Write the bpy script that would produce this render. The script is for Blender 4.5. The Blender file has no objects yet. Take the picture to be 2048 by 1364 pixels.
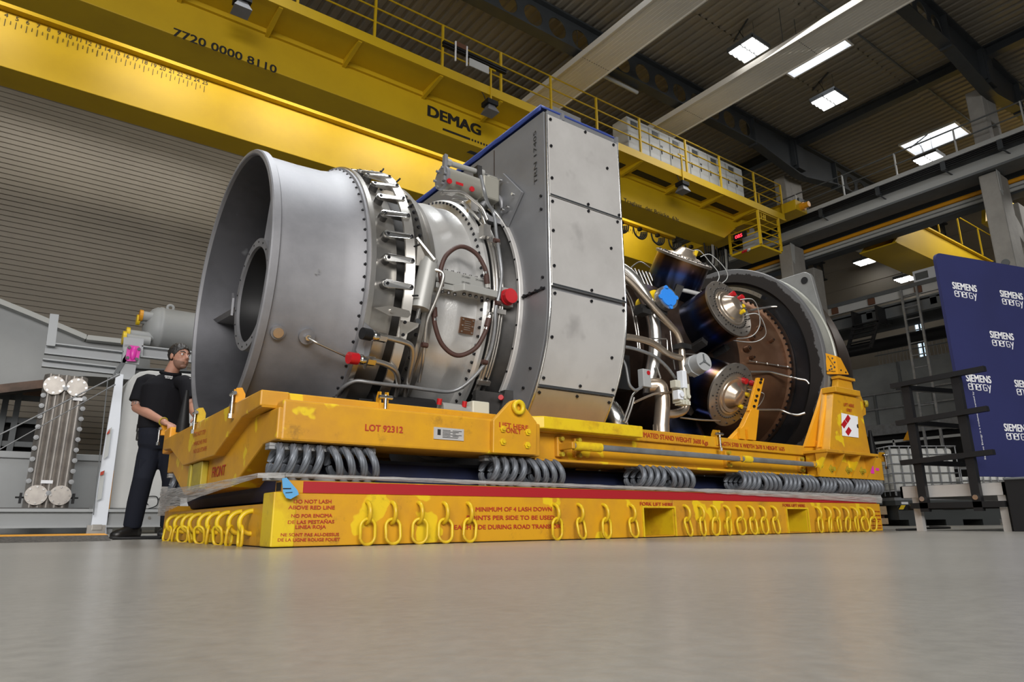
import bpy, bmesh, math, random
from mathutils import Vector, Matrix, Euler, noise
random.seed(7)
SC = bpy.context.scene
COL = SC.collection
PI = math.pi
V = Vector

# ---------------------------------------------------------------- camera
cam_data = bpy.data.cameras.new('camera')
cam = bpy.data.objects.new('camera', cam_data)
COL.objects.link(cam)
cam_data.sensor_width = 36.0
cam_data.lens = 36.0 * 1365.0 / 2048.0
cam_data.clip_end = 300
YAW, PITCH, ROLL = 0.63399103, 0.26048491, 0.00858138
_f = V((math.sin(YAW) * math.cos(PITCH), math.cos(YAW) * math.cos(PITCH), math.sin(PITCH)))
_r = V((math.cos(YAW), -math.sin(YAW), 0))
_d = -_r.cross(_f)
_c, _s = math.cos(ROLL), math.sin(ROLL)
_R = _c * _r + _s * _d
_D = -_s * _r + _c * _d
_M = Matrix((_R, -_D, -_f)).transposed().to_4x4()
_M.translation = V((-1.05015691, -3.31338763, 0.10386724))
cam.matrix_world = _M
SC.camera = cam

# ---------------------------------------------------------------- daylight, lamps, exposure
SC.view_settings.view_transform = 'Standard'
SC.view_settings.look = 'None'
SC.view_settings.gamma = 1.0
SC.view_settings.use_curve_mapping = False
SC.view_settings.exposure = 0.0
world = bpy.data.worlds.new('sky')
SC.world = world
world.use_nodes = True
world.node_tree.nodes['Background'].inputs[0].default_value = (0.86, 0.93, 1.0, 1)
world.node_tree.nodes['Background'].inputs[1].default_value = 0.07


def area(name, loc, target, sx, sy, power, col=(1, 1, 1), spread=180):
    l = bpy.data.lights.new(name, 'AREA')
    l.shape = 'RECTANGLE'
    l.size, l.size_y, l.energy, l.color = sx, sy, power, col
    l.spread = math.radians(spread)
    o = bpy.data.objects.new(name, l)
    COL.objects.link(o)
    o.location = loc
    o.rotation_euler = (V(target) - V(loc)).to_track_quat('-Z', 'Y').to_euler()
    return o


# daylight fills added out of view behind the photographer, a wall wash, and the rows of skylights and lamps overhead
area('rear_daylight_fill', (-5.5, -14.0, 6.5), (1.8, 0.5, 0.6), 15, 5, 1130, (1.0, 0.975, 0.94), 100)  # unseen source, added to brighten the near faces
area('side_daylight_fill', (-13, 0.0, 6.0), (0.0, 2.0, 1.4), 10, 4, 200, (0.93, 0.97, 1.0))  # unseen source, added as fill from the left
area('skylight_row_light', (1.6, 2.2, 11.5), (1.9, 1.4, 0.0), 2.2, 7.0, 430, (0.95, 0.98, 1.0), 110)
area('lamp_row_light', (12.1, 4.0, 10.9), (11.0, 3.0, 0.0), 3.0, 5.0, 260, (1.0, 0.98, 0.95), 150)
area('neighbour_bay_light', (24.0, 0.0, 10.5), (22.5, 5.0, 2.0), 3.0, 6.0, 560, (1.0, 0.97, 0.93), 140)
area('gable_wall_wash', (-3.0, 16.4, 11.4), (-3.0, 18.0, 8.0), 13.0, .6, 80, (1.0, 0.96, 0.9), 120)  # added strip, grazes the wall so its lower part falls off darker

# ---------------------------------------------------------------- materials


def nt(name):
    m = bpy.data.materials.new(name)
    m.use_nodes = True
    t = m.node_tree
    b = t.nodes['Principled BSDF']
    return m, t, b


def mat(name, col, rough=0.5, metal=0.0, col2=None, scale=4.0, amt=1.0, contrast=(0.4, 0.65), bump=0.0, bscale=60.0,
        detail=6.0, stretch=None, col3=None, scale3=9.0, con3=(0.6, 0.66), rough2=None, emit=None, coat=0.0, spec=None, grime=None):
    m, t, b = nt(name)
    L = t.links.new
    b.inputs['Base Color'].default_value = (*col, 1)
    b.inputs['Roughness'].default_value = rough
    b.inputs['Metallic'].default_value = metal
    if spec is not None:
        b.inputs['Specular IOR Level'].default_value = spec
    if coat:
        b.inputs['Coat Weight'].default_value = coat
    if emit:
        b.inputs['Emission Color'].default_value = (*emit[0], 1)
        b.inputs['Emission Strength'].default_value = emit[1]
    if col2 or bump or col3:
        tc = t.nodes.new('ShaderNodeTexCoord')
        mp = t.nodes.new('ShaderNodeMapping')
        if stretch:
            mp.inputs['Scale'].default_value = stretch
        L(tc.outputs['Object'], mp.inputs['Vector'])
        src = mp.outputs['Vector']
    out = None
    if col2:
        n = t.nodes.new('ShaderNodeTexNoise')
        n.inputs['Scale'].default_value = scale
        n.inputs['Detail'].default_value = detail
        n.inputs['Roughness'].default_value = 0.62
        L(src, n.inputs['Vector'])
        r = t.nodes.new('ShaderNodeMapRange')
        r.inputs['From Min'].default_value, r.inputs['From Max'].default_value = contrast
        r.inputs['To Max'].default_value = amt
        L(n.outputs['Fac'], r.inputs['Value'])
        mx = t.nodes.new('ShaderNodeMix')
        mx.data_type = 'RGBA'
        mx.inputs['A'].default_value = (*col, 1)
        mx.inputs['B'].default_value = (*col2, 1)
        L(r.outputs['Result'], mx.inputs['Factor'])
        out = mx.outputs['Result']
        if rough2 is not None:
            rr = t.nodes.new('ShaderNodeMapRange')
            rr.inputs['To Min'].default_value, rr.inputs['To Max'].default_value = rough, rough2
            L(r.outputs['Result'], rr.inputs['Value'])
            L(rr.outputs['Result'], b.inputs['Roughness'])
    if col3:
        n3 = t.nodes.new('ShaderNodeTexNoise')
        n3.inputs['Scale'].default_value = scale3
        n3.inputs['Detail'].default_value = 3
        L(src, n3.inputs['Vector'])
        r3 = t.nodes.new('ShaderNodeMapRange')
        r3.inputs['From Min'].default_value, r3.inputs['From Max'].default_value = con3
        L(n3.outputs['Fac'], r3.inputs['Value'])
        m3 = t.nodes.new('ShaderNodeMix')
        m3.data_type = 'RGBA'
        m3.inputs['A'].default_value = (*col, 1)
        m3.inputs['B'].default_value = (*col3, 1)
        L(r3.outputs['Result'], m3.inputs['Factor'])
        if out:
            L(out, m3.inputs['A'])
        out = m3.outputs['Result']
    if grime:
        n4 = t.nodes.new('ShaderNodeTexNoise')
        n4.inputs['Scale'].default_value = grime[1]
        n4.inputs['Detail'].default_value = 9
        n4.inputs['Roughness'].default_value = 0.75
        L(src, n4.inputs['Vector'])
        r4 = t.nodes.new('ShaderNodeMapRange')
        r4.inputs['From Min'].default_value, r4.inputs['From Max'].default_value = grime[2]
        r4.inputs['To Max'].default_value = grime[3]
        L(n4.outputs['Fac'], r4.inputs['Value'])
        m4 = t.nodes.new('ShaderNodeMix')
        m4.data_type = 'RGBA'
        m4.inputs['B'].default_value = (*grime[0], 1)
        L(r4.outputs['Result'], m4.inputs['Factor'])
        L(out, m4.inputs['A'])
        out = m4.outputs['Result']
    if out:
        L(out, b.inputs['Base Color'])
    if bump:
        nb = t.nodes.new('ShaderNodeTexNoise')
        nb.inputs['Scale'].default_value = bscale
        nb.inputs['Detail'].default_value = 4
        L(src, nb.inputs['Vector'])
        bp = t.nodes.new('ShaderNodeBump')
        bp.inputs['Strength'].default_value = bump
        bp.inputs['Distance'].default_value = 0.01
        L(nb.outputs['Fac'], bp.inputs['Height'])
        L(bp.outputs['Normal'], b.inputs['Normal'])
    return m


M = {}
M['stand_yellow'] = mat('stand_yellow_paint', (0.62, 0.31, 0.010), 0.42, 0, (0.50, 0.235, 0.020), 2.6, 0.9, (0.42, 0.66), 0.05, 40,
                        col3=(0.72, 0.50, 0.012), scale3=4.2, con3=(0.63, 0.65), grime=((0.17, 0.085, 0.02), 5.0, (0.58, 0.74), 0.75))
M['fresh_yellow'] = mat('lemon_touch_up_paint', (0.70, 0.49, 0.012), 0.4, 0, (0.54, 0.30, 0.012), 6, 0.9, (0.48, 0.68), grime=((0.17, 0.10, 0.02), 9.0, (0.56, 0.74), 0.7))
M['orange_yellow'] = mat('orange_yellow_paint', (0.76, 0.33, 0.01), 0.4, 0, (0.66, 0.29, 0.01), 5, 0.6)
M['olive_yellow'] = mat('olive_tube_paint', (0.42, 0.33, 0.02), 0.45, 0, (0.25, 0.17, 0.02), 6, 0.8)
M['crane_yellow'] = mat('crane_yellow_paint', (0.58, 0.375, 0.004), 0.55, 0, (0.50, 0.32, 0.004), 0.9, 0.7)
M['cast_alu'] = mat('cast_aluminium', (0.29, 0.29, 0.305), 0.62, 0.5, (0.18, 0.18, 0.195), 1.8, 0.85, (0.38, 0.68), 0.04, 90, rough2=0.52)
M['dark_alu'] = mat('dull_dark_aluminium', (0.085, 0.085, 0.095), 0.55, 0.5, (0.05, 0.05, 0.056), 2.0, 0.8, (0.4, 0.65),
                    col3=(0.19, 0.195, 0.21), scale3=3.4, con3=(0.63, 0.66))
M['act_olive'] = mat('grey_olive_actuator_paint', (0.30, 0.29, 0.25), 0.35, 0.3)
M['steel'] = mat('machined_steel', (0.56, 0.54, 0.51), 0.3, 0.9, (0.44, 0.42, 0.39), 5, 0.6)
M['cover_steel'] = mat('tinted_cover_steel', (0.40, 0.36, 0.32), 0.32, 0.85, (0.30, 0.255, 0.21), 5, 0.8)
M['plate_steel'] = mat('dull_stainless_plate', (0.40, 0.37, 0.34), 0.4, 0.7, (0.30, 0.275, 0.255), 6, 0.8)
M['reflect_sheet'] = mat('stand_reflection_sheet', (0.50, 0.40, 0.27), 0.38, 0.55, (0.42, 0.34, 0.24), 3, 0.8)  # yellow reflected from the stand is put into this panel colour
M['bright_steel'] = mat('polished_steel', (0.74, 0.73, 0.71), 0.2, 1.0)
M['case_steel'] = mat('cast_compressor_steel', (0.66, 0.655, 0.645), 0.30, 0.6, (0.56, 0.55, 0.53), 4, 0.6, bump=0.10, bscale=80)
M['sheet_steel'] = mat('brushed_sheet_steel', (0.60, 0.585, 0.57), 0.45, 0.35, (0.50, 0.485, 0.47), 2.5, 0.8, (0.4, 0.66), 0.02, 60,
                       col3=(0.42, 0.405, 0.395), scale3=4.0, con3=(0.64, 0.76))
M['sheet_grey'] = mat('grey_sheet_metal', (0.27, 0.275, 0.29), 0.5, 0.5, (0.22, 0.22, 0.23), 2.0, 0.7)
M['dark_steel'] = mat('dark_steel', (0.075, 0.072, 0.07), 0.45, 0.7, (0.04, 0.04, 0.04), 5, 0.8)
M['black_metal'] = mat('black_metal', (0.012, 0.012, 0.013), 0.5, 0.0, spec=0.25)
M['black_bolt'] = mat('black_bolt', (0.03, 0.03, 0.034), 0.35, 0.7)
M['straw_steel'] = mat('straw_tinted_steel', (0.52, 0.42, 0.32), 0.28, 0.85, (0.58, 0.50, 0.42), 5, 0.8)
M['brown_case'] = mat('heat_browned_casing', (0.20, 0.105, 0.06), 0.40, 0.75, (0.12, 0.06, 0.034), 1.6, 0.9, (0.4, 0.68), 0.03, 60,
                      col3=(0.27, 0.16, 0.10), scale3=1.8, con3=(0.56, 0.72))
M['brown_dark'] = mat('dark_browned_steel', (0.075, 0.048, 0.036), 0.4, 0.75, (0.035, 0.025, 0.02), 3, 0.9)
M['drum_black'] = mat('scuffed_black_drum', (0.030, 0.028, 0.030), 0.5, 0.35, (0.20, 0.20, 0.21), 4.0, 1.0, (0.56, 0.60))
M['drum_dark'] = mat('smooth_dark_drum', (0.075, 0.078, 0.088), 0.22, 0.85, (0.05, 0.05, 0.055), 3, 0.7)
M['flange_grey'] = mat('grey_flange_metal', (0.27, 0.27, 0.265), 0.5, 0.5, (0.21, 0.21, 0.205), 3, 0.8, (0.4, 0.6), 0.05, 80)
M['rim_grey'] = mat('oxidised_rim', (0.36, 0.36, 0.32), 0.5, 0.4, (0.27, 0.27, 0.24), 5, 0.8)
M['rope'] = mat('galvanised_wire_rope', (0.17, 0.185, 0.21), 0.5, 0.35, (0.115, 0.125, 0.145), 30, 0.6)
M['clamp_alu'] = mat('clamp_bar_aluminium', (0.36, 0.36, 0.36), 0.5, 0.5, (0.28, 0.28, 0.28), 8, 0.5)
M['red_plastic'] = mat('red_plastic_cap', (0.44, 0.010, 0.016), 0.35)
M['yellow_plastic'] = mat('yellow_plastic_cap', (0.80, 0.55, 0.01), 0.4)
M['blue_cap'] = mat('blue_blanking_cap', (0.03, 0.24, 0.80), 0.4)
M['sign_red'] = mat('red_stencil', (0.42, 0.035, 0.012), 0.6, 0, (0.5, 0.12, 0.01), 40, 0.5, (0.55, 0.8))
M['stripe_red'] = mat('red_stripe_paint', (0.36, 0.012, 0.018), 0.45)
M['black_paint'] = mat('black_lettering', (0.012, 0.012, 0.012), 0.6)
M['white_paint'] = mat('white_lettering', (0.82, 0.82, 0.84), 0.6)
M['hose'] = mat('brown_hose_sleeve', (0.065, 0.027, 0.02), 0.6, 0, (0.045, 0.02, 0.015), 25, 0.7)
M['navy'] = mat('navy_tarpaulin', (0.006, 0.012, 0.05), 0.6, 0, (0.004, 0.006, 0.02), 3, 0.8)
M['cover_blue'] = mat('blue_dust_cover', (0.02, 0.045, 0.22), 0.6, 0, (0.015, 0.03, 0.15), 6, 0.6, bump=0.3, bscale=12)
M['galv'] = mat('galvanised_tube', (0.30, 0.31, 0.325), 0.45, 0.6, (0.20, 0.20, 0.20), 8, 0.7)
M['grey_paint'] = mat('machine_grey_paint', (0.36, 0.37, 0.375), 0.5, 0.0, (0.31, 0.32, 0.325), 1.5, 0.6)
M['grey_act'] = mat('grey_actuator_paint', (0.33, 0.33, 0.315), 0.35, 0.1)
M['cream'] = mat('cream_valve_paint', (0.56, 0.55, 0.46), 0.4)
M['white_panel'] = mat('white_panel_paint', (0.74, 0.77, 0.83), 0.45)
M['off_white'] = mat('off_white_paint', (0.50, 0.50, 0.49), 0.5, 0, (0.44, 0.44, 0.43), 1.5, 0.6)
M['frame_grey'] = mat('frame_grey_paint', (0.40, 0.415, 0.43), 0.45, 0.1)
M['concrete'] = mat('column_concrete', (0.34, 0.325, 0.30), 0.85, 0, (0.27, 0.26, 0.24), 2.5, 0.8, bump=0.1, bscale=30)
M['wall_concrete'] = mat('grey_block_wall', (0.20, 0.21, 0.205), 0.85, 0, (0.16, 0.165, 0.165), 1.6, 0.8)
M['beam_grey'] = mat('dark_beam_paint', (0.055, 0.062, 0.068), 0.5, 0.2, (0.045, 0.05, 0.055), 2, 0.7)
M['runway_grey'] = mat('runway_grey_paint', (0.13, 0.14, 0.145), 0.5, 0.2, (0.10, 0.105, 0.11), 2, 0.7)
M['light_grey'] = mat('light_grey_paint', (0.46, 0.47, 0.46), 0.5)
M['lamp_glow'] = mat('lamp_glow', (1, 1, 1), 0.5, emit=((1, 0.985, 0.96), 5))
M['sky_glow'] = mat('skylight_dome', (0.9, 0.93, 1.0), 0.5, emit=((0.90, 0.94, 1.0), 2.6))
M['sky_reveal'] = mat('skylight_reveal', (0.86, 0.86, 0.86), 0.6)
M['window_glow'] = mat('daylit_window_pane', (0.8, 0.9, 1.0), 0.2, emit=((0.62, 0.82, 1.0), 1.6))
M['display_red'] = mat('red_digits', (0.9, 0.02, 0.03), 0.5, emit=((1.0, 0.03, 0.05), 3.0))
M['rubber'] = mat('black_rubber', (0.015, 0.015, 0.016), 0.6)
M['wood'] = mat('pale_pallet_wood', (0.50, 0.36, 0.22), 0.7, 0, (0.40, 0.27, 0.15), 6, 0.8, stretch=(1, 8, 8))
M['wood_brown'] = mat('brown_timber', (0.12, 0.05, 0.025), 0.7)
M['pink'] = mat('pink_cover_plastic', (0.75, 0.045, 0.42), 0.35)
M['tank_white'] = mat('translucent_white_tank', (0.75, 0.75, 0.72), 0.5)
M['skin'] = mat('skin', (0.42, 0.215, 0.15), 0.5, 0, (0.36, 0.17, 0.115), 12, 0.6)
M['tattoo'] = mat('tattoo_ink', (0.07, 0.06, 0.06), 0.6)
M['hair'] = mat('dark_hair', (0.012, 0.010, 0.009), 0.5, 0, (0.03, 0.025, 0.022), 40, 0.6, bump=0.4, bscale=120)
M['stubble'] = mat('stubble', (0.23, 0.125, 0.09), 0.6)
M['black_cloth'] = mat('black_cloth', (0.0065, 0.0065, 0.009), 0.85, spec=0.2)
M['navy_cloth'] = mat('dark_navy_work_cloth', (0.010, 0.012, 0.020), 0.85, spec=0.2)
M['leather'] = mat('black_leather', (0.012, 0.011, 0.011), 0.4)


def wrap_material():
    m, t, b = nt('stretch_film')
    b.inputs['Base Color'].default_value = (0.62, 0.60, 0.58, 1)
    b.inputs['Roughness'].default_value = 0.22
    tc = t.nodes.new('ShaderNodeTexCoord')
    mp = t.nodes.new('ShaderNodeMapping')
    mp.inputs['Scale'].default_value = (1.5, 1.5, 60)
    n = t.nodes.new('ShaderNodeTexNoise')
    n.inputs['Scale'].default_value = 3
    n.inputs['Detail'].default_value = 5
    t.links.new(tc.outputs['Object'], mp.inputs['Vector'])
    t.links.new(mp.outputs['Vector'], n.inputs['Vector'])
    r = t.nodes.new('ShaderNodeMapRange')
    r.inputs['From Min'].default_value, r.inputs['From Max'].default_value = 0.35, 0.65
    r.inputs['To Min'].default_value, r.inputs['To Max'].default_value = 0.35, 0.88
    t.links.new(n.outputs['Fac'], r.inputs['Value'])
    t.links.new(r.outputs['Result'], b.inputs['Alpha'])
    bp = t.nodes.new('ShaderNodeBump')
    bp.inputs['Strength'].default_value = 0.8
    bp.inputs['Distance'].default_value = 0.02
    t.links.new(n.outputs['Fac'], bp.inputs['Height'])
    t.links.new(bp.outputs['Normal'], b.inputs['Normal'])
    return m


M['film'] = wrap_material()


def drum_material():
    # black face whose outer edge is rubbed to bare grey with a ragged border
    m, t, b = nt('rubbed_drum_face')
    L = t.links.new
    b.inputs['Roughness'].default_value = 0.5
    b.inputs['Metallic'].default_value = 0.3
    tc = t.nodes.new('ShaderNodeTexCoord')
    mp = t.nodes.new('ShaderNodeMapping')
    mp.inputs['Location'].default_value = (0, 0, -0.89)
    mp.inputs['Scale'].default_value = (0, 1, 1)
    L(tc.outputs['Object'], mp.inputs['Vector'])
    ln = t.nodes.new('ShaderNodeVectorMath')
    ln.operation = 'LENGTH'
    L(mp.outputs['Vector'], ln.inputs[0])
    n = t.nodes.new('ShaderNodeTexNoise')
    n.inputs['Scale'].default_value = 3.2
    n.inputs['Detail'].default_value = 9
    n.inputs['Roughness'].default_value = 0.7
    L(tc.outputs['Object'], n.inputs['Vector'])
    ma = t.nodes.new('ShaderNodeMath')
    ma.operation = 'MULTIPLY_ADD'
    ma.inputs[1].default_value = 0.22
    L(n.outputs['Fac'], ma.inputs[0])
    L(ln.outputs['Value'], ma.inputs[2])
    r = t.nodes.new('ShaderNodeMapRange')
    r.inputs['From Min'].default_value, r.inputs['From Max'].default_value = 1.300, 1.308
    L(ma.outputs['Value'], r.inputs['Value'])
    mx = t.nodes.new('ShaderNodeMix')
    mx.data_type = 'RGBA'
    mx.inputs['A'].default_value = (0.022, 0.019, 0.018, 1)
    mx.inputs['B'].default_value = (0.135, 0.135, 0.138, 1)
    L(r.outputs['Result'], mx.inputs['Factor'])
    L(mx.outputs['Result'], b.inputs['Base Color'])
    return m


M['drum_black'] = drum_material()


def can_material():
    # heat tint bands of the combustor cans: colours run along the can (object x is the can axis)
    m, t, b = nt('heat_tinted_can')
    b.inputs['Metallic'].default_value = 0.95
    b.inputs['Roughness'].default_value = 0.24
    tc = t.nodes.new('ShaderNodeTexCoord')
    sp = t.nodes.new('ShaderNodeSeparateXYZ')
    t.links.new(tc.outputs['Object'], sp.inputs['Vector'])
    n = t.nodes.new('ShaderNodeTexNoise')
    n.inputs['Scale'].default_value = 3.0
    n.inputs['Detail'].default_value = 4
    t.links.new(tc.outputs['Object'], n.inputs['Vector'])
    ma = t.nodes.new('ShaderNodeMath')
    ma.operation = 'MULTIPLY_ADD'
    ma.inputs[1].default_value = 0.16
    t.links.new(n.outputs['Fac'], ma.inputs[0])
    t.links.new(sp.outputs['X'], ma.inputs[2])
    r = t.nodes.new('ShaderNodeMapRange')
    r.inputs['From Min'].default_value, r.inputs['From Max'].default_value = 0.62, 1.26
    t.links.new(ma.outputs['Value'], r.inputs['Value'])
    cr = t.nodes.new('ShaderNodeValToRGB')
    e = cr.color_ramp.elements
    e[0].position, e[0].color = 0.0, (0.028, 0.027, 0.028, 1)
    e[1].position, e[1].color = 1.0, (0.12, 0.08, 0.045, 1)
    for p, c in ((0.30, (0.030, 0.029, 0.032, 1)), (0.55, (0.035, 0.04, 0.07, 1)), (0.66, (0.03, 0.06, 0.20, 1)), (0.74, (0.045, 0.035, 0.07, 1)), (0.88, (0.13, 0.065, 0.025, 1))):
        x = e.new(p)
        x.color = c
    t.links.new(r.outputs['Result'], cr.inputs['Fac'])
    t.links.new(cr.outputs['Color'], b.inputs['Base Color'])
    return m


M['can'] = can_material()


def corrugated(name, col, axis, pitch, rough=0.55, col2=None):
    # trapezoid profile sheet is real geometry; this only adds faint sheet-to-sheet tone
    return mat(name, col, rough, 0.0, col2 or tuple(c * 0.85 for c in col), 0.5, 0.8)


M['wall_sheet'] = corrugated('wall_liner_sheet', (0.30, 0.265, 0.215), 'z', 0.3)
M['roof_sheet'] = corrugated('roof_deck_sheet', (0.25, 0.222, 0.175), 'x', 0.3)
M['panel_sheet'] = corrugated('radiant_panel_sheet', (0.72, 0.69, 0.63), 'x', 0.1)


def floor_material():
    m, t, b = nt('epoxy_floor')
    L = t.links.new
    tc = t.nodes.new('ShaderNodeTexCoord')
    n = t.nodes.new('ShaderNodeTexNoise')
    n.inputs['Scale'].default_value = 0.9
    n.inputs['Detail'].default_value = 7
    n.inputs['Roughness'].default_value = 0.7
    L(tc.outputs['Object'], n.inputs['Vector'])
    cr = t.nodes.new('ShaderNodeValToRGB')
    cr.color_ramp.elements[0].position, cr.color_ramp.elements[0].color = 0.3, (0.245, 0.233, 0.208, 1)
    cr.color_ramp.elements[1].position, cr.color_ramp.elements[1].color = 0.7, (0.305, 0.292, 0.265, 1)
    L(n.outputs['Fac'], cr.inputs['Fac'])
    n2 = t.nodes.new('ShaderNodeTexNoise')
    n2.inputs['Scale'].default_value = 45
    n2.inputs['Detail'].default_value = 3
    L(tc.outputs['Object'], n2.inputs['Vector'])
    mx = t.nodes.new('ShaderNodeMix')
    mx.data_type = 'RGBA'
    mx.blend_type = 'MULTIPLY'
    mx.inputs['Factor'].default_value = 0.35
    L(cr.outputs['Color'], mx.inputs['A'])
    L(n2.outputs['Fac'], mx.inputs['B'])
    ad = t.nodes.new('ShaderNodeMix')
    ad.data_type = 'RGBA'
    ad.blend_type = 'MULTIPLY'
    ad.inputs['Factor'].default_value = 1
    ad.inputs['B'].default_value = (1.25, 1.25, 1.25, 1)
    L(mx.outputs['Result'], ad.inputs['A'])
    L(ad.outputs['Result'], b.inputs['Base Color'])
    b.inputs['Roughness'].default_value = 0.28
    b.inputs['Specular IOR Level'].default_value = 0.32
    bp = t.nodes.new('ShaderNodeBump')
    bp.inputs['Strength'].default_value = 0.06
    bp.inputs['Distance'].default_value = 0.01
    L(n2.outputs['Fac'], bp.inputs['Height'])
    L(bp.outputs['Normal'], b.inputs['Normal'])
    return m


M['floor'] = floor_material()

# ---------------------------------------------------------------- mesh builder


def frame(ax):
    ax = V(ax).normalized()
    u = V((0, 0, 1)) if abs(ax.z) < 0.95 else V((1, 0, 0))
    a = ax.cross(u).normalized()
    return ax, a, ax.cross(a).normalized()


class MB:
    def __init__(s):
        s.v, s.f, s.m, s.s = [], [], [], []

    def add(s, vs, fs, mi=0, smooth=False):
        o = len(s.v)
        s.v += [tuple(p) for p in vs]
        for f in fs:
            s.f.append(tuple(i + o for i in f))
            s.m.append(mi)
            s.s.append(smooth)
        return s

    def bx(s, x0, x1, y0, y1, z0, z1, mi=0):
        vs = [(x, y, z) for z in (z0, z1) for y in (y0, y1) for x in (x0, x1)]
        return s.add(vs, [(0, 2, 3, 1), (4, 5, 7, 6), (0, 1, 5, 4), (2, 6, 7, 3), (0, 4, 6, 2), (1, 3, 7, 5)], mi)

    def bar(s, p0, p1, w, h, up=(0, 0, 1), mi=0):
        p0, p1 = V(p0), V(p1)
        ax = (p1 - p0).normalized()
        up = V(up)
        if abs(ax.dot(up)) > 0.98:
            up = V((1, 0, 0))
        a = ax.cross(up).normalized() * (w / 2)
        b = a.cross(ax).normalized() * (h / 2)
        vs = [p + i * a + j * b for p in (p0, p1) for (i, j) in ((-1, -1), (1, -1), (1, 1), (-1, 1))]
        return s.add(vs, [(3, 2, 1, 0), (4, 5, 6, 7), (0, 1, 5, 4), (1, 2, 6, 5), (2, 3, 7, 6), (3, 0, 4, 7)], mi)

    def cyl(s, p0, p1, r0, r1=None, n=16, mi=0, smooth=True, caps=True):
        r1 = r0 if r1 is None else r1
        p0, p1 = V(p0), V(p1)
        _, a, b = frame(p1 - p0)
        vs = []
        for p, r in ((p0, r0), (p1, r1)):
            for i in range(n):
                t = 2 * PI * i / n
                vs.append(p + a * (r * math.cos(t)) + b * (r * math.sin(t)))
        fs = [(i, (i + 1) % n, n + (i + 1) % n, n + i) for i in range(n)]
        s.add(vs, fs, mi, smooth)
        if caps:
            s.add(vs[:n], [tuple(range(n - 1, -1, -1))], mi)
            s.add(vs[n:], [tuple(range(n))], mi)
        return s

    def tube(s, path, r, n=8, closed=False, mi=0, prof=None, twist=0.0, caps=True):
        P = [V(p) for p in path]
        N = len(P)
        rs = r if isinstance(r, (list, tuple)) else [r] * N
        T = []
        for i in range(N):
            a = P[(i - 1) % N] if (closed or i > 0) else P[i]
            b = P[(i + 1) % N] if (closed or i < N - 1) else P[i]
            T.append((b - a).normalized())
        _, u, _w = frame(T[0])
        vs = []
        d = 0
        for i in range(N):
            if i:
                u = (u - T[i] * u.dot(T[i])).normalized()
                d += (P[i] - P[i - 1]).length
            w = T[i].cross(u)
            for k in range(n):
                t = 2 * PI * k / n
                rr = rs[i] * (prof(t) if prof else 1)
                tt = t + twist * d
                vs.append(P[i] + u * (rr * math.cos(tt)) + w * (rr * math.sin(tt)))
        fs = []
        for i in range(N if closed else N - 1):
            j = (i + 1) % N
            for k in range(n):
                l = (k + 1) % n
                fs.append((i * n + k, i * n + l, j * n + l, j * n + k))
        s.add(vs, fs, mi, True)
        if not closed and caps:
            s.add(vs[:n], [tuple(range(n - 1, -1, -1))], mi)
            s.add(vs[-n:], [tuple(range(n))], mi)
        return s

    def lathe(s, prof, o=(0, 0, 0), ax=(1, 0, 0), n=64, mi=0, smooth=True, a0=0.0, a1=None, closed=False):
        # prof: list of (t along axis, radius)
        o = V(o)
        ax, a, b = frame(ax)
        full = a1 is None
        a1 = a0 + 2 * PI if full else a1
        m = n if full else n + 1
        vs = []
        for (t, r) in prof:
            for i in range(m):
                th = a0 + (a1 - a0) * i / n
                vs.append(o + ax * t + a * (r * math.cos(th)) + b * (r * math.sin(th)))
        fs = []
        K = len(prof)
        for k in range(K if closed else K - 1):
            k2 = (k + 1) % K
            for i in range(n):
                j = (i + 1) % m
                fs.append((k * m + i, k * m + j, k2 * m + j, k2 * m + i))
        return s.add(vs, fs, mi, smooth)

    def prism(s, poly, plane, d0, d1, mi=0):
        def mk(p, d):
            return {'xz': (p[0], d, p[1]), 'yz': (d, p[0], p[1]), 'xy': (p[0], p[1], d)}[plane]
        n = len(poly)
        vs = [mk(p, d0) for p in poly] + [mk(p, d1) for p in poly]
        fs = [tuple(range(n - 1, -1, -1)), tuple(range(n, 2 * n))] + [(i, (i + 1) % n, n + (i + 1) % n, n + i) for i in range(n)]
        return s.add(vs, fs, mi)

    def slab(s, pts, th, mi=0):
        # polygon in space given a thickness along its own normal
        P = [V(p) for p in pts]
        nrm = (P[1] - P[0]).cross(P[2] - P[0]).normalized() * th
        n = len(P)
        vs = P + [p + nrm for p in P]
        fs = [tuple(range(n - 1, -1, -1)), tuple(range(n, 2 * n))] + [(i, (i + 1) % n, n + (i + 1) % n, n + i) for i in range(n)]
        return s.add(vs, fs, mi)

    def ball(s, c, r, n=12, mi=0, sq=(1, 1, 1)):
        c = V(c)
        prof = [(-math.cos(PI * i / n), math.sin(PI * i / n)) for i in range(n + 1)]
        vs = []
        for (z, q) in prof:
            for k in range(n * 2):
                t = PI * k / n
                vs.append((c.x + r * sq[0] * q * math.cos(t), c.y + r * sq[1] * q * math.sin(t), c.z + r * sq[2] * z))
        m = n * 2
        fs = [(i * m + k, i * m + (k + 1) % m, (i + 1) * m + (k + 1) % m, (i + 1) * m + k) for i in range(n) for k in range(m)]
        return s.add(vs, fs, mi, True)

    def text(s, string, o, right, up, h=None, w=None, bold=0.0, mi=0, lift=0.002, align='L', depth=0.0):
        cu = bpy.data.curves.new('tmp_text', 'FONT')
        cu.body = string
        cu.size = 1.0
        cu.resolution_u = 3
        ob = bpy.data.objects.new('tmp_text', cu)
        COL.objects.link(ob)
        dg = bpy.context.evaluated_depsgraph_get()
        me = bpy.data.meshes.new_from_object(ob.evaluated_get(dg))
        vv = [v.co.copy() for v in me.vertices]
        ff = [tuple(p.vertices) for p in me.polygons]
        bpy.data.objects.remove(ob)
        bpy.data.curves.remove(cu)
        bpy.data.meshes.remove(me)
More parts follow.
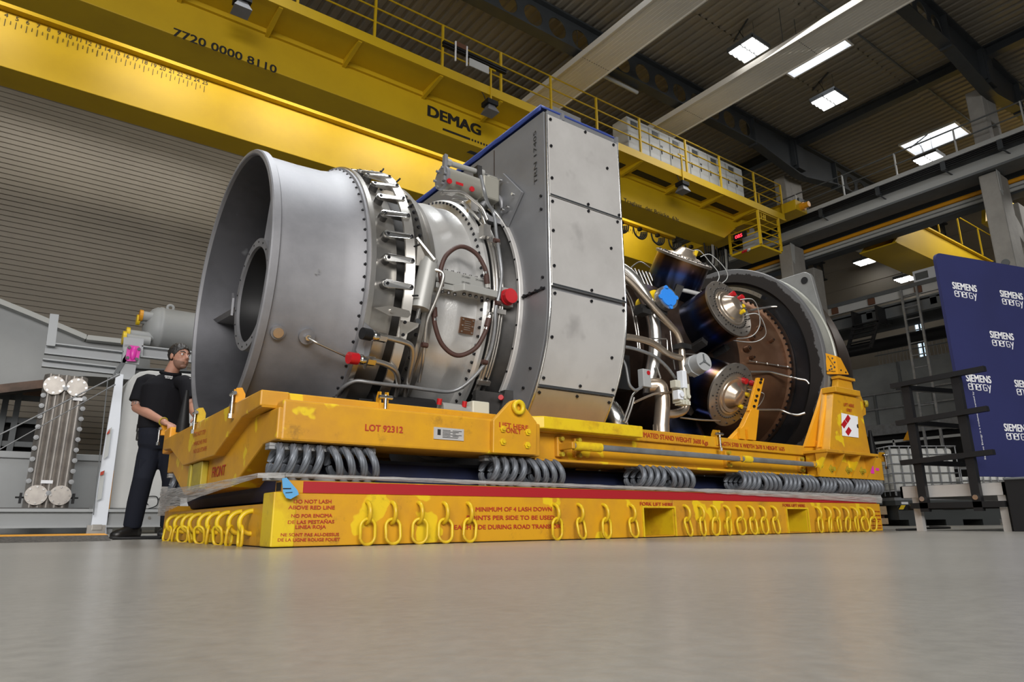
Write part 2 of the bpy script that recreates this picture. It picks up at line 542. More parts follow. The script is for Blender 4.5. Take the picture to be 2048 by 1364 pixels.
        x0, x1 = min(v.x for v in vv), max(v.x for v in vv)
        cap = 0.70
        right, up = V(right).normalized(), V(up).normalized()
        sy = (h or 0.1) / cap
        sx = (w / (x1 - x0)) if w else sy
        sh = {'L': x0, 'C': (x0 + x1) / 2, 'R': x1}[align]
        nr = right.cross(up)
        o = V(o) + nr * lift
        k = bold
        for i_, (dx, dy) in enumerate([(0, 0)] if k <= 0 else [(-k, -k * .5), (k, -k * .5), (-k, k * .5), (k, k * .5), (0, 0)]):
            s.add([o + nr * (.0003 * i_) + right * ((v.x - sh + dx) * sx) + up * ((v.y + dy) * sy) for v in vv], ff, mi)
        return s

    def build(s, name, mats, parent=None, bevel=0.0, local=False, auto=None):
        me = bpy.data.meshes.new(name)
        off = V((0, 0, 0))
        p = parent
        if not local:
            while p is not None:
                off += p.location
                p = p.parent
        me.from_pydata([V(v) - off for v in s.v], [], s.f)
        mats = mats if isinstance(mats, (list, tuple)) else [mats]
        for m in mats:
            me.materials.append(M[m] if isinstance(m, str) else m)
        me.polygons.foreach_set('material_index', s.m)
        me.polygons.foreach_set('use_smooth', s.s)
        me.validate()
        bm = bmesh.new()
        bm.from_mesh(me)
        bmesh.ops.recalc_face_normals(bm, faces=bm.faces)
        bm.to_mesh(me)
        bm.free()
        me.update()
        o = bpy.data.objects.new(name, me)
        COL.objects.link(o)
        if parent is not None:
            o.parent = parent
        if bevel:
            b = o.modifiers.new('bevel', 'BEVEL')
            b.width, b.segments, b.limit_method, b.angle_limit = bevel, 2, 'ANGLE', math.radians(40)
            b.harden_normals = False
        return o


def thing(name, label, cat, loc=(0, 0, 0), group=None):
    o = bpy.data.objects.new(name, None)
    o.empty_display_size = 0.1
    COL.objects.link(o)
    o.location = loc
    return tag(o, label, cat, group)


def tag(o, label, cat, group=None):
    o['label'] = label
    o['category'] = cat
    if group:
        o['group'] = group
    return o


def struct(name, mb, mats):
    o = mb.build(name, mats)
    o['kind'] = 'structure'
    return o


def put(src, parent, loc, rot=None):
    # another copy of a part (with its sub-parts) at a new place under the same thing
    c = src.copy()
    COL.objects.link(c)
    c.parent = parent
    c.location = loc
    if rot is not None:
        c.rotation_euler = rot
    for g in src.children:
        d = g.copy()
        COL.objects.link(d)
        d.parent = c
    return c


def copy_tree(root, loc, rot=None, label=None):
    c = root.copy()
    COL.objects.link(c)
    c.location = loc
    if rot is not None:
        c.rotation_euler = rot
    if label:
        c['label'] = label
    for ch in list(root.children):
        d = ch.copy()
        COL.objects.link(d)
        d.parent = c
        for g in list(ch.children):
            e = g.copy()
            COL.objects.link(e)
            e.parent = d
    return c


def bez(pts, n=10):
    # smooth Catmull-Rom path through points
    P = [V(p) for p in pts]
    out = []
    for i in range(len(P) - 1):
        a = P[max(i - 1, 0)]
        b, c = P[i], P[i + 1]
        d = P[min(i + 2, len(P) - 1)]
        for k in range(n):
            t = k / n
            out.append(0.5 * ((2 * b) + (c - a) * t + (2 * a - 5 * b + 4 * c - d) * t * t + (3 * b - a - 3 * c + d) * t ** 3))
    out.append(P[-1])
    return out


def fillet(pts, r, n=6):
    # polyline with rounded corners, as bent pipe
    P = [V(p) for p in pts]
    out = [P[0]]
    for i in range(1, len(P) - 1):
        a, b, c = P[i - 1], P[i], P[i + 1]
        d1, d2 = (a - b), (c - b)
        k = min(r, d1.length * 0.45, d2.length * 0.45)
        p0, p2 = b + d1.normalized() * k, b + d2.normalized() * k
        for j in range(n + 1):
            t = j / n
            out.append(p0 * (1 - t) ** 2 + b * (2 * t * (1 - t)) + p2 * t * t)
    out.append(P[-1])
    return out

# ================================================================= the hall
b = MB()
b.bx(-16, 30, -16, 18.2, -0.15, 0.0)
struct('floor', b, 'floor')

# gable wall of horizontal liner sheets (each groove is a real fold)
b = MB()
prof = []
z = 0.9
while z < 12.4:
    prof += [(18.0, z), (18.0, z + 0.122), (18.035, z + 0.127), (18.035, z + 0.142)]
    z += 0.147
vs, fs = [], []
for (y, z) in prof:
    vs += [(-16, y, z), (30, y, z)]
for i in range(len(prof) - 1):
    fs.append((2 * i, 2 * i + 1, 2 * i + 3, 2 * i + 2))
b.add(vs, fs)
b.bx(-16, 30, 18.06, 18.2, 0.0, 12.5)
struct('wall_back', b, 'wall_sheet')
b = MB()
b.bx(-16, 17.0, 17.6, 18.02, 0.0, 0.9)
o = struct('baseboard_back', b, 'wall_concrete')

# far side wall beyond the second bay
b = MB()
WA = ((29.050,8.580,7.387)[1], (29.050,8.924,7.464)[1])
segs = [(-6, WA[0]), (WA[1], 14.6), (15.2, 18.2)]
for (y0, y1) in segs:
    b.bx(29.0, 29.2, y0, y1, 0.0, 12.5)
for (y0, y1) in (WA, (14.6, 15.2)):
    b.bx(29.0, 29.2, y0, y1, 0, 4.5)
    b.bx(29.0, 29.2, y0, y1, 8.2, 12.5)
for k in range(12):
    b.bx(28.97, 29.0, -6, 18, 0.9 + k * 0.95, 0.93 + k * 0.95)
struct('wall_right', b, 'wall_sheet')
for i, (y, y2) in enumerate((WA, (14.6, 15.2))):
    b = MB()
    b.bx(29.08, 29.12, y, y2, 4.5, 8.2)
    b.bx(29.02, 29.16, (y + y2) / 2 - .03, (y + y2) / 2 + .03, 4.5, 8.2, 1)
    struct('window_%d' % (i + 4), b, ['window_glow', 'beam_grey'])


# roof deck: trapezoid sheet running along y, with openings for the skylights
def deck(b, x0, x1, y0, y1, z0=12.05, pitch=0.25, dz=0.045):
    n = int(round((x1 - x0) / pitch))
    p = (x1 - x0) / n
    pr = []
    for i in range(n):
        x = x0 + i * p
        pr += [(x, z0), (x + p * 0.5, z0), (x + p * 0.62, z0 + dz), (x + p * 0.88, z0 + dz)]
    pr.append((x1, z0))
    vs = [(x, y, z) for (x, z) in pr for y in (y0, y1)]
    b.add(vs, [(2 * i, 2 * i + 1, 2 * i + 3, 2 * i + 2) for i in range(len(pr) - 1)])


b = MB()
SKY = [(7.55, 8.65), (14.05, 15.1), (21.25, 22.3)]
deck(b, -16, 30, -10, 3.65)
deck(b, -16, 30, 5.28, 18.2)
xs = [-16] + [v for s in SKY for v in s] + [30]
for i in range(0, len(xs), 2):
    deck(b, xs[i], xs[i + 1], 3.65, 5.28)
b.bx(-16, 30, -10, 3.55, 12.16, 12.3)
b.bx(-16, 30, 5.38, 18.2, 12.16, 12.3)
for i in range(0, len(xs), 2):
    b.bx(xs[i] + (.06 if i else 0), xs[i + 1] - .06, 3.55, 5.38, 12.16, 12.3)
struct('ceiling', b, 'roof_sheet')
for i, (x0, x1) in enumerate(SKY):
    b = MB()
    y0, y1 = 3.65, 5.28
    for (a0, a1, c0, c1) in ((x0 - .05, x0, y0 - .05, y1 + .05), (x1, x1 + .05, y0 - .05, y1 + .05), (x0, x1, y0 - .05, y0), (x0, x1, y1, y1 + .05)):
        b.bx(a0, a1, c0, c1, 12.02, 12.55)
    b.bx(x0, x1, y0, y1, 12.50, 12.56, 1)
    struct('window_%d' % (i + 1), b, ['sky_reveal', 'sky_glow'])


# castellated roof beams (round web openings), one per column row
def castellated(b, x0, x1, y, z0, z1, cell=0.72, solid=None):
    n = int((x1 - x0) / cell)
    c = (x1 - x0) / n
    zc, r = (z0 + z1) / 2, 0.27
    K = 20
    for i in range(n):
        xa, xb = x0 + i * c, x0 + (i + 1) * c
        xm = (xa + xb) / 2
        if solid and (solid[0] < xm < solid[1]):
            b.bx(xa, xb, y - .01, y + .01, z0, z1)
            continue
        circ, sq = [], []
        for k in range(K):
            t = 2 * PI * (k + .5) / K
            ct, st = math.cos(t), math.sin(t)
            circ.append((xm + r * ct, zc + r * st))
            m = min((c / 2) / max(abs(ct), 1e-6), ((z1 - z0) / 2) / max(abs(st), 1e-6))
            sq.append((xm + m * ct, zc + m * st))
        for yy in (y - .01, y + .01):
            vs = [(p[0], yy, p[1]) for p in circ] + [(p[0], yy, p[1]) for p in sq]
            b.add(vs, [(k, (k + 1) % K, K + (k + 1) % K, K + k) for k in range(K)])
            for (cx, sx) in ((xa, -1), (xb, 1)):
                for (cz, sz) in ((z0, -1), (z1, 1)):
                    pa = [p for p in sq if abs(p[0] - cx) < .02 and (p[1] - zc) * sz > 0]
                    pb = [p for p in sq if abs(p[1] - cz) < .02 and (p[0] - xm) * sx > 0]
                    if pa and pb:
                        qa = max(pa, key=lambda p: abs(p[1] - zc))
                        qb = max(pb, key=lambda p: abs(p[0] - xm))
                        b.add([(cx, yy, cz), (qa[0], yy, qa[1]), (qb[0], yy, qb[1])], [(0, 1, 2)])
        vs = [(p[0], yy, p[1]) for yy in (y - .01, y + .01) for p in circ]
        b.add(vs, [(k, (k + 1) % K, K + (k + 1) % K, K + k) for k in range(K)], 0, True)


BEAM_L = ['dark castellated roof beam above the banner and nearest concrete column', 'dark castellated roof beam crossing above the crane railing to the column behind the crane cage',
          'dark roof beam hidden mostly behind the yellow crane girders']
for i, y in enumerate((1.79, 7.14, 12.5)):
    t = thing('roof_beam', BEAM_L[i], 'beam', (17.9, y, 11.0), 'castellated roof beams')
    b = MB()
    castellated(b, -12, 17.9, y, 11.1, 11.9, solid=(15.6, 17.9))
    castellated(b, 18.2, 29, y, 11.1, 11.9, solid=(18.2, 20.2))
    b.build('beam_web', 'beam_grey', t)
    b = MB()
    b.bx(-12, 15.9, y - .14, y + .14, 11.06, 11.1)
    b.prism([(15.9, 11.06), (17.9, 10.72), (18.3, 10.72), (20.3, 11.06), (20.3, 11.1), (18.3, 10.77), (17.9, 10.77), (15.9, 11.1)], 'xz', y - .14, y + .14)
    b.prism([(15.9, 11.1), (17.9, 10.77), (18.3, 10.77), (20.3, 11.1)], 'xz', y - .01, y + .01)
    b.bx(20.3, 29, y - .14, y + .14, 11.06, 11.1)
    b.build('lower_flange', 'beam_grey', t)
    b = MB()
    b.bx(-12, 29, y - .14, y + .14, 11.9, 11.95)
    b.build('upper_flange', 'beam_grey', t)
    b = MB()
    for x in (-5.2, 2.0, 5.35, 15.7, 17.8, 18.3, 20.3):
        b.bx(x - .02, x + .02, y - .13, y + .13, 11.0, 11.92)
    b.build('stiffener_plate', 'beam_grey', t)
    b = MB()
    b.bx(17.85, 18.25, y - .17, y + .17, 10.9, 11.9)
    b.build('stub_post', 'beam_grey', t)
    if i == 2:
        continue
b = MB()
b.bx(17.95, 18.2, -8, 18, 11.72, 11.76)
b.bx(18.06, 18.09, -8, 18, 11.76, 12.0)
b.bx(17.95, 18.2, -8, 18, 12.0, 12.04)
tag(b.build('tie_beam', 'beam_grey'), 'dark straight tie beam along the roof linking the column tops', 'beam')
b = MB()
for y in (3.2, 9.2):
    b.tube([(-12, y, 11.98), (29, y, 11.98)], .025, 6)
b2 = MB()
b2.tube([(-12, 3.3, 11.97), (29, 3.3, 11.97)], .03, 6)
tag(b2.build('ceiling_pipe', 'runway_grey'), 'thin pipe running under the roof sheets past the skylights', 'pipe')

# radiant ceiling panels
for (x0, x1, lab) in ((8.64, 9.55, 'wide pale ceiling panel nearest the crane lettering, rising to the top edge'), (12.3, 13.15, 'wide pale ceiling panel between the two square lamps')):
    t = thing('ceiling_panel', lab, 'panel', ((x0 + x1) / 2, 5, 10.85), 'pale ceiling panels')
    b = MB()
    n = 9
    pr = []
    for i in range(n):
        x = x0 + (x1 - x0) * i / n
        p = (x1 - x0) / n
        pr += [(x, 10.85), (x + p * .8, 10.85), (x + p * .85, 10.858), (x + p * .95, 10.858)]
    pr.append((x1, 10.85))
    vs = [(x, y, z) for (x, z) in pr for y in (-6, 17.5)]
    b.add(vs, [(2 * i, 2 * i + 1, 2 * i + 3, 2 * i + 2) for i in range(len(pr) - 1)])
    b.bx(x0, x1, -6, 17.5, 10.89, 10.97)
    for y in (0.9, 3.6, 6.95, 9.2, 12):
        for k in range(12):
            x = x0 + (x1 - x0) * (k + .2) / 12
            b.bx(x, x + .03, y, y + .012, 10.845, 10.851, 1)
    b.build('panel_sheet', ['panel_sheet', 'beam_grey'], t)
    b = MB()
    b.bx(x0 - .03, x0, -6, 17.5, 10.82, 10.98)
    b.bx(x1, x1 + .03, -6, 17.5, 10.82, 10.98)
    b.build('panel_edge', 'panel_sheet', t)
    b = MB()
    for y in (-3, 0.5, 4, 7.2, 10.5, 14):
        for x in (x0 + .1, x1 - .1):
            b.tube([(x, y, 10.95), (x, y, 12.06)], .008, 5)
    b.build('hanger_rod', 'beam_grey', t)


# hanging hall lamps: eight glowing tubes behind a louvre
def hall_lamp(lab, x, y, z=11.2, s=0.36):
    up = 12.05 - z
    t = thing('hall_lamp', lab, 'lamp', (x, y, z), 'square hall lamps')
    b = MB()
    b.bx(x - s, x + s, y - s, y + s, z + .05, z + .12)
    for xx in (x - s, x + s - .02):
        b.bx(xx, xx + .02, y - s, y + s, z, z + .06)
    for yy in (y - s, y - .015, y + s - .02):
        b.bx(x - s, x + s, yy, yy + .02, z, z + .06)
    b.build('lamp_housing', 'runway_grey', t)
    for i in range(4):
        for j in range(2):
            xx = x - s + .09 + i * (2 * s - .18) / 3
            y0 = y - s + .04 + j * s
            q = MB()
            q.cyl((xx, y0, z + .03), (xx, y0 + s - .07, z + .03), .06, n=10)
            q.build('lamp_tube', 'lamp_glow', t)
    b = MB()
    b.tube(bez([(x + .2, y + .2, z + .12), (x + .22, y + .2, z + .5), (x + .15, y + .3, z + up)], 6), .008, 5)
    b.build('lamp_cable', 'black_metal', t)
    b = MB()
    b.bar((x - .05, y - .1, z + up - .03), (x + .35, y + .6, z + up - .03), .03, .03)
    for k in (0, .6):
        b.tube([(x + .15, y + .2 - k * .5, z + .12), (x + .15, y + .2 - k * .5, z + up)], .005, 4)
    b.build('hanger_rod', 'beam_grey', t)
    return t


hall_lamp('square glowing hall lamp left of the second pale ceiling panel', 12.12, 4.74)
hall_lamp('square glowing hall lamp between the ceiling panel and the dark tie beam', 15.71, 4.71)
hall_lamp('small glowing hall lamp half hidden below the large skylight', 21.3, 4.55)
hall_lamp('thin bright hall lamp left of the two beyond the runway, over the far bay', 28.0, 10.1, 11.0)
hall_lamp('thin bright hall lamp just above the white gallery cabinet', 28.0, 8.55, 9.75)
b = MB()
b.cyl((9.6, 7.3, 10.98), (10.9, 7.3, 10.98), .05, n=8)
tag(b.build('tube_light', 'light_grey'), 'unlit tube light fixed under the roof beam above the crane railing', 'lamp')


# concrete columns, front shaft with corbel, thinner upper shaft, rear shaft and linking beam
def column(lab, y0, y1):
    t = thing('concrete_column', lab, 'column', (18.0, (y0 + y1) / 2, 0), 'hall columns')
    b = MB()
    b.bx(17.8, 18.55, y0, y1, 0, 8.5)
    b.build('front_shaft', 'concrete', t, 0.03)
    b = MB()
    b.bx(17.98, 18.3, y0 + .02, y1 - .02, 9.2, 10.95)
    b.bx(18.3, 18.95, y0 + .02, y1 - .02, 10.1, 10.95)
    b.bx(18.75, 18.95, y0 + .02, y1 - .02, 9.0, 10.1)
    b.build('upper_shaft', 'concrete', t, 0.02)
    b = MB()
    b.bx(19.06, 19.6, y0 + .03, y1 - .03, 0, 8.0)
    b.build('rear_shaft', 'concrete', t, 0.02)
    b = MB()
    b.prism([(18.5, 7.1), (19.1, 6.75), (19.1, 7.25), (18.5, 7.7)], 'xz', y0 + .05, y1 - .05)
    b.build('link_beam', 'concrete', t)
    b = MB()
    b.prism([(17.79, 7.95), (17.93, 7.85), (18.02, 8.5), (17.79, 8.52)], 'xz', y0 - .012, y0)
    for k in range(3):
        b.cyl((17.83 + k * .05, y0 - .03, 7.95), (17.83 + k * .05, y0 - .01, 7.95), .012, n=6)
    b.build('bearing_plate', 'light_grey', t)
    return t


t = column('concrete column rising behind the blue banner', 1.90, 2.30)
b = MB()
b.cyl((17.785, 2.1, 6.1), (17.80, 2.1, 6.1), .09, n=20)
b.build('round_patch', 'runway_grey', t)
t = column('concrete column behind the crane operator cage', 7.55, 7.98)
b = MB()
b.cyl((18.35, 7.3, 9.9), (18.35, 7.55, 9.7), .26, n=16)
b.bx(18.2, 18.6, 7.3, 7.5, 9.9, 10.1)
b.build('wall_horn', 'runway_grey', t)

# crane runway girder with walkway, conductor rails and pipes
t = thing('runway_girder', 'long grey crane runway girder with handrail, sloping to the right edge', 'girder', (17.9, 5, 8.5))
b = MB()
b.bx(17.65, 18.35, -6, 17.5, 8.52, 8.58)
b.bx(17.95, 18.05, -6, 17.5, 8.58, 9.1)
b.bx(17.7, 18.3, -6, 17.5, 9.1, 9.16)
b.build('girder_body', 'runway_grey', t)
b = MB()
b.prism([(17.66, 8.58), (17.85, 8.95), (17.87, 8.95), (17.69, 8.58)], 'xz', -6, 17.5)
b.build('lower_apron', 'light_grey', t)
b = MB()
b.bx(17.62, 17.68, -6, 17.5, 9.17, 9.29)
b.build('walkway_edge', 'light_grey', t)
b = MB()
b.bx(17.68, 18.3, -6, 17.5, 9.20, 9.24)
b.build('walkway_deck', 'beam_grey', t)
b = MB()
for k in range(4):
    z = 8.98 + k * .05
    b.bx(17.62, 17.68, -6, 17.5, z, z + .03)
b.build('conductor_rail', 'black_metal', t)
for y in (-3.2, -0.8, 1.6, 2.9, 4.6, 6.3, 7.9, 9.8, 12):
    b = MB()
    b.bx(17.6, 17.7, y, y + .12, 8.92, 9.17)
    b.bar((17.66, y + .06, 8.93), (17.80, y - .10, 8.72), .04, .02)
    b.build('rail_bracket', 'beam_grey', t)
for z in (9.62, 9.95):
    b = MB()
    b.tube([(17.66, -6, z), (17.66, 17.0, z)], .02, 6)
    b.build('handrail', 'runway_grey', t)
for y in (-3.4, -1.9, -.4, 1.1, 2.6, 4.1, 5.6, 7.1, 8.6, 10.1):
    b = MB()
    b.bar((17.66, y, 9.25), (17.66, y, 9.96), .03, .05, (1, 0, 0))
    b.build('rail_post', 'light_grey', t)
b = MB()
b.tube([(18.62, -6, 8.42), (18.62, 17.5, 8.42)], .06, 10)
tag(b.build('yellow_pipe', 'orange_yellow'), 'long yellow pipe under the crane runway', 'pipe')
for k, lab in ((0, 'upper grey pipe of the pair under the yellow pipe'), (1, 'lower grey pipe of the pair under the yellow pipe')):
    b = MB()
    b.tube([(18.62, -6, 8.3 - k * .11), (18.62, 17.5, 8.3 - k * .11)], .05, 10)
    tag(b.build('grey_pipe', 'light_grey'), lab, 'pipe')
b = MB()
b.bx(18.75, 19.0, -6, 17.5, 8.13, 8.9)
b.bx(18.65, 19.04, -6, 17.5, 8.08, 8.14)
tag(b.build('inner_girder', 'beam_grey'), 'dark girder along the columns behind the grey pipes', 'girder')

# neighbouring bay: second yellow crane
t = thing('far_crane', 'bright yellow crane girder in the next bay, above the banner corner', 'crane', (24, 5.2, 8.0))
b = MB()
b.prism([(19.1, 8.0), (20.3, 9.0), (28.5, 9.0), (28.5, 8.0)], 'xz', 5.05, 5.12)
b.prism([(19.1, 8.0), (20.3, 9.0), (28.5, 9.0), (28.5, 8.0)], 'xz', 6.0, 6.06)
b.bx(19.1, 28.5, 5.0, 6.1, 7.96, 8.0)
b.bx(20.2, 28.5, 4.95, 6.1, 9.0, 9.05)
b.build('crane_girder', 'crane_yellow', t)
b = MB()
b.bx(19.2, 19.8, 4.2, 7.0, 8.55, 8.95)
b.build('end_carriage', 'crane_yellow', t)
b = MB()
for x in (22.2, 23.9, 25.6):
    b.bar((x, 4.95, 9.05), (x, 4.95, 10.1), .04, .04)
b.tube([(20.4, 4.95, 10.1), (28.5, 4.95, 10.1)], .02, 6)
b.build('crane_railing', 'crane_yellow', t)
t = thing('far_crane', 'dark yellow crane girder seen behind the banner column', 'crane', (24, 3.0, 8.0))
b = MB()
b.prism([(19.7, 8.0), (20.3, 9.3), (28, 9.3), (28, 8.0)], 'xz', 2.9, 3.0)
b.bx(19.7, 28, 2.4, 3.0, 7.96, 8.0)
b.build('crane_girder', 'crane_yellow', t)
b = MB()
b.bx(19.75, 20.9, 1.2, 2.38, 7.15, 7.4)
b.bx(20.2, 20.6, 1.9, 2.4, 7.4, 8.0)
b.build('trolley_end', 'crane_yellow', t)
b = MB()
b.bx(20.2, 24.5, 6.4, 7.1, 8.85, 8.95)
tag(b.build('ceiling_panel', 'panel_sheet'), 'pale flat panel hung in the far bay left of the dark crane girder', 'panel')

# ================================================================= the overhead crane in front
t = CR = thing('overhead_crane', 'large yellow double-girder overhead crane spanning above the turbine', 'crane', (7, 9, 7.98))
XL, XR = -9.0, 15.4
b = MB()   # near box girder, drop ends tapered
b.prism([(XL, 7.98), (14.7, 7.98), (15.45, 8.55), (15.45, 9.2), (XL, 9.2)], 'xz', 7.74, 8.47)
g1 = b.build('near_girder', 'crane_yellow', t, 0.01)
b = MB()
b.prism([(XL, 7.98), (14.9, 7.98), (15.6, 8.55), (15.6, 9.22), (XL, 9.22)], 'xz', 10.37, 11.07)
g2 = b.build('far_girder', 'crane_yellow', t, 0.01)
b = MB()
b.bx(XL, 15.6, 10.22, 10.37, 9.08, 9.13)
b.bx(XL, 15.6, 10.22, 11.15, 9.22, 9.27)
b.bx(XL, 15.6, 10.22, 10.25, 9.13, 9.22)
b.build('trolley_rail', 'crane_yellow', t)
b = MB()   # walkway: floor with toe plate
b.bx(XL, 15.25, 6.95, 7.74, 8.75, 8.79)
b.bx(XL, 16.6, 6.93, 6.96, 8.72, 8.92)
b.bx(15.25, 16.7, 6.95, 7.74, 8.75, 8.79)
b.build('walkway', 'crane_yellow', t)
for x in [-8.6 + 1.462 * i for i in range(9)] + [4.83, 6.29, 7.4, 9.1, 10.55, 12.25, 13.7, 15.2]:
    b = MB()
    b.prism([(6.97, 8.75), (7.74, 8.75), (7.74, 8.62), (6.97, 8.70)], 'yz', x - .035, x + .035)
    b.build('walkway_bracket', 'crane_yellow', t)
b = MB()
b.bx(XL, 15.3, 7.68, 7.74, 8.66, 8.75)
b.build('bracket_rail', 'crane_yellow', t)
# dark cable slots visible in the walkway underside
b = MB()
for (x0, x1) in ((9.3, 10.4), (10.8, 12.1), (12.5, 13.55), (13.95, 15.0)):
    b.bx(x0, x1, 7.38, 7.58, 8.735, 8.75)
b.build('cable_slot', 'black_metal', t)
PX_POST = [-7.0, -5.5, -4.0, -2.5, -1.1, .4, 1.9, 3.36, 4.83, 6.27, 7.65, 9.05, 10.52, 12.25, 13.68, 15.25, 16.6]
for x in PX_POST:
    b = MB()
    b.bx(x - .022, x + .022, 6.94, 6.985, 8.79, 9.9)
    b.build('railing_post', 'crane_yellow', t)
for z in (9.27, 9.58, 9.9):
    b = MB()
    b.tube([(XL, 6.96, z), (16.6, 6.96, z), (16.6, 7.9, z)], .018, 6)
    b.build('railing', 'crane_yellow', t)
b = MB()
for z in (9.27, 9.9):
    b.tube([(16.6, 7.7, z), (16.6, 8.6, z)], .018, 6)
b.bx(16.58, 16.62, 7.68, 7.72, 8.7, 9.9)
b.bx(16.58, 16.62, 8.58, 8.62, 8.9, 9.9)
b.bx(15.5, 15.54, 8.5, 8.54, 9.2, 9.9)
b.bx(15.9, 15.94, 8.5, 8.54, 9.2, 9.9)
for z in (9.4, 9.65, 9.88):
    b.bx(15.5, 15.94, 8.5, 8.54, z, z + .03)
b.build('ladder_gate', 'crane_yellow', t)
b = MB()
b.prism([(15.4, 8.55), (16.9, 8.85), (17.1, 8.85), (17.1, 9.25), (15.4, 9.25)], 'xz', 7.6, 8.7)
b.bx(16.7, 17.3, 6.6, 11.6, 9.0, 9.32)
b.build('end_carriage', 'crane_yellow', t, .01)
b = MB()
b.cyl((17.0, 6.5, 9.15), (17.0, 6.62, 9.15), .12, n=14)
b.cyl((17.0, 6.35, 9.15), (17.0, 6.5, 9.15), .09, n=14)
b.build('buffer', 'orange_yellow', t)
# operator platform cage
b = MB()
cx0, cx1, cy0, cy1, cz0, cz1 = 15.25, 16.25, 6.95, 7.95, 7.66, 8.70
b.bx(cx0, cx1, cy0, cy1, cz0 - .06, cz0)
for (x, y) in ((cx0, cy0), (cx1, cy0), (cx0, cy1), (cx1, cy1)):
    b.bx(x - .03, x + .03, y - .03, y + .03, cz0, cz1)
for z in (7.86, 8.06, 8.26, 8.46, 8.68):
    for (p, q) in (((cx0, cy0), (cx1, cy0)), ((cx1, cy0), (cx1, cy1)), ((cx0, cy0), (cx0, cy1)), ((cx0, cy1), (cx1, cy1))):
        b.tube([(*p, z), (*q, z)], .018, 6)
for x in (15.4, 15.52, 15.6):
    b.bx(x, x + .02, cy0 - .01, cy0 + .01, 8.46, 8.64)
b.bx(15.4, 15.62, cy0 - .01, cy0 + .01, 8.53, 8.55)
cg = b.build('operator_cage', 'crane_yellow', t)
b = MB()
b.bx(15.19, 15.23, 7.35, 7.78, 8.02, 8.2)
b.build('load_display', 'black_metal', cg)
b = MB()
b.text('085', (15.188, 7.72, 8.06), (0, -1, 0), (0, 0, 1), h=.1, w=.24, bold=.02)
b.build('display_digits', 'display_red', cg)
b = MB()
b.bx(15.5, 15.9, 7.3, 7.7, 7.66, 8.25)
b.bx(15.6, 15.7, 7.4, 7.5, 8.25, 8.4)
b.build('control_desk', 'grey_paint', cg)
for k in range(3):
    b = MB()
    b.cyl((15.24, 7.5 - k * .09, 7.62), (15.15, 7.5 - k * .09, 7.56), .035, n=10)
    b.build('signal_lamp', 'light_grey' if k == 2 else 'red_plastic', cg)
# lettering on the girders
b = MB()
b.text('7720 0000 8110', (0.153,7.735,7.957), (1, 0, 0), (0, 0, 1), h=.155, w=1.70, bold=.018)
b.build('girder_number', 'black_paint', t)
b = MB()
b.text('DEMAG', (4.962,7.735,8.279), (1, 0, 0), (0, 0, 1), h=.245, w=1.30, bold=.045)
b.bx(5.32, 6.0, 7.728, 7.737, 8.07, 8.115)
for k in range(10):
    b.bx(6.04 + k * .075, 6.078 + k * .075, 7.728, 7.737, 8.07, 8.115)
b.build('maker_lettering', 'black_paint', t)
b = MB()
b.text('max. Traglast  der Br\u00fccke  63t', (10.181,7.735,7.951), (1, 0, 0), (0, 0, 1), h=.115, w=2.55, bold=.002)
b.build('load_lettering', 'black_paint', t)
b = MB()
b.prism([(5.9, 0), (6.35, 0), (6.3, .11), (5.87, .11)], 'xy', 7.972, 7.979)
for i in range(len(b.v)):
    b.v[i] = (b.v[i][0] + .25, 7.95 + b.v[i][1], b.v[i][2])
b.build('green_sticker', 'beam_grey', t)
# metre scale on the lit far girder
b = MB()
x4 = (-2.217,10.360,9.054)[0]
x25 = (1.140,10.360,8.993)[0]
for i in range(-3, 26 * 2):
    x = x4 + (x25 - x4) * (i / 2 - 4 + 0) / 21
    if i / 2 > 25 or x < XL:
        continue
    big = i % 2 == 0
    b.bx(x - .004, x + .004, 10.355, 10.365, 8.78 if big else 8.84, 8.92 if big else 8.91)
    if big:
        b.text(str(i // 2), (x, 10.362, 8.96), (1, 0, 0), (0, 0, 1), h=.085, bold=.0, align='C')
for i in range(40):
    x = 11.0 + i * .085
    b.bx(x - .006, x + .006, 10.355, 10.365, 8.88 if i % 2 else 8.82, 8.95)
b.build('metre_scale', 'black_paint', t)
# floodlights hung from the walkway
for (x, lab) in ((1.0, 'crane floodlight at the top edge above the painted number'), (5.98, 'crane floodlight right of the black lettering'), (12.0, 'crane floodlight below the grey cabinets')):
    f = thing('floodlight', lab, 'lamp', (x, 6.95, 8.5), 'crane floodlights')
    b = MB()
    b.bx(x - .13, x + .13, 6.83, 7.08, 8.46, 8.56)
    b.build('ballast_box', 'black_metal', f)
    b = MB()
    b.lathe([(0, .10), (-.16, .20), (-.165, .20), (-.01, .095)], (x, 6.95, 8.46), (0, 0, 1), 4, smooth=False, a0=PI / 4)
    b.bx(x - .14, x + .14, 6.81, 7.09, 8.294, 8.3)
    b.build('reflector', 'sheet_grey', f)
    b = MB()
    b.bx(x - .015, x + .015, 6.9, 6.93, 8.5, 9.32)
    b.bx(x - .12, x + .12, 6.9, 6.93, 9.32, 9.35)
    b.build('hanger', 'crane_yellow', f)
    b = MB()
    b.tube(bez([(x - .1, 6.95, 8.55), (x - .2, 6.95, 8.72), (x - .45, 6.94, 8.86)], 5), .01, 5)
    b.build('lamp_cable', 'black_metal', f)
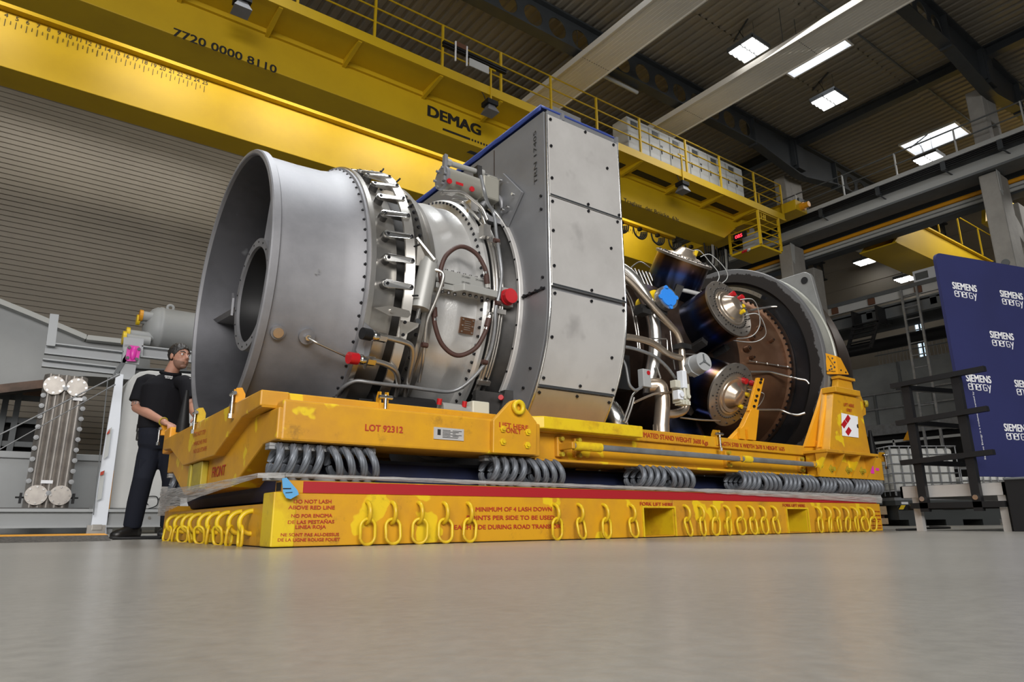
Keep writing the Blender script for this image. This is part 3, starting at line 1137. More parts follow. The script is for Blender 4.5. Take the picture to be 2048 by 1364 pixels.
# grey control cabinets standing on the walkway
for i in range(6):
    x0 = 10.33 + i * .79
    f = thing('control_cabinet', ['grey control cabinet on the crane nearest the turbine hood', 'second grey control cabinet from the turbine hood', 'third grey cabinet from the turbine hood, with small signs',
                                  'fourth grey control cabinet from the turbine hood', 'fifth grey control cabinet from the turbine hood', 'grey control cabinet farthest right, nearest the operator cage'][i],
              'cabinet', (x0 + .39, 7.3, 8.79), 'grey control cabinets on the crane walkway')
    b = MB()
    b.bx(x0, x0 + .775, 7.2, 7.7, 8.79, 10.02)
    b.build('cabinet_body', 'light_grey', f)
    for k in range(2):
        b = MB()
        b.bx(x0 + .015 + k * .385, x0 + .375 + k * .385, 7.185, 7.2, 8.84, 9.98)
        d = b.build('cabinet_door', 'light_grey', f)
        q = MB()
        q.bx(x0 + .05 + k * .385, x0 + .075 + k * .385, 7.17, 7.186, 9.35, 9.5)
        q.build('door_handle', 'black_metal', d)
    b = MB()
    b.bx(x0 + .12, x0 + .34, 7.17, 7.186, 9.74, 9.92)
    b.build('vent_grille', 'beam_grey', f)
    b = MB()
    b.bx(x0 + .42, x0 + .5, 7.178, 7.186, 9.55, 9.60)
    b.bx(x0 + .42, x0 + .47, 7.178, 7.186, 9.40, 9.43)
    b.build('sign_plate', 'beam_grey', f)
f = thing('junction_box', 'grey box with white label on the crane walkway above the turbine hood corner', 'box', (8.4, 7.4, 8.79))
b = MB()
b.bx(7.95, 8.85, 7.3, 7.7, 8.79, 9.45)
b.build('box_body', 'grey_paint', f)
b = MB()
b.bx(8.7, 8.8, 7.29, 7.3, 9.2, 9.32)
b.build('box_label', 'white_paint', f)
f = thing('motor_unit', 'black motor unit behind the railing above the turbine hood', 'motor', (7.35, 7.4, 8.79))
b = MB()
b.cyl((7.05, 7.45, 8.98), (7.6, 7.45, 8.98), .15, n=12)
b.bx(7.0, 7.7, 7.3, 7.6, 8.79, 8.88)
b.build('motor_body', 'black_metal', f)
f = thing('cable_trolley', 'black rail with white plate hung outside the crane railing', 'trolley', (5.6, 6.9, 9.4))
b = MB()
b.bx(4.8, 6.35, 6.86, 6.93, 9.42, 9.47)
b.bx(4.8, 6.35, 6.86, 6.93, 9.36, 9.39)
b.build('rail', 'black_metal', f)
b = MB()
b.bx(5.4, 5.88, 6.84, 6.86, 9.13, 9.31)
b.build('white_plate', 'off_white', f)
b = MB()
b.bx(5.06, 5.085, 6.84, 6.87, 9.1, 9.56)
b.bx(5.33, 5.355, 6.84, 6.87, 9.1, 9.56)
b.build('hanger_strap', 'white_paint', f)
b = MB()
b.bx(5.08, 5.34, 6.86, 6.93, 9.46, 9.58)
b.build('brown_block', 'wood_brown', f)
# festoon cables under the near girder's far edge
for i in range(6):
    x = 10.75 + i * .72
    f = thing('festoon_cable', ['festoon cable loop nearest the turbine hood', 'second festoon cable loop from the turbine hood', 'third festoon cable loop from the turbine hood', 'fourth festoon cable loop from the turbine hood',
                                'fifth festoon cable loop from the turbine hood', 'sixth festoon cable loop, last before the operator cage'][i], 'cable', (x, 8.7, 7.95), 'festoon cable loops under the crane girder')
    b = MB()
    b.bx(x - .05, x + .05, 8.62, 8.72, 7.9, 7.98)
    b.build('cable_carriage', 'black_metal', f)
    b = MB()
    for k in range(4):
        w, h = .27 - .04 * k, .28 - .03 * k
        b.tube([(x + w * math.cos(PI + PI * j / 12), 8.66 + .03 * k, 7.93 + h * math.sin(PI + PI * j / 12)) for j in range(13)], .022, 6)
    b.build('cable_loop', 'rubber', f)
for i, (x, w, h) in enumerate(((14.75, .24, .75), (15.35, .26, .95))):
    f = thing('festoon_cable', ['long hanging cable bundle left of the operator cage', 'longest hanging cable bundle beside the operator cage'][i], 'cable', (x, 8.4, 7.95), 'festoon cable loops under the crane girder')
    b = MB()
    for k in range(5):
        b.tube([(x + (w - .05 * k) * math.cos(PI + PI * j / 14), 8.32 + .03 * k, 8.0 + (h - .05 * k) * math.sin(PI + PI * j / 14)) for j in range(15)], .022, 6)
    b.build('cable_loop', 'rubber', f)
    b = MB()
    for k in range(2):
        b.tube([(x + (w - .11 - .06 * k) * math.cos(PI + PI * j / 14), 8.28, 8.0 + (h - .1 - .05 * k) * math.sin(PI + PI * j / 14)) for j in range(8, 15)], .015, 6)
    b.build('grey_cable', 'light_grey', f)
# lamps under the crane that light the far girder's face
for x in (-6.0, -3.0, 0.4, 3.0, 5.6, 8.2, 10.6, 13.0):
    l = bpy.data.lights.new('crane_lamp', 'AREA')
    l.shape = 'RECTANGLE'
    l.size, l.size_y, l.energy, l.color = 1.8, .25, 44, (1.0, .95, .82)
    o = bpy.data.objects.new('crane_lamp', l)
    COL.objects.link(o)
    o.location = (x, 9.0, 9.35)
    o.rotation_euler = (V((x, 10.4, 8.5)) - V(o.location)).to_track_quat('-Z', 'Y').to_euler()

# ================================================================= the yellow transport stand
UPV = V((0, 0, 1))
ST = thing('transport_stand', 'yellow steel transport stand on wire rope coils carrying the gas turbine', 'stand', (2.85, 1.335, 0))


def label(b, s, p, q, h, bold=.012, mi=0, lift=.002, up=(0, 0, 1)):
    p, q = V(p), V(q)
    b.text(s, p, q - p, up, h=h, w=(q - p).length, bold=bold, mi=mi, lift=lift)


# ---- lower frame: hollow side beams with fork pockets
b = MB()
for y0, y1 in ((0.0, .14), (2.53, 2.67)):
    for (x0, x1) in ((.0, 2.47), (2.78, 4.15), (4.45, 5.70)):
        b.bx(x0, x1, y0, y1, 0.004, .25)
    for (x0, x1) in ((2.47, 2.78), (4.15, 4.45)):
        b.bx(x0, x1, y0, y1, .195, .25)
        b.bx(x0, x1, y0, y1, .004, .014)
b.bx(0.0, .12, .14, 2.53, .004, .205)
b.bx(5.58, 5.70, .14, 2.53, .004, .25)
low = b.build('lower_frame', 'stand_yellow', ST, .008)
for (x0, x1) in ((2.47, 2.78), (4.15, 4.45)):
    b = MB()
    b.bx(x0, x0 + .004, .004, 2.6, .014, .195)
    b.bx(x1 - .004, x1, .004, 2.6, .014, .195)
    b.bx(x0, x1, .14, 2.6, .195, .201)
    b.bx(x0, x1, .14, 2.6, .006, .014)
    for xx in (x0 - .012, x1):
        b.bx(xx, xx + .012, -.012, .0, .006, .205)
    b.bx(x0 - .01, x1 + .01, -.010, 0, .196, .208)
    b.build('fork_pocket', 'fresh_yellow', low)
b = MB()
b.bx(-.012, .1, -.004, .16, .004, .255)
b.build('corner_post', 'fresh_yellow', low, .006)
b = MB()
b.bx(.03, 5.68, .012, .12, .25, .312)
b.build('rail_tube', 'stand_yellow', low, .004)
b = MB()
b.bx(.13, 5.66, .009, .0119, .253, .308)
b.build('red_stripe', 'stripe_red', low)
b = MB()
b.bx(.045, .09, .03, .1, .262, .302)
for i in range(len(b.v)):
    b.v[i] = (b.v[i][0] - .017, b.v[i][1], b.v[i][2])
b.build('tube_opening', 'black_metal', low)
b = MB()
for (x0, x1) in ((.13, 2.42), (2.83, 4.10), (4.50, 5.57)):
    b.bx(x0, x1, .15, 2.52, .01, .18)
b.build('floor_tray', 'navy', low)
b = MB()
b.bx(.13, 5.55, .28, 2.66, .207, .46)
b.build('tarpaulin_pack', 'navy', ST, .08)

# ---- lettering on the lower frame
b = MB()
for s, p, q, h in (('DO NOT LASH', (0.084,-0.001,0.203), (0.271,-0.001,0.205), .0175), ('ABOVE RED LINE', (0.060,-0.001,0.175), (0.290,-0.001,0.176), .0175),
                   ('NO POR ENCIMA', (0.077,-0.001,0.137), (0.279,-0.001,0.139), .016), ('DE LAS PESTA\u00d1AS', (0.063,-0.001,0.108), (0.291,-0.001,0.110), .016),
                   ('LINEA ROJA', (0.101,-0.001,0.086), (0.250,-0.001,0.086), .016), ('NE SONT PAS AU-DESSUS', (0.034,-0.001,0.052), (0.319,-0.001,0.050), .0145),
                   ('DE LA LIGNE ROUGE FOUET', (0.022,-0.001,0.029), (0.325,-0.001,0.026), .0145),
                   ('MINIMUM OF 4 LASH DOWN', (1.120,-0.001,0.168), (1.673,-0.001,0.172), .024), ('POINTS PER SIDE TO BE USED', (1.061,-0.001,0.122), (1.691,-0.001,0.122), .024),
                   ('EACH SIDE DURING ROAD TRANSPORT', (0.981,-0.001,0.072), (1.765,-0.001,0.070), .024),
                   ('FORK LIFT HERE', (2.444,-0.001,0.212), (2.772,-0.001,0.208), .022), ('FORK LIFT HERE', (4.108,-0.001,0.215), (4.427,-0.001,0.213), .022),
                   ('DO NOT LASH', (5.537,-0.001,0.174), (5.676,-0.001,0.172), .012), ('ABOVE RED LINE', (5.517,-0.001,0.138), (5.675,-0.001,0.136), .012),
                   ('DE LAS PESTA\u00d1AS', (5.489,-0.001,0.102), (5.674,-0.001,0.102), .012), ('LINEA ROJA', (5.511,-0.001,0.084), (5.641,-0.001,0.084), .010),
                   ('NE SONT PAS AU-DESSUS', (5.464,-0.001,0.049), (5.677,-0.001,0.047), .010), ('DE LA LIGNE ROUGE', (5.458,-0.001,0.027), (5.670,-0.001,0.025), .010)):
    label(b, s, p, q, h, bold=.02, lift=.003)
b.build('lower_lettering', 'sign_red', ST)

# ---- lashing rings: welded half ring with a hanging oval link


def ring_parts(nx, ny):
    # half ring standing out from the plate along (nx, ny)
    e = MB()
    pts = [(nx * .052 * math.sin(PI * i / 14), ny * .052 * math.sin(PI * i / 14), .053 * math.cos(PI * i / 14)) for i in range(15)]
    pts = [(-nx * .01, -ny * .01, .053)] + pts + [(-nx * .01, -ny * .01, -.053)]
    e.tube(pts, .0115, 8)
    return e


def link_mesh(ax, tilt=0.0, w=.040, h=.040):
    l = MB()
    pts = []
    for i in range(24):
        t = 2 * PI * i / 24
        c, s_ = math.cos(t), math.sin(t)
        u = w * c
        z = h * s_ + (h * .55 if s_ > 0 else -h * .55)
        pts.append((ax[0] * u + ax[1] * z * tilt, ax[1] * u - ax[0] * z * tilt - 0, z))
    l.tube(pts, .0085, 8, closed=True)
    return l


SIDE_X = [.46, .60, .755, .91, 1.065, 1.69, 1.885, 2.10, 2.345, 2.89, 3.045, 3.195, 3.345, 3.495, 3.645, 3.79, 3.945, 4.58, 4.73, 4.875, 5.02, 5.17, 5.32, 5.465]
eye0 = lk0 = None
rnd = random.Random(3)
for i, x in enumerate(SIDE_X):
    if eye0 is None:
        eye0 = ring_parts(0, -1).build('lashing_ring', 'fresh_yellow', ST, local=True)
        eye0.location = V((x, 0, .160)) - ST.location
        lk0 = link_mesh((1, 0)).build('ring_link', 'fresh_yellow', eye0, local=True)
        lk0.location = (-.004, -.036, -.092)
        continue
    e = put(eye0, ST, V((x, 0, .160)) - ST.location)
    l = e.children[0]
    l.rotation_euler = (rnd.uniform(-.25, .1), rnd.uniform(-.2, .2), rnd.uniform(-.3, .3))
eye1 = None
FY = [(-0.030,0.357,0.166)[1], (-0.030,0.560,0.167)[1], (-0.030,0.803,0.168)[1], (-0.030,1.027,0.169)[1], (-0.030,1.234,0.172)[1], (-0.030,1.486,0.172)[1], (-0.030,1.701,0.172)[1], (-0.030,1.936,0.175)[1], (-0.030,2.206,0.176)[1]]
for i, y in enumerate(FY):
    if eye1 is None:
        e = MB()
        pts = [(-.06 * math.sin(PI * j / 14), 0, .056 * math.cos(PI * j / 14)) for j in range(15)]
        e.tube([(.01, 0, .056)] + pts + [(.01, 0, -.056)], .013, 8)
        eye1 = e.build('lashing_ring', 'fresh_yellow', ST, local=True)
        eye1.location = V((0, y, .118)) - ST.location
        l = link_mesh((0, 1), 0, .034, .034).build('ring_link', 'fresh_yellow', eye1, local=True)
        l.location = (-.05, 0, -.070)
        continue
    e = put(eye1, ST, V((0, y, .118)) - ST.location)
    e.children[0].rotation_euler = (0, rnd.uniform(-.25, .15), rnd.uniform(-1.0, -.2) if i % 2 else rnd.uniform(.3, 1.0))

# ---- wire rope isolators


def isolator(x0, x1, yc=.105, n=8):
    root = thing('tmp', '', '')
    zc, R = .407, .068
    b_ = MB()
    for z0 in (.462, .478):
        b_.bx(x0, x1, yc - .035, yc + .03, z0, z0 + .014)
    iso = b_.build('wire_rope_isolator', 'clamp_alu', ST)
    bpy.data.objects.remove(root)
    b_ = MB()
    for z0 in (.312, .330):
        b_.bx(x0, x1, yc - .035, yc + .03, z0, z0 + .016)
    b_.build('lower_clamp_bar', 'clamp_alu', iso)
    L = x1 - x0
    half = n // 2
    for i in range(n):
        g = i // half
        xc = x0 + L * (.09 + .82 * (i + (.25 if g else -.25)) / (n - 1))
        sl = .035 if g == 0 else -.035
        q = MB()
        pts = []
        for k in range(36):
            t = 2 * PI * k / 36
            off = .012 * math.sin(t) if g == 0 else -.026 * math.sin(t)
            pts.append((xc + off + .010 * math.cos(t), yc - .03 + .098 * math.cos(t), zc + .070 * math.sin(t)))
        q.tube(pts, .0185 * min(1.0, L / .55), 30, closed=True, prof=lambda t: 1.04 - .30 * max(0, 1 - abs(math.sin(2.5 * t)) * 2.2), twist=16.0)
        q.build('rope_loop', 'rope', iso)
    return iso


for (x0, x1) in ((-.03, .53), (1.23, 1.79), (2.455, 3.03), (3.58, 4.11), (4.14, 4.67), (4.70, 5.23), (5.26, 5.79)):
    isolator(x0, x1)
isolator(-.03, .53, 2.56)

# ---- upper frame
for (y0, y1) in ((.0, .34), (2.33, 2.67)):
    b = MB()
    b.bx(.0, 1.6, y0, y1, .497, .70)
    b.build('outer_box', 'stand_yellow', ST, .012)
b = MB()
b.prism([(-.075, .10), (5.3, .10), (5.3, .40), (-.075, .40)], 'xy', .665, .75)
b.prism([(-.075, 2.27), (5.3, 2.27), (5.3, 2.57), (-.075, 2.57)], 'xy', .665, .75)
b.bx(1.58, 5.86, .13, .37, .49, .67)
b.bx(1.58, 5.86, 2.30, 2.54, .49, .67)
b.bx(1.58, 5.86, .03, .40, .474, .492)
b.bx(1.58, 5.86, 2.27, 2.6, .474, .492)
b.bx(5.60, 5.86, .4, 2.3, .48, .70)
b.build('side_beam', 'stand_yellow', ST, .008)
b = MB()   # front cross beam: sloped trough shape
T = [(.097, .753), (.097, .672), (.42, .655), (.93, .497), (1.78, .497), (2.28, .655), (2.573, .672), (2.573, .753)]
b.prism(T, 'yz', -.085, .06)
fx = b.build('front_cross_beam', 'stand_yellow', ST, .008)
b = MB()
W = [(.006, .66), (.006, .503), (.22, .497), (.72, .31), (1.95, .31), (2.45, .497), (2.664, .503), (2.664, .66)]
b.prism(W, 'yz', -.02, .22)
b.build('front_web', 'stand_yellow', ST, .008)
b = MB()
b.bx(-.062, -.02, 1.31, 1.56, .325, .495)
b.bx(-.066, -.02, 1.60, 1.66, .325, .495)
b.build('tow_socket', 'olive_yellow', ST, .006)
b = MB()
b.bx(-.05, .05, 2.58, 2.80, .66, .855)
b.build('corner_bracket', 'orange_yellow', ST, .01)
b = MB()
b.prism([(1.216, .497), (1.22, .686), (1.335, .80), (1.36, .818), (1.39, .826), (1.42, .82), (1.445, .80), (1.546, .70), (1.537, .50)], 'xz', -.035, .0)
lug = b.build('lifting_lug', 'stand_yellow', ST, .006)
b = MB()
b.lathe([(0, .022), (0, .042), (.03, .045), (.03, .022)], (1.392, -.035, .776), (0, -1, 0), 20, closed=True)
b.build('lug_boss', 'fresh_yellow', lug)
for (x, z) in ((1.285, .64), (1.47, .635), (1.285, .565), (1.465, .555)):
    q = MB()
    q.cyl((x, -.035, z), (x, -.045, z), .022, n=6, smooth=False)
    q.cyl((x, -.045, z), (x, -.055, z), .011, n=8)
    q.build('lug_bolt', 'fresh_yellow', lug)
b = MB()
b.prism([(1.5, .1), (1.63, .0), (2.52, .0), (2.52, .1)], 'xy', .673, .752)
b.build('step_plate', 'fresh_yellow', ST, .008)
b = MB()
b.bx(.84, 1.035, -.006, 0, .557, .623)
npl = b.build('rating_plate', 'sheet_steel', ST)
b = MB()
b.bx(.862, .882, -.0075, -.006, .58, .612)
for k in range(6):
    b.bx(.895, .945 + .05 * (k % 2), -.0075, -.006, .607 - k * .0078, .610 - k * .0078)
    b.bx(.96, 1.02 - .02 * (k % 3), -.0075, -.006, .607 - k * .0078, .610 - k * .0078)
b.build('plate_print', 'black_paint', npl)
b = MB()
label(b, 'LOT 92312', (0.432,-0.001,0.574), (0.649,-0.001,0.576), .034, bold=.025)
label(b, 'LIFT HERE', (1.261,-0.036,0.650), (1.474,-0.036,0.644), .030, bold=.012)
label(b, 'ONLY', (1.310,-0.036,0.621), (1.421,-0.036,0.619), .030, bold=.012)
label(b, 'ESTIMATED STAND WEIGHT 3600 Kgs', (2.543,0.098,0.695), (3.346,0.098,0.678), .036, bold=.01)
label(b, 'LENGTH 5700 X WIDTH 2670 X HEIGHT 1635', (3.456,0.098,0.681), (4.378,0.098,0.686), .034, bold=.01)
label(b, 'FRONT', (-0.021,1.193,0.387), (-0.021,0.890,0.384), .062, bold=.012)
label(b, 'DO NOT STEP', (-0.086,1.475,0.662), (-0.086,1.186,0.648), .028, bold=.0)
label(b, 'MARCHE PAS', (-0.086,1.489,0.602), (-0.086,1.129,0.590), .026, bold=.0)
label(b, 'NO DE ETAPE', (-0.086,1.464,0.552), (-0.086,1.114,0.541), .026, bold=.0)
b.build('upper_lettering', 'sign_red', ST)
# side tube held by yellow clamps
b = MB()
b.tube([(1.86, -.005, .578), (4.68, -.005, .574)], .021, 12)
tube = b.build('side_tube', 'galv', ST)
b = MB()
b.tube([(1.87, -.005, .578), (2.10, -.005, .578)], .030, 12)
b.build('tube_sleeve', 'fresh_yellow', tube)
for x in (1.845, 1.995, 3.585, 4.62):
    q = MB()
    q.bx(x - .014, x + .014, -.03, .13, .556, .60)
    q.bx(x - .028, x + .028, .10, .135, .515, .645)
    cl = q.build('tube_clamp', 'stand_yellow', ST, .006)
    q = MB()
    q.cyl((x, .075, .63), (x, .11, .63), .016, n=6, smooth=False)
    q.cyl((x, .075, .53), (x, .11, .53), .016, n=6, smooth=False)
    q.build('clamp_bolt', 'olive_yellow', cl)
for x in (3.66, 4.68):
    q = MB()
    q.tube([(x - .03, -.005, .576), (x + .07, -.005, .576)], .028, 12)
    q.build('tube_sleeve', 'fresh_yellow', tube)

# swing bolts with brackets


def swing_bolt(p, d, up=.08, m='stand_yellow', lean=(0, 0, -1)):
    p, d = V(p), V(d)
    s = V((d.y, -d.x, 0))
    q = MB()
    for k in (-1, 1):
        c = p + s * (.022 * k)
        q.slab([c - d * -.0 + V((0, 0, -up)), c + V((0, 0, .03)) - d * .0, c + d * .03 + V((0, 0, .035)), c + d * .05 + V((0, 0, 0)), c + d * .05 + V((0, 0, -up))], .008)
    br = q.build('bolt_bracket', m, ST)
    q = MB()
    a = p + d * -.01
    q.cyl(a + s * -.04, a + s * .04, .011, n=8)
    q.cyl(a + V((0, 0, .012)), a + V(lean) * .11, .009, n=8)
    e = a + V(lean) * .11
    q.cyl(e, e + V(lean) * .026, .016, n=6, smooth=False)
    q.build('swing_bolt', 'bright_steel', br)


swing_bolt((-0.090,0.565,0.801), (1, 0, 0), .05, 'orange_yellow')
swing_bolt((-0.090,1.474,0.815), (1, 0, 0), .06, 'fresh_yellow')
swing_bolt((-0.050,2.987,0.883), (1, 0, 0), .05, 'orange_yellow')
swing_bolt((0.581,0.090,0.777), (0, 1, 0), .09)
swing_bolt((3.477,0.090,0.772), (0, 1, 0), .09)
swing_bolt((4.892,0.060,0.769), (0, 1, 0), .09, 'orange_yellow')
swing_bolt((6.054,0.060,0.727), (0, 1, 0), .06, 'stand_yellow')
b = MB()
b.bx(5.5, 5.97, .06, .4, .60, .70)
b.build('rear_corner_block', 'stand_yellow', ST, .008)

# guide cones
for (p, h) in (((0.016,2.450,0.851), .28), ((6.326,0.300,0.776), .25)):
    q = MB()
    p = V(p)
    q.cyl(p, p + V((0, 0, h)), .045, .014, n=20)
    q.cyl(p - V((0, 0, .05)), p + V((0, 0, .02)), .047, n=20)
    q.build('guide_cone', 'black_metal', ST)

# rear pedestal


def hexa(b, bot, top):
    b.add([*bot, *top], [(3, 2, 1, 0), (4, 5, 6, 7), (0, 1, 5, 4), (1, 2, 6, 5), (2, 3, 7, 6), (3, 0, 4, 7)])


b = MB()
B0, B1, T0, T1 = V((4.827,-0.060,0.714)), V((5.547,-0.060,0.721)), V((5.130,0.000,1.254)), V((5.610,0.000,1.273))
zb_, zt_ = .70, (T0.z + T1.z) / 2
hexa(b, [(B0.x, -.06, zb_), (B1.x, -.06, zb_), (B1.x, .10, zb_), (B0.x, .08, zb_)], [(T0.x, .0, zt_), (T1.x, .0, zt_), (T1.x, .13, zt_), (T0.x, .12, zt_)])
ped = b.build('pedestal', 'stand_yellow', ST, .006)
b = MB()
b.slab([(4.881,0.080,0.752), (4.684,0.080,0.741), (5.063,0.120,1.146), (5.193,0.120,1.333), (5.257,0.120,1.339)], .03)
b.slab([(4.858,0.020,0.741), (4.800,0.020,0.737), (5.154,0.080,1.312), (5.171,0.060,1.311)], .02)
b.build('pedestal_fin', 'orange_yellow', ped)
b = MB()
s0, s1 = V((5.140,-0.040,1.301)), V((5.558,-0.040,1.297))
b.bx(s0.x - .03, s1.x, -.04, .10, zt_, zt_ + .055)
b.build('pedestal_shelf', 'stand_yellow', ped, .005)
b = MB()
n0, n1, n2, n3 = V((5.283,0.030,1.333)), V((5.574,0.030,1.354)), V((5.334,0.045,1.429)), V((5.580,0.045,1.448))
zn = n2.z
hexa(b, [(n0.x, .03, zt_ + .05), (n1.x, .03, zt_ + .05), (n1.x, .10, zt_ + .05), (n0.x, .10, zt_ + .05)], [(n2.x, .045, zn), (n3.x, .045, zn), (n3.x, .10, zn), (n2.x, .10, zn)])
b.bx(n2.x - .02, n3.x + .03, .02, .10, zn, zn + .025)
b.build('pedestal_neck', 'stand_yellow', ped)
b = MB()
h = [V((5.374,0.055,1.480)), V((5.574,0.055,1.499)), V((5.453,0.055,1.651)), V((5.372,0.055,1.661))]
b.add([*h, *[p + V((0, .02, 0)) for p in h]], [(0, 1, 2, 3), (7, 6, 5, 4), (0, 4, 5, 1), (1, 5, 6, 2), (2, 6, 7, 3), (3, 7, 4, 0)])
hl = [V((5.374,0.055,1.480)), V((5.372,0.055,1.661)), V((5.253,0.095,1.682)), V((5.235,0.095,1.471))]
b.add([*hl, *[p + V((.02, .01, 0)) for p in hl]], [(0, 1, 2, 3), (7, 6, 5, 4), (0, 4, 5, 1), (1, 5, 6, 2), (2, 6, 7, 3), (3, 7, 4, 0)])
hd = b.build('pedestal_head', 'orange_yellow', ped)
b = MB()
hr = (hl[0] - hl[3]).normalized()
b.text('BOLT TORQUE', hl[3] + V((-.004, -.002, .02)), hr, (0, 0, 1), h=.012, w=.11, bold=.01)
hq = (hl[0] - hl[2]).normalized()
b.text('ENGINE MUST BE', hl[2].lerp(hl[0], .18) + V((-.004, -.002, 0)), hq, V((hr.x * .5, hr.y * .5, 0)) + UPV, h=.012, w=.13, bold=.01)
for (a_, c_) in ((.25, .2), (.45, .25), (.4, .4), (.72, .35), (.62, .82), (.78, .62)):
    p = hl[3].lerp(hl[0], a_).lerp(hl[2].lerp(hl[1], a_), c_)
    b.cyl(p, p + V((-.006, -.004, 0)), .009, n=8)
for (a_, c_) in ((.3, .22), (.75, .12)):
    p = h[0].lerp(h[1], a_).lerp(h[3].lerp(h[2], a_), c_)
    b.cyl(p, p + V((0, -.006, 0)), .009, n=8)
b.build('head_lettering', 'black_paint', hd)
b = MB()
l_ = [V((5.718,0.100,1.073)), V((5.890,0.100,1.133)), V((5.905,0.100,1.221)), V((5.835,0.100,1.327)), V((5.653,0.100,1.298))]
b.add([*l_, *[p + V((0, .10, 0)) for p in l_]], [(0, 1, 2, 3, 4), (9, 8, 7, 6, 5)] + [(i, 5 + i, 5 + (i + 1) % 5, (i + 1) % 5) for i in range(5)])
lg = b.build('rear_lug', 'stand_yellow', ped)
b = MB()
c_ = V((5.880,0.100,1.239))
b.lathe([(0, .018), (0, .036), (.03, .036), (.03, .018)], c_, (.7, -.7, 0), 18, closed=True)
b.build('lug_boss', 'olive_yellow', lg)
b = MB()
b.bx(4.66, 5.55, -.13, .45, .675, .70)
b.build('pedestal_base', 'stand_yellow', ped, .004)
b = MB()
b.bx(4.70, 5.84, -.01, .1, .474, .68)
b.build('pedestal_backplate', 'stand_yellow', ped)
for x in (4.68, 4.96, 5.24, 5.52):
    q = MB()
    q.prism([(-.12, .675), (-.01, .675), (-.01, .485)], 'yz', x - .008, x + .008)
    q.build('gusset', 'stand_yellow', ped)
for x in (4.90, 5.18, 5.43):
    q = MB()
    q.cyl((x, -.01, .545), (x, -.016, .545), .04, n=4, smooth=False)
    q.cyl((x, -.016, .545), (x, -.045, .545), .022, n=6, smooth=False)
    q.build('pedestal_bolt', 'olive_yellow', ped)
# warning notice on the pedestal (lies on its leaning front face)


def pf(fx, fz):
    # point on the leaning front face: fx 0..1 across, fz height
    t = (fz - zb_) / (zt_ - zb_)
    xl, xr = B0.x + (T0.x - B0.x) * t, B1.x + (T1.x - B1.x) * t
    return V((xl + (xr - xl) * fx, -.06 + .06 * t - .006, fz))


b = MB()
b.slab([pf(.28, .85), pf(.72, .85), pf(.78, 1.06), pf(.26, 1.07)], .002)
nt_ = b.build('warning_notice', 'white_paint', ped)
b = MB()
for (fx, fz) in ((.45, 1.02), (.34, .965), (.45, .90)):
    c = pf(fx, fz)
    b.slab([pf(fx - .09, fz - .01), pf(fx - .01, fz - .045), pf(fx + .09, fz + .01), pf(fx + .01, fz + .045)], .003)
b.build('notice_diamonds', 'red_plastic', nt_)
b = MB()
for sx in (-1, 1):
    b.slab([pf(.66 + sx * .09, .94), pf(.66 + sx * .09, .985), pf(.66 + sx * .05, .975), pf(.66 + sx * .05, .95)], .004)
for k in range(4):
    b.slab([pf(.56, 1.045 - k * .012), pf(.56, 1.048 - k * .012), pf(.74, 1.048 - k * .012), pf(.74, 1.045 - k * .012)], .003)
b.build('notice_print', 'black_paint', nt_)
b = MB()
u = (pf(.5, 1.1) - pf(.5, 1.0)).normalized()
b.text('LIFT HERE', pf(.52, 1.145), (1, 0, 0), u, h=.034, w=.185, bold=.012, align='C', lift=.004)
b.text('ONLY', pf(.52, 1.095), (1, 0, 0), u, h=.034, w=.095, bold=.012, align='C', lift=.004)
b.build('pedestal_lettering', 'sign_red', ped)
b = MB()
b.bx(5.60, 5.66, -.014, -.01, .53, .60)
b.bx(5.70, 5.76, -.014, -.01, .56, .585)
b.build('corner_sticker', 'pink', ped)
# orange arm holding a combustor can
b = MB()
p0, p1, p2 = V((3.841,0.160,0.795)), V((3.999,0.140,1.016)), V((4.169,0.140,1.310))
b.slab([(3.661,0.160,0.747), (3.999,0.160,0.755), (4.088,0.160,1.023), (3.977,0.160,1.021), (3.845,0.160,0.867)], .05)
b.slab([(3.941,0.140,1.003), (4.054,0.140,1.008), (4.221,0.140,1.311), (4.122,0.140,1.309)], .025)
arm = b.build('can_arm', 'orange_yellow', ST, .003)
for (u0, u1) in ((0, 1), (2, 3)):
    q = MB()
    pp = [V((3.752,0.120,0.748)), V((3.819,0.120,0.749)), V((3.859,0.120,0.747)), V((3.934,0.120,0.747))]
    a_, c_ = pp[u0], pp[u1]
    q.bx(a_.x, c_.x, .085, .107, .752, .752 + .085)
    q.build('arm_cheek', 'orange_yellow', arm)
for k in (.1, .28, .42, .62, .85, .95):
    q = MB()
    c = p1.lerp(p2, k)
    q.cyl(c + V((0, -.02, 0)), c + V((0, -.04, 0)), .012, n=6, smooth=False)
    q.build('arm_bolt', 'black_bolt', arm)
# engine cradle below the intake (mostly hidden)
b = MB()
for y in (.42, 2.15):
    b.bx(.45, .62, y, y + .1, .60, .748)
    b.bx(5.28, 5.40, y - .1, y + .1, .6, .748)
b.build('cradle_block', 'dark_steel', ST)

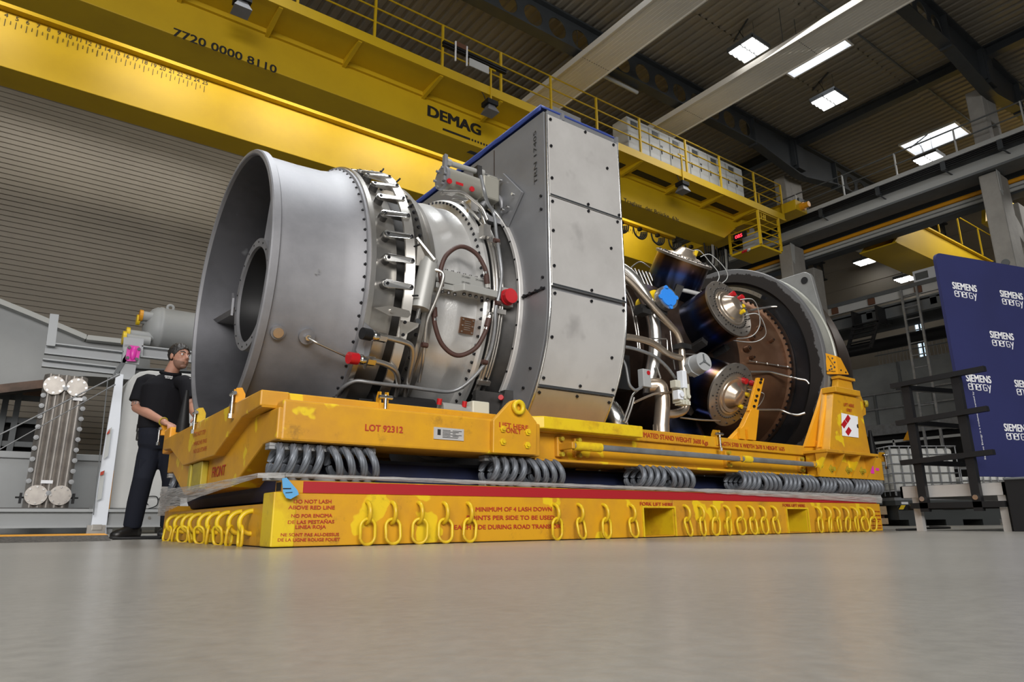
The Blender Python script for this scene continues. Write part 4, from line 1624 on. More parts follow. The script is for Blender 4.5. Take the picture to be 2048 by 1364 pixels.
# ---- stretch film left around the base
t = thing('stretch_film', 'loose translucent stretch film wrapped around the base of the yellow stand', 'film', (0, 0, .3))
b = MB()
rn = random.Random(5)
N = 120
vs = []
for i in range(N + 1):
    f = i / N
    x = .03 + 5.70 * f
    if f < .55:
        zt, zb = .343 - .014 * f, .322 - .022 * f
    else:
        g = (f - .55) / .45
        zt, zb = .338 - .008 * g, .306 - .05 * g
    for k in range(6):
        w = k / 5
        bulge = .012 * math.sin(PI * w)
        vs.append((x, -.006 - bulge - .004 * noise.noise(V((x * 6, k * 1.3, 0))), zt + (zb - zt) * w + .003 * noise.noise(V((x * 9, k, 3)))))
b.add(vs, [(i * 6 + k, i * 6 + k + 1, (i + 1) * 6 + k + 1, (i + 1) * 6 + k) for i in range(N) for k in range(5)], 0, True)
b.build('side_film', 'film', t)
b = MB()
vs = []
N = 60
for i in range(N + 1):
    f = i / N
    y = -.02 + 2.69 * f
    s_ = f ** 1.1
    zt = .338 + .045 * math.sin(PI * f * .5) - .07 * math.sin(PI * f) * .4
    zb = .315 - .14 * s_
    for k in range(12):
        w = k / 11
        z = zt + (zb - zt) * w
        vs.append((-.10 - .03 * math.sin(PI * f) + .012 * noise.noise(V((w * 9, f * 3, 1))) + .05 * f, y, z + .004 * noise.noise(V((f * 9, w * 3, 2)))))
b.add(vs, [(i * 12 + k, i * 12 + k + 1, (i + 1) * 12 + k + 1, (i + 1) * 12 + k) for i in range(N) for k in range(11)], 0, True)
b.build('front_film', 'film', t)
b = MB()
vs = [(-.10, -.02, .338), (-.10, -.02, .315), (.03, -.012, .318), (.03, -.012, .345)]
b.add(vs, [(0, 1, 2, 3)], 0, True)
vs = []
for i in range(10):
    a = -.05 + .0 * i
    for k in range(8):
        vs.append((-.05 + .1 * i / 9 * .8 + .02 * noise.noise(V((i, k, 5))), 2.67 + .03 * noise.noise(V((k, i, 1))), .40 - .22 * k / 7 + .01 * noise.noise(V((i, k, 9)))))
b.add(vs, [(i * 8 + k, i * 8 + k + 1, (i + 1) * 8 + k + 1, (i + 1) * 8 + k) for i in range(9) for k in range(7)], 0, True)
b.build('corner_film', 'film', t)
q = MB()
q.slab([(0.009,-0.035,0.315), (0.019,-0.035,0.251), (0.035,-0.035,0.226), (0.057,-0.035,0.221), (0.094,-0.035,0.243), (0.087,-0.035,0.261), (0.030,-0.035,0.320)], .003)
tg = tag(q.build('paper_tag', mat('blue_paper', (.10, .34, .62), .7)), 'blue paper tag tied to the film at the near stand corner', 'tag')
q = MB()
q.slab([(0.016,-0.040,0.271), (0.016,-0.040,0.266), (0.054,-0.040,0.267), (0.054,-0.040,0.272)], .001)
q.slab([(0.029,-0.040,0.251), (0.029,-0.040,0.248), (0.062,-0.040,0.251), (0.062,-0.040,0.254)], .001)
q.build('tag_writing', 'black_paint', tg)

# ================================================================= the gas turbine
AY, AZ = 1.335, 1.64
GT = thing('gas_turbine', 'large bare metal industrial gas turbine engine lying on the yellow stand', 'turbine', (2.7, AY, .75))
AX = (0, AY, AZ)


def cp(x, ph, r):
    # point on the engine: ph in degrees, 0 = side facing the camera, 90 = top
    a = math.radians(ph)
    return V((x, AY - r * math.cos(a), AZ + r * math.sin(a)))


def cn(ph):
    a = math.radians(ph)
    return V((0, -math.cos(a), math.sin(a)))


def rot_to(ph):
    # rotation that takes local -y (outward at ph 0) round the engine axis to angle ph
    return Euler((-math.radians(ph), 0, 0))


def lathe(prof, name, m, parent=None, n=96, closed=True, smooth=True):
    b = MB()
    b.lathe(prof, AX, (1, 0, 0), n, smooth=smooth, closed=closed)
    o = b.build(name, m, parent or GT)
    md = o.modifiers.new('edge', 'EDGE_SPLIT')
    md.split_angle = math.radians(32)
    return o


# --- intake casing (bellmouth) with rolled lip
intake = lathe([(-.02, .922), (-.024, .930), (-.020, .952), (-.012, .958), (.028, .958), (.034, .950), (.036, .934), (.25, .933), (.42, .940), (.50, .955), (.545, .985), (.55, 1.0), (.568, 1.0), (.568, .87),
                (.52, .87), (.36, .88), (.15, .91), (.03, .915), (0.0, .918)], 'intake_casing', 'cast_alu', n=128)
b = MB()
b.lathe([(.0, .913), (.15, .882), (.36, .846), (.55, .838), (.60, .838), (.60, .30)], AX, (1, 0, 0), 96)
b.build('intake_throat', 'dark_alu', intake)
b = MB()
b.lathe([(.14, .335), (.14, .392), (.16, .395), (.30, .40), (.58, .42), (.58, .335)], AX, (1, 0, 0), 64, closed=True)
hub = b.build('intake_hub', 'cast_alu', GT)
hub.modifiers.new('edge', 'EDGE_SPLIT').split_angle = math.radians(32)
b = MB()
b.lathe([(.16, .333), (.42, .30), (.5, .0)], AX, (1, 0, 0), 48)
b.build('hub_bore', 'black_metal', hub)
for k in range(20):
    q = MB()
    q.cyl(cp(.139, k * 18 + 4, .366), cp(.136, k * 18 + 4, .366), .006, n=8)
    q.build('hub_hole', 'black_metal', hub)
for ph in (58, 178, -62):
    q = MB()
    a, c = cp(.17, ph, .385), cp(.13, ph, .93)
    a2, c2 = cp(.50, ph, .385), cp(.50, ph, .89)
    tn = cn(ph + 90) * .022
    vs = [a, c, c2, a2]
    q.add([p + tn for p in vs] + [p - tn for p in vs] + [a + V((-.03, 0, 0)), c + V((-.03, 0, 0))],
          [(0, 1, 2, 3), (7, 6, 5, 4), (3, 2, 6, 7), (0, 8, 9, 1), (8, 4, 5, 9), (1, 9, 5, 2), (2, 5, 6)], 0)
    q.build('intake_strut', 'cast_alu', intake)
q = MB()
q.slab([cp(.13, 8, -.40), cp(.13, 6, -.40) + V((0, 0, .12)), cp(.14, 0, -.47) + V((0, 0, .14))], .015)
q.build('hub_lug', 'cast_alu', hub)
# ports on the intake
for (x, ph, r0, cap) in ((.098, -29.7, .034, 'cream'), (.268, -29.6, .040, None)):
    q = MB()
    c = cp(x, ph, .93)
    q.cyl(c, c + cn(ph) * .025, r0 + .008, n=20)
    pt = q.build('intake_port', 'cast_alu', intake)
    q = MB()
    if cap:
        q.cyl(c + cn(ph) * .024, c + cn(ph) * .034, r0 - .004, n=20)
        q.build('port_plug', 'straw_steel', pt)
    else:
        q.cyl(c + cn(ph) * .025, c + cn(ph) * .05, .018, n=6, smooth=False)
        q.build('port_union', 'bright_steel', pt)
q = MB()
a = cp(.27, -29.6, .985)
q.tube(fillet([a, a + cn(-29.6) * .03 + V((.03, 0, -.01)), (0.506,0.473,1.075), (0.564,0.518,1.064)], .04), .008, 8)
q.build('sensor_pipe', 'steel', GT)
q = MB()
q.text('4', (0.268,0.398,1.520), (.0, .0, 1), (-1, 0, 0), h=.02)
q.text('C07', (0.282,0.397,1.529), (.0, .0, 1), (-1, 0, 0), h=.014)
q.build('cast_marks', 'flange_grey', intake)

# --- bolted flange, vane casing
fl = lathe([(.568, .86), (.568, 1.012), (.60, 1.012), (.60, .972), (.66, .968), (.75, .955), (.765, .955), (.765, .86)], 'vane_casing', 'steel', n=128)
bolt0 = None


def stud(r, x, hgt=.014, rad=.0125, m='black_bolt', axis='x'):
    q = MB()
    q.cyl((0, 0, 0), (-hgt * .8, 0, 0), rad, n=6, smooth=False)
    q.cyl((-hgt * .8, 0, 0), (-hgt * 1.2, 0, 0), rad * .55, n=6)
    return q


for k in range(40):
    ph = -52 + k * 4.7
    if bolt0 is None:
        bolt0 = stud(1, 0).build('flange_bolt', 'black_bolt', GT, local=True)
        o = bolt0
    else:
        o = put(bolt0, GT, (0, 0, 0))
    o.location = cp(.549, ph, .978 + .0) - GT.location

# --- unison ring and vane levers
ring = lathe([(.79, 1.02), (.79, 1.035), (.845, 1.052), (.85, 1.04), (.85, 1.02)], 'unison_ring', 'steel', n=128)
lever0 = None
for k in range(14):
    ph = -6.2 + 9.5 * k - 9.5 * 0
    if k == 0:
        # lever built at ph 0, then turned round the engine axis
        q = MB()
        q.cyl((.675, -.955, 0), (.675, -1.005, 0), .030, n=20)
        lever0 = q.build('vane_lever', 'dark_steel', GT, local=True)
        q = MB()
        P_ = []
        for i in range(9):
            t = PI / 2 + PI * i / 8
            P_.append((.675 + .026 * math.cos(t), .026 * math.sin(t)))
        for i in range(9):
            t = -PI / 2 + PI * i / 8
            P_.append((.825 + .018 * math.cos(t), .018 * math.sin(t)))
        n_ = len(P_)
        vs = [(p[0], -1.005, p[1]) for p in P_] + [(p[0], -1.005 - .012 - (.035 if p[0] > .76 else .006), p[1]) for p in P_]
        q.add(vs, [tuple(range(n_ - 1, -1, -1)), tuple(range(n_, 2 * n_))] + [(i, (i + 1) % n_, n_ + (i + 1) % n_, n_ + i) for i in range(n_)])
        q.build('lever_arm', 'bright_steel', lever0, local=True)
        q = MB()
        q.cyl((.675, -1.01, 0), (.675, -1.03, 0), .011, n=8)
        q.cyl((.825, -1.05, 0), (.825, -1.062, 0), .010, n=8)
        q.build('lever_pin', 'black_bolt', lever0, local=True)
        o = lever0
    else:
        o = put(lever0, GT, (0, 0, 0))
    o.location = V((0, AY, AZ)) - GT.location
    o.rotation_euler = rot_to(ph)
q = MB()
P2 = [(.60, 0), (.70, .03), (.83, .022), (.845, 0), (.83, -.022), (.70, -.03)]
vs = [(p[0], -1.04, p[1]) for p in P2] + [(p[0], -1.052, p[1]) for p in P2]
q.add(vs, [(5, 4, 3, 2, 1, 0), (6, 7, 8, 9, 10, 11)] + [(i, (i + 1) % 6, 6 + (i + 1) % 6, 6 + i) for i in range(6)])
q.cyl((.71, -1.05, 0), (.71, -1.065, 0), .012, n=8)
o = q.build('flat_lever', 'steel', GT, local=True)
o.location = V((0, AY, AZ)) - GT.location
o.rotation_euler = rot_to(-15.5)
for ph in (-9, 9, 27, 45, 63):
    q = MB()
    q.cyl(cp(.84, ph, 1.045), cp(.86, ph, 1.085), .006, n=6)
    q.build('ring_pin', 'black_bolt', ring)

# --- gap, second flange, compressor case
lathe([(.765, .86), (.765, .905), (.85, .90), (.96, .905), (.96, .86)], 'gap_casing', 'dark_steel')
f2 = lathe([(.955, .86), (.955, .985), (.985, .985), (.985, .925), (1.03, .915), (1.03, .945), (1.06, .945), (1.06, .86)], 'front_flange', 'steel', n=128)
for k in range(40):
    o = put(bolt0, GT, cp(.955, -50 + k * 4.6, .962) - GT.location)
case = lathe([(1.06, .86), (1.06, .905), (1.10, .90), (1.18, .903), (1.235, .925), (1.27, .925), (1.33, .915), (1.395, .925), (1.41, .985), (1.43, 1.0), (1.455, 1.0), (1.455, .86)],
             'compressor_case', 'case_steel', n=128)
for k in range(46):
    ph = -62 + k * 3.6
    q = MB() if k == 0 else None
    if k == 0:
        q.cyl((0, .0, 0), (0, -.016, 0), .011, n=6, smooth=False)
        rb0 = q.build('case_bolt', 'black_bolt', GT, local=True)
        o = rb0
    else:
        o = put(rb0, GT, (0, 0, 0))
    o.location = cp(1.405, ph, .965) - GT.location
    o.rotation_euler = Euler((0, 0, 0))
    o.rotation_euler = (-math.radians(ph), 0, math.radians(-35) * 0)
# horizontal joint flange and its lug
b = MB()
b.bx(1.03, 1.42, .335, .47, 1.625, 1.715)
b.bx(1.03, 1.42, .335, .47, 1.58, 1.62)
sp = b.build('joint_flange', 'grey_act', GT, .004)
b = MB()
b.prism([(1.12, .40), (1.20, .27), (1.47, .27), (1.47, .40)], 'xy', 1.575, 1.625)
b.build('joint_lug', 'grey_act', sp, .004)
for k in range(8):
    q = MB()
    x = 1.07 + k * .047
    q.cyl((x, .36, 1.715), (x, .36, 1.73), .010, n=6, smooth=False)
    q.cyl((x + .02, .32 if k > 2 else .36, 1.575), (x + .02, .32 if k > 2 else .36, 1.56), .011, n=6, smooth=False)
    q.build('joint_bolt', 'dark_steel', sp)
b = MB()
for (x, z) in ((1.22, 1.69), (1.33, 1.69), (1.22, 1.65), (1.22, 1.60), (1.33, 1.60)):
    b.text('27LV0001', (x, .334, z), (1, 0, 0), (0, 0, 1), h=.012)
b.build('joint_stamp', 'black_paint', sp)
b = MB()
c = cp(1.33, -15.4, .925)
o = b.bx(1.275, 1.385, -.012, .0, -.055, .055).build('data_plate', 'brown_case', case, local=True)
o.location = c - GT.location
o.rotation_euler = rot_to(-15.4)
b = MB()
for (x, z) in ((1.29, .04), (1.37, .04), (1.29, 0), (1.37, 0), (1.29, -.042), (1.37, -.042)):
    b.cyl((x, -.012, z), (x, -.018, z), .006, n=8)
for k in range(5):
    b.bx(1.305, 1.355, -.0135, -.012, .028 - .014 * k, .032 - .014 * k)
b.build('plate_rivets', 'steel', o, local=True)
o.location = V((0, c.y, c.z)) - V((0, GT.location.y, GT.location.z)) - V((GT.location.x, 0, 0))
# brown hoses
for pts in ([(1.070,0.346,1.606), (1.055,0.336,1.687), (1.092,0.319,1.812), (1.194,0.305,1.892), (1.314,0.299,1.864), (1.383,0.292,1.762), (1.405,0.306,1.681)],
            [(1.033,0.365,1.441), (1.051,0.381,1.340), (1.118,0.395,1.220), (1.228,0.388,1.164), (1.347,0.361,1.222), (1.406,0.330,1.334), (1.432,0.328,1.425)]):
    q = MB()
    q.tube(bez(pts, 8), .0155, 10)
    h = q.build('fuel_hose', 'hose', GT)
    for (a, c) in ((pts[0], pts[1]), (pts[-1], pts[-2])):
        q = MB()
        a, c = V(a), V(c)
        d = (c - a).normalized()
        q.cyl(a - d * .01, a + d * .05, .020, n=12)
        q.build('hose_sleeve', 'hose', h)
        q = MB()
        q.cyl(a - d * .035, a - d * .005, .014, n=6, smooth=False)
        q.cyl(a + d * .06, a + d * .075, .017, n=10)
        q.build('hose_fitting', 'bright_steel', h)
q = MB()
q.tube(fillet([(1.429,0.335,1.669), (1.436,0.315,1.625), (1.491,0.335,1.653)], .02), .011, 8)
q.build('hose_elbow', 'bright_steel', GT)
q = MB()
q.tube(fillet([(1.449,0.352,1.456), (1.430,0.319,1.472), (1.495,0.347,1.487)], .02), .011, 8)
q.build('hose_elbow', 'bright_steel', GT)

# --- hydraulic ram on the casing side
A, B = V((0.962,0.318,1.719)), V((0.915,0.336,1.432))
C2 = V((0.905,0.364,1.328))
b = MB()
b.cyl(A, B, .062, n=24)
b.cyl(A, A + (A - B).normalized() * .035, .050, n=24)
b.cyl(B, B + (B - A).normalized() * .02, .062, n=24)
ram = b.build('hydraulic_ram', 'grey_act', GT)
b = MB()
b.cyl(B, C2, .014, n=12)
b.cyl(C2 + V((0, -.0, 0)), C2 + V((0, -.03, 0)), .02, n=12)
b.build('ram_rod', 'bright_steel', ram)
b = MB()
b.slab([(0.884,0.378,1.895), (0.844,0.277,1.856), (0.953,0.238,1.718), (0.976,0.317,1.698), (0.876,0.347,1.703)], .012)
b.slab([(0.887,0.392,1.907), (0.950,0.393,1.909), (0.948,0.359,1.729), (0.882,0.357,1.700)], .012)
b.build('ram_bracket', 'steel', ram)
b = MB()
b.slab([(0.782,0.336,1.317), (0.906,0.327,1.313), (0.904,0.334,1.291), (0.803,0.375,1.214)], .014)
b.build('ram_clevis', 'steel', ram)
for p in ((0.797,0.311,1.297), (0.801,0.338,1.224)):
    q = MB()
    q.cyl(p, V(p) + V((0, -.012, 0)), .011, n=6)
    q.build('clevis_bolt', 'black_bolt', ram)
q = MB()
q.tube(bez([(0.975,0.275,1.668), (1.023,0.255,1.655), (1.031,0.256,1.606), (1.007,0.298,1.478), (0.976,0.346,1.352), (0.991,0.399,1.235), (1.013,0.458,1.119), (1.038,0.526,1.052), (1.050,0.571,0.995)], 7), .011, 8)
q.build('ram_pipe', 'steel', ram)

# --- pipe ring, duct drum, hood ring
lathe([(1.455, .86), (1.455, .955), (1.50, .955), (1.50, .95), (1.60, .96), (1.69, 1.04), (1.69, .86)], 'duct_drum', 'dark_steel')
lathe([(1.655, 1.035), (1.655, 1.058), (1.66, 1.062), (1.69, 1.062), (1.69, 1.035)], 'hood_ring', 'sheet_steel', n=128)
for k in range(18):
    o = put(bolt0, GT, cp(1.656, -48 + k * 9, 1.047) - GT.location)
    o.scale = (.5, .6, .6)


def ringpipe(x, r, p0, p1, rad, name='ring_pipe', m='steel', n=24, lead=(), tail=()):
    q = MB()
    q.tube([V(p) for p in lead] + [cp(x, p0 + (p1 - p0) * i / n, r) for i in range(n + 1)] + [V(p) for p in tail], rad, 8)
    return q.build(name, m, GT)


ringpipe(1.475, 1.015, 62, -42, .009)
ringpipe(1.495, 1.02, 66, -50, .013)
ringpipe(1.525, 1.015, 58, -34, .010)
ringpipe(1.555, 1.0, 50, -55, .009)
for ph in (50, 22, -8, -36):
    q = MB()
    c = cp(1.51, ph, 1.03)
    q.bx(-.05, .05, -.012, .012, -.016, .016)
    o = q.build('pipe_clip', 'steel', GT, local=True)
    o.location = c - GT.location
    o.rotation_euler = rot_to(ph)
# big grey conduit sweeping down beside the hood
q = MB()
q.tube(bez([(1.387,0.358,2.497), (1.390,0.323,2.373), (1.447,0.364,2.310), (1.524,0.393,2.245), (1.501,0.330,2.062), (1.495,0.285,1.895), (1.500,0.270,1.744), (1.476,0.266,1.594), (1.460,0.286,1.490), (1.471,0.313,1.358), (1.476,0.375,1.216), (1.441,0.430,1.108),
            (1.360,0.502,1.001), (1.268,0.541,0.953), (1.118,0.545,0.948), (0.970,0.542,0.951), (0.819,0.522,0.944), (0.684,0.521,0.945), (0.602,0.545,0.949), (0.555,0.597,0.921), (0.546,0.681,0.884)], 7), .0125, 10)
cd = q.build('grey_conduit', 'galv', GT)
for p in ((1.484,0.306,2.000), (1.471,0.271,1.530), (1.448,0.398,1.144), (0.987,0.395,1.194)):
    q = MB()
    p = V(p)
    q.cyl(p - V((.02, 0, -.006)), p + V((.02, 0, .006)), .017, n=10)
    q.build('conduit_clip', 'hose', cd)
# inspection plates on the drum
for (x, ph, w, h) in ((1.57, 10, .04, .05), (1.575, 18, .04, .04), (1.57, 25, .035, .06), (1.575, 2.5, .04, .03)):
    q = MB()
    q.bx(-w, w, -.012, 0, -h, h)
    o = q.build('cover_plate', 'steel', GT, local=True)
    o.location = cp(x, ph, .935) - GT.location
    o.rotation_euler = rot_to(ph)
# red-capped port
q = MB()
q.bx(-.06, .06, -.02, .03, -.065, .065)
o = q.build('port_block', 'grey_act', GT, local=True)
o.location = cp(1.57, -1.5, 1.0) - GT.location
o.rotation_euler = rot_to(-1.5)
q = MB()
c = V((1.566,0.246,1.602))
q.cyl(c + V((0, .05, 0)), c, .052, n=24)
q.cyl(c + V((0, .055, 0)), c + V((0, .04, 0)), .058, n=24)
q.build('red_port_cap', 'red_plastic', GT)

# --- fuel pipes with capped unions at the lower left
for (tip, back, col, path) in (((0.542,0.331,1.191), (0.652,0.352,1.192), 'black_metal', [(0.670,0.350,1.197), (0.792,0.353,1.191), (0.884,0.369,1.180), (0.923,0.425,1.116), (0.956,0.557,0.965), (1.005,0.715,0.856)]),
                               ((0.497,0.406,1.052), (0.618,0.426,1.056), 'red_plastic', [(0.632,0.423,1.061), (0.734,0.428,1.053), (0.824,0.457,1.029), (0.880,0.528,0.968), (0.906,0.615,0.904), (0.933,0.722,0.850)])):
    q = MB()
    q.tube(fillet(path, .10, 8), .0185, 12)
    fp = q.build('fuel_pipe', 'steel', GT)
    tip, back = V(tip), V(back)
    d = (back - tip).normalized()
    q = MB()
    q.cyl(tip - d * .01, tip + d * .05, .036, n=20)
    q.build('union_cap', col, fp)
    q = MB()
    q.cyl(tip + d * .05, tip + d * .10, .027, n=16)
    q.cyl(tip + d * .07, tip + d * .085, .033, n=16)
    q.cyl(back - d * .01, back + d * .045, .030, n=6, smooth=False)
    q.build('pipe_union', 'bright_steel', fp)
q = MB()
q.slab([(0.567,0.382,1.276), (0.624,0.352,1.218), (0.625,0.466,1.015), (0.621,0.479,1.014), (0.554,0.458,1.119)], .010)
q.build('union_bracket', 'sheet_grey', GT)
# braided hoses going under the intake
q = MB()
for k in range(3):
    q.tube(bez([(0.616,0.578,0.956), (0.561,0.597,0.922), (0.547,0.684,0.894), (0.560,0.774,0.861)], 6), .010, 6)
    q.v = [(v[0] + (.02 if i % 2 else 0), v[1], v[2]) for i, v in enumerate(q.v)] if False else q.v
    break
q.build('hose_bundle', 'galv', GT)
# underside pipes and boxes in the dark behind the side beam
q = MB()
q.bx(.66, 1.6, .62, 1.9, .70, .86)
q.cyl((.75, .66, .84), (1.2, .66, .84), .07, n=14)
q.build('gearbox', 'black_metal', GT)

# --- small actuator lying behind the side beam (red capped)
A = V((1.077,0.340,0.791))
B = V((1.279,0.340,0.787))
q = MB()
q.cyl(A, B, .045, n=16)
la = q.build('lower_actuator', 'grey_act', GT)
q = MB()
q.bx(B.x, B.x + .13, .28, .42, B.z - .06, B.z + .07)
q.build('actuator_head', 'cream', la, .008)
for p in ((1.051,0.310,0.813), (1.233,0.310,0.814)):
    q = MB()
    p = V(p)
    q.cyl(p, p + V((0, -.01, .035)), .016, n=12)
    q.build('actuator_cap', 'red_plastic', la)
q = MB()
q.prism([(1.57, .78), (1.72, .78), (1.72, .98), (1.62, .98)], 'xz', .40, .46)
q.bx(1.40, 1.62, .43, .47, .80, .96)
mp_ = q.build('mount_plate', 'dark_steel', GT)
q = MB()
p = V((1.581,0.390,0.918))
q.cyl(p, p + V((-.02, -.02, 0)), .018, n=12)
q.build('mount_cap', 'red_plastic', mp_)

# --- upper actuator beside the hood
A, B = V((1.216,0.550,2.501)), V((1.493,0.550,2.496))
d = (B - A).normalized()
q = MB()
q.cyl(A - d * .03, B, .085, n=28)
ua = q.build('upper_actuator', 'act_olive', GT)
q = MB()
q.cyl(A - d * .045, A - d * .02, .088, n=28)
q.bar(A - d * .05 + V((0, -.05, -.05)), A - d * .03 + V((0, -.03, .17)), .035, .025)
for k in range(6):
    t_ = PI / 3 * k
    q.cyl(A - d * .045 + V((0, .07 * math.cos(t_), .07 * math.sin(t_))), A - d * .065 + V((0, .07 * math.cos(t_), .07 * math.sin(t_))), .010, n=6)
q.build('actuator_end', 'sheet_grey', ua)
q = MB()
q.bar(B - d * .02, B + d * .13, .185, .185)
q.bar(B + d * .03 + V((0, 0, .1)), B + d * .13 + V((0, 0, .1)), .16, .03)
q.build('actuator_head', 'act_olive', ua, .015)
E_ = V((1.219,0.530,2.625))
G_ = V((1.470,0.530,2.633))
q = MB()
q.cyl(E_, G_, .020, n=14)
q.cyl(G_, G_ + (G_ - E_).normalized() * .05, .028, n=14)
q.cyl(E_ - V((.02, 0, 0)), E_ + V((.015, 0, 0)), .03, n=6, smooth=False)
q.build('actuator_bar', 'grey_act', ua)
q = MB()
q.bar(G_ + V((.0, 0, .04)), G_ + V((.01, 0, -.16)), .06, .04)
q.build('bar_bracket', 'dark_steel', ua)
q = MB()
q.tube([(1.492,0.530,2.636), (1.701,0.600,2.686)], .008, 6)
q.build('link_rod', 'steel', ua)
for p in ((1.185,0.462,2.437), (1.374,0.462,2.432)):
    q = MB()
    q.cyl(p, V(p) + V((0, -.012, 0)), .020, n=14)
    q.build('actuator_cap', 'red_plastic', ua)
q = MB()
q.bx(-.03, .03, -.004, 0, -.01, .01)
o = q.build('actuator_label', 'red_plastic', ua, local=True)
o.location = V((1.271,0.460,2.443)) - GT.location
# mounting plate on the hood
q = MB()
q.slab([(1.662,0.478,2.662), (1.662,0.244,2.406), (1.662,0.431,2.210), (1.662,0.578,2.438)], .02)
hp = q.build('actuator_mount', 'sheet_grey', GT)
q = MB()
q.bx(1.47, 1.665, .50, .66, 2.25, 2.29)
q.tube(bez([(1.50, .52, 2.36), (1.58, .5, 2.46), (1.66, .5, 2.44), (1.68, .5, 2.34)], 6), .022, 8)
q.build('mount_shelf', 'sheet_grey', hp)
for p in ((1.640,0.306,2.405), (1.640,0.374,2.330), (1.640,0.461,2.585), (1.640,0.437,2.335)):
    q = MB()
    q.cyl(p, V(p) - V((.02, 0, 0)), .012, n=6)
    q.build('mount_bolt', 'bright_steel', hp)
# pipe run over the top
for (k, path) in enumerate(([(1.133,0.480,2.333), (1.249,0.518,2.406), (1.353,0.549,2.438), (1.443,0.554,2.386), (1.495,0.531,2.331), (1.478,0.428,2.149)],
                            [(1.110,0.419,2.319), (1.287,0.443,2.382), (1.448,0.428,2.297), (1.481,0.413,2.203)],
                            [(1.272,0.554,2.357), (1.379,0.591,2.395), (1.408,0.498,2.274), (1.444,0.467,2.213)])):
    q = MB()
    q.tube(fillet(path, .05, 5), .011, 8)
    q.build('top_pipe', 'steel', GT)
for p in ((1.428,0.544,2.346), (1.424,0.372,2.084), (1.253,0.560,2.449)):
    q = MB()
    p = V(p)
    q.bx(p.x - .03, p.x + .03, p.y - .04, p.y + .02, p.z - .05, p.z + .04)
    q.build('pipe_bracket', 'steel', GT)

# --- bleed hood: flat box above the axis, round below
N_ = 40
R_ = 1.335
ZT = 2.95


def hood_loop(r, ztop):
    pts = [(AY - r, ztop)]
    for i in range(N_ + 1):
        a = PI * i / N_
        pts.append((AY - r * math.cos(a), 1.62 - r * math.sin(a)))
    pts.append((AY + r, ztop))
    return pts


b = MB()
lo = hood_loop(R_ - .01, ZT - .0)
b.prism(lo, 'yz', 1.725, 2.415)
hood = b.build('bleed_hood', 'sheet_grey', GT)
hood.modifiers.new('edge', 'EDGE_SPLIT').split_angle = math.radians(20)
# front sheet with bent seam
b = MB()
b.prism(lo, 'yz', 1.712, 1.724)
fs_ = b.build('hood_front_sheet', 'sheet_grey', hood)
q = MB()
q.bx(1.705, 1.712, .03, .42, 1.612, 1.628)
q.cyl((1.70, .42, 1.62), (1.70, .12, 1.62), .006, n=6)
for k in range(6):
    q.cyl((1.712, .05 + k * .065, 1.62), (1.69, .05 + k * .065, 1.62), .012, n=8)
q.build('seam_rail', 'black_bolt', fs_)
q = MB()
q.bx(1.709, 1.7125, .62, .626, 2.05, 2.93)
q.build('seam_line', 'brown_dark', fs_)
q = MB()
q.text('TRN 17405', (1.709,0.089,2.417), (0, 0, 1), (0, 1, 0), h=.035, w=.42, bold=.0)
q.build('stencil_number', 'black_paint', fs_)
# near side panels
rows = [(2.30, 2.925), (1.645, 2.285)]
for (z0, z1) in rows:
    q = MB()
    q.bx(1.735, 2.425, -.012, .0, z0, z1)
    pn = q.build('hood_panel', 'sheet_steel', hood, .003)
    q = MB()
    q.bx(1.735, 2.425, -.020, .0, z0 - .012, z0 + .002)
    q.build('panel_lip', 'bright_steel', pn)
    for (x, z) in ((1.755, .94), (1.755, .60), (1.755, .20), (2.09, .03), (2.09, .97), (2.38, .96), (2.40, .03), (2.30, .60)):
        q = MB()
        zz = z0 + (z1 - z0) * z
        q.cyl((x, -.012, zz), (x, -.022, zz), .011, n=8)
        q.build('panel_bolt', 'black_bolt', pn)
for (a0, a1, m) in ((.6, 28.0, 'sheet_steel'), (29.2, 60, 'reflect_sheet')):
    q = MB()
    K = 24
    vs = []
    for r in (R_ - .008, R_ + .006):
        for i in range(K + 1):
            a = math.radians(a0 + (a1 - a0) * i / K)
            y, z = AY - r * math.cos(a), 1.62 - r * math.sin(a)
            vs += [(1.735, y, z), (2.425, y, z)]
    o2 = 2 * (K + 1)
    fs = []
    for i in range(K):
        fs.append((o2 + 2 * i, o2 + 2 * i + 1, o2 + 2 * i + 3, o2 + 2 * i + 2))
        fs.append((2 * i + 2, 2 * i + 3, 2 * i + 1, 2 * i))
        fs.append((2 * i, o2 + 2 * i, o2 + 2 * i + 2, 2 * i + 2))
        fs.append((2 * i + 1, 2 * i + 3, o2 + 2 * i + 3, o2 + 2 * i + 1))
    fs += [(0, 1, o2 + 1, o2), (2 * K, o2 + 2 * K, o2 + 2 * K + 1, 2 * K + 1)]
    q.add(vs, fs, 0, True)
    pn = q.build('hood_panel', m, hood)
    pn.modifiers.new('edge', 'EDGE_SPLIT').split_angle = math.radians(30)
    for (x, t) in ((1.76, .04), (1.76, .5), (1.76, .93), (2.09, .03), (2.09, .96), (2.40, .05), (2.40, .95), (2.32, .6)):
        q = MB()
        a = a0 + (a1 - a0) * t
        c = V((x, AY - (R_ + .006) * math.cos(math.radians(a)), 1.62 - (R_ + .006) * math.sin(math.radians(a))))
        n_ = V((0, -math.cos(math.radians(a)), -math.sin(math.radians(a))))
        q.cyl(c, c + n_ * .01, .011, n=8)
        q.build('panel_bolt', 'black_bolt', pn)
    q = MB()
    a = math.radians(a1 + .5)
    y, z = AY - (R_ + .010) * math.cos(a), 1.62 - (R_ + .010) * math.sin(a)
    q.bar((1.735, y, z), (2.425, y, z), .014, .014)
    q.build('panel_lip', 'bright_steel', pn)
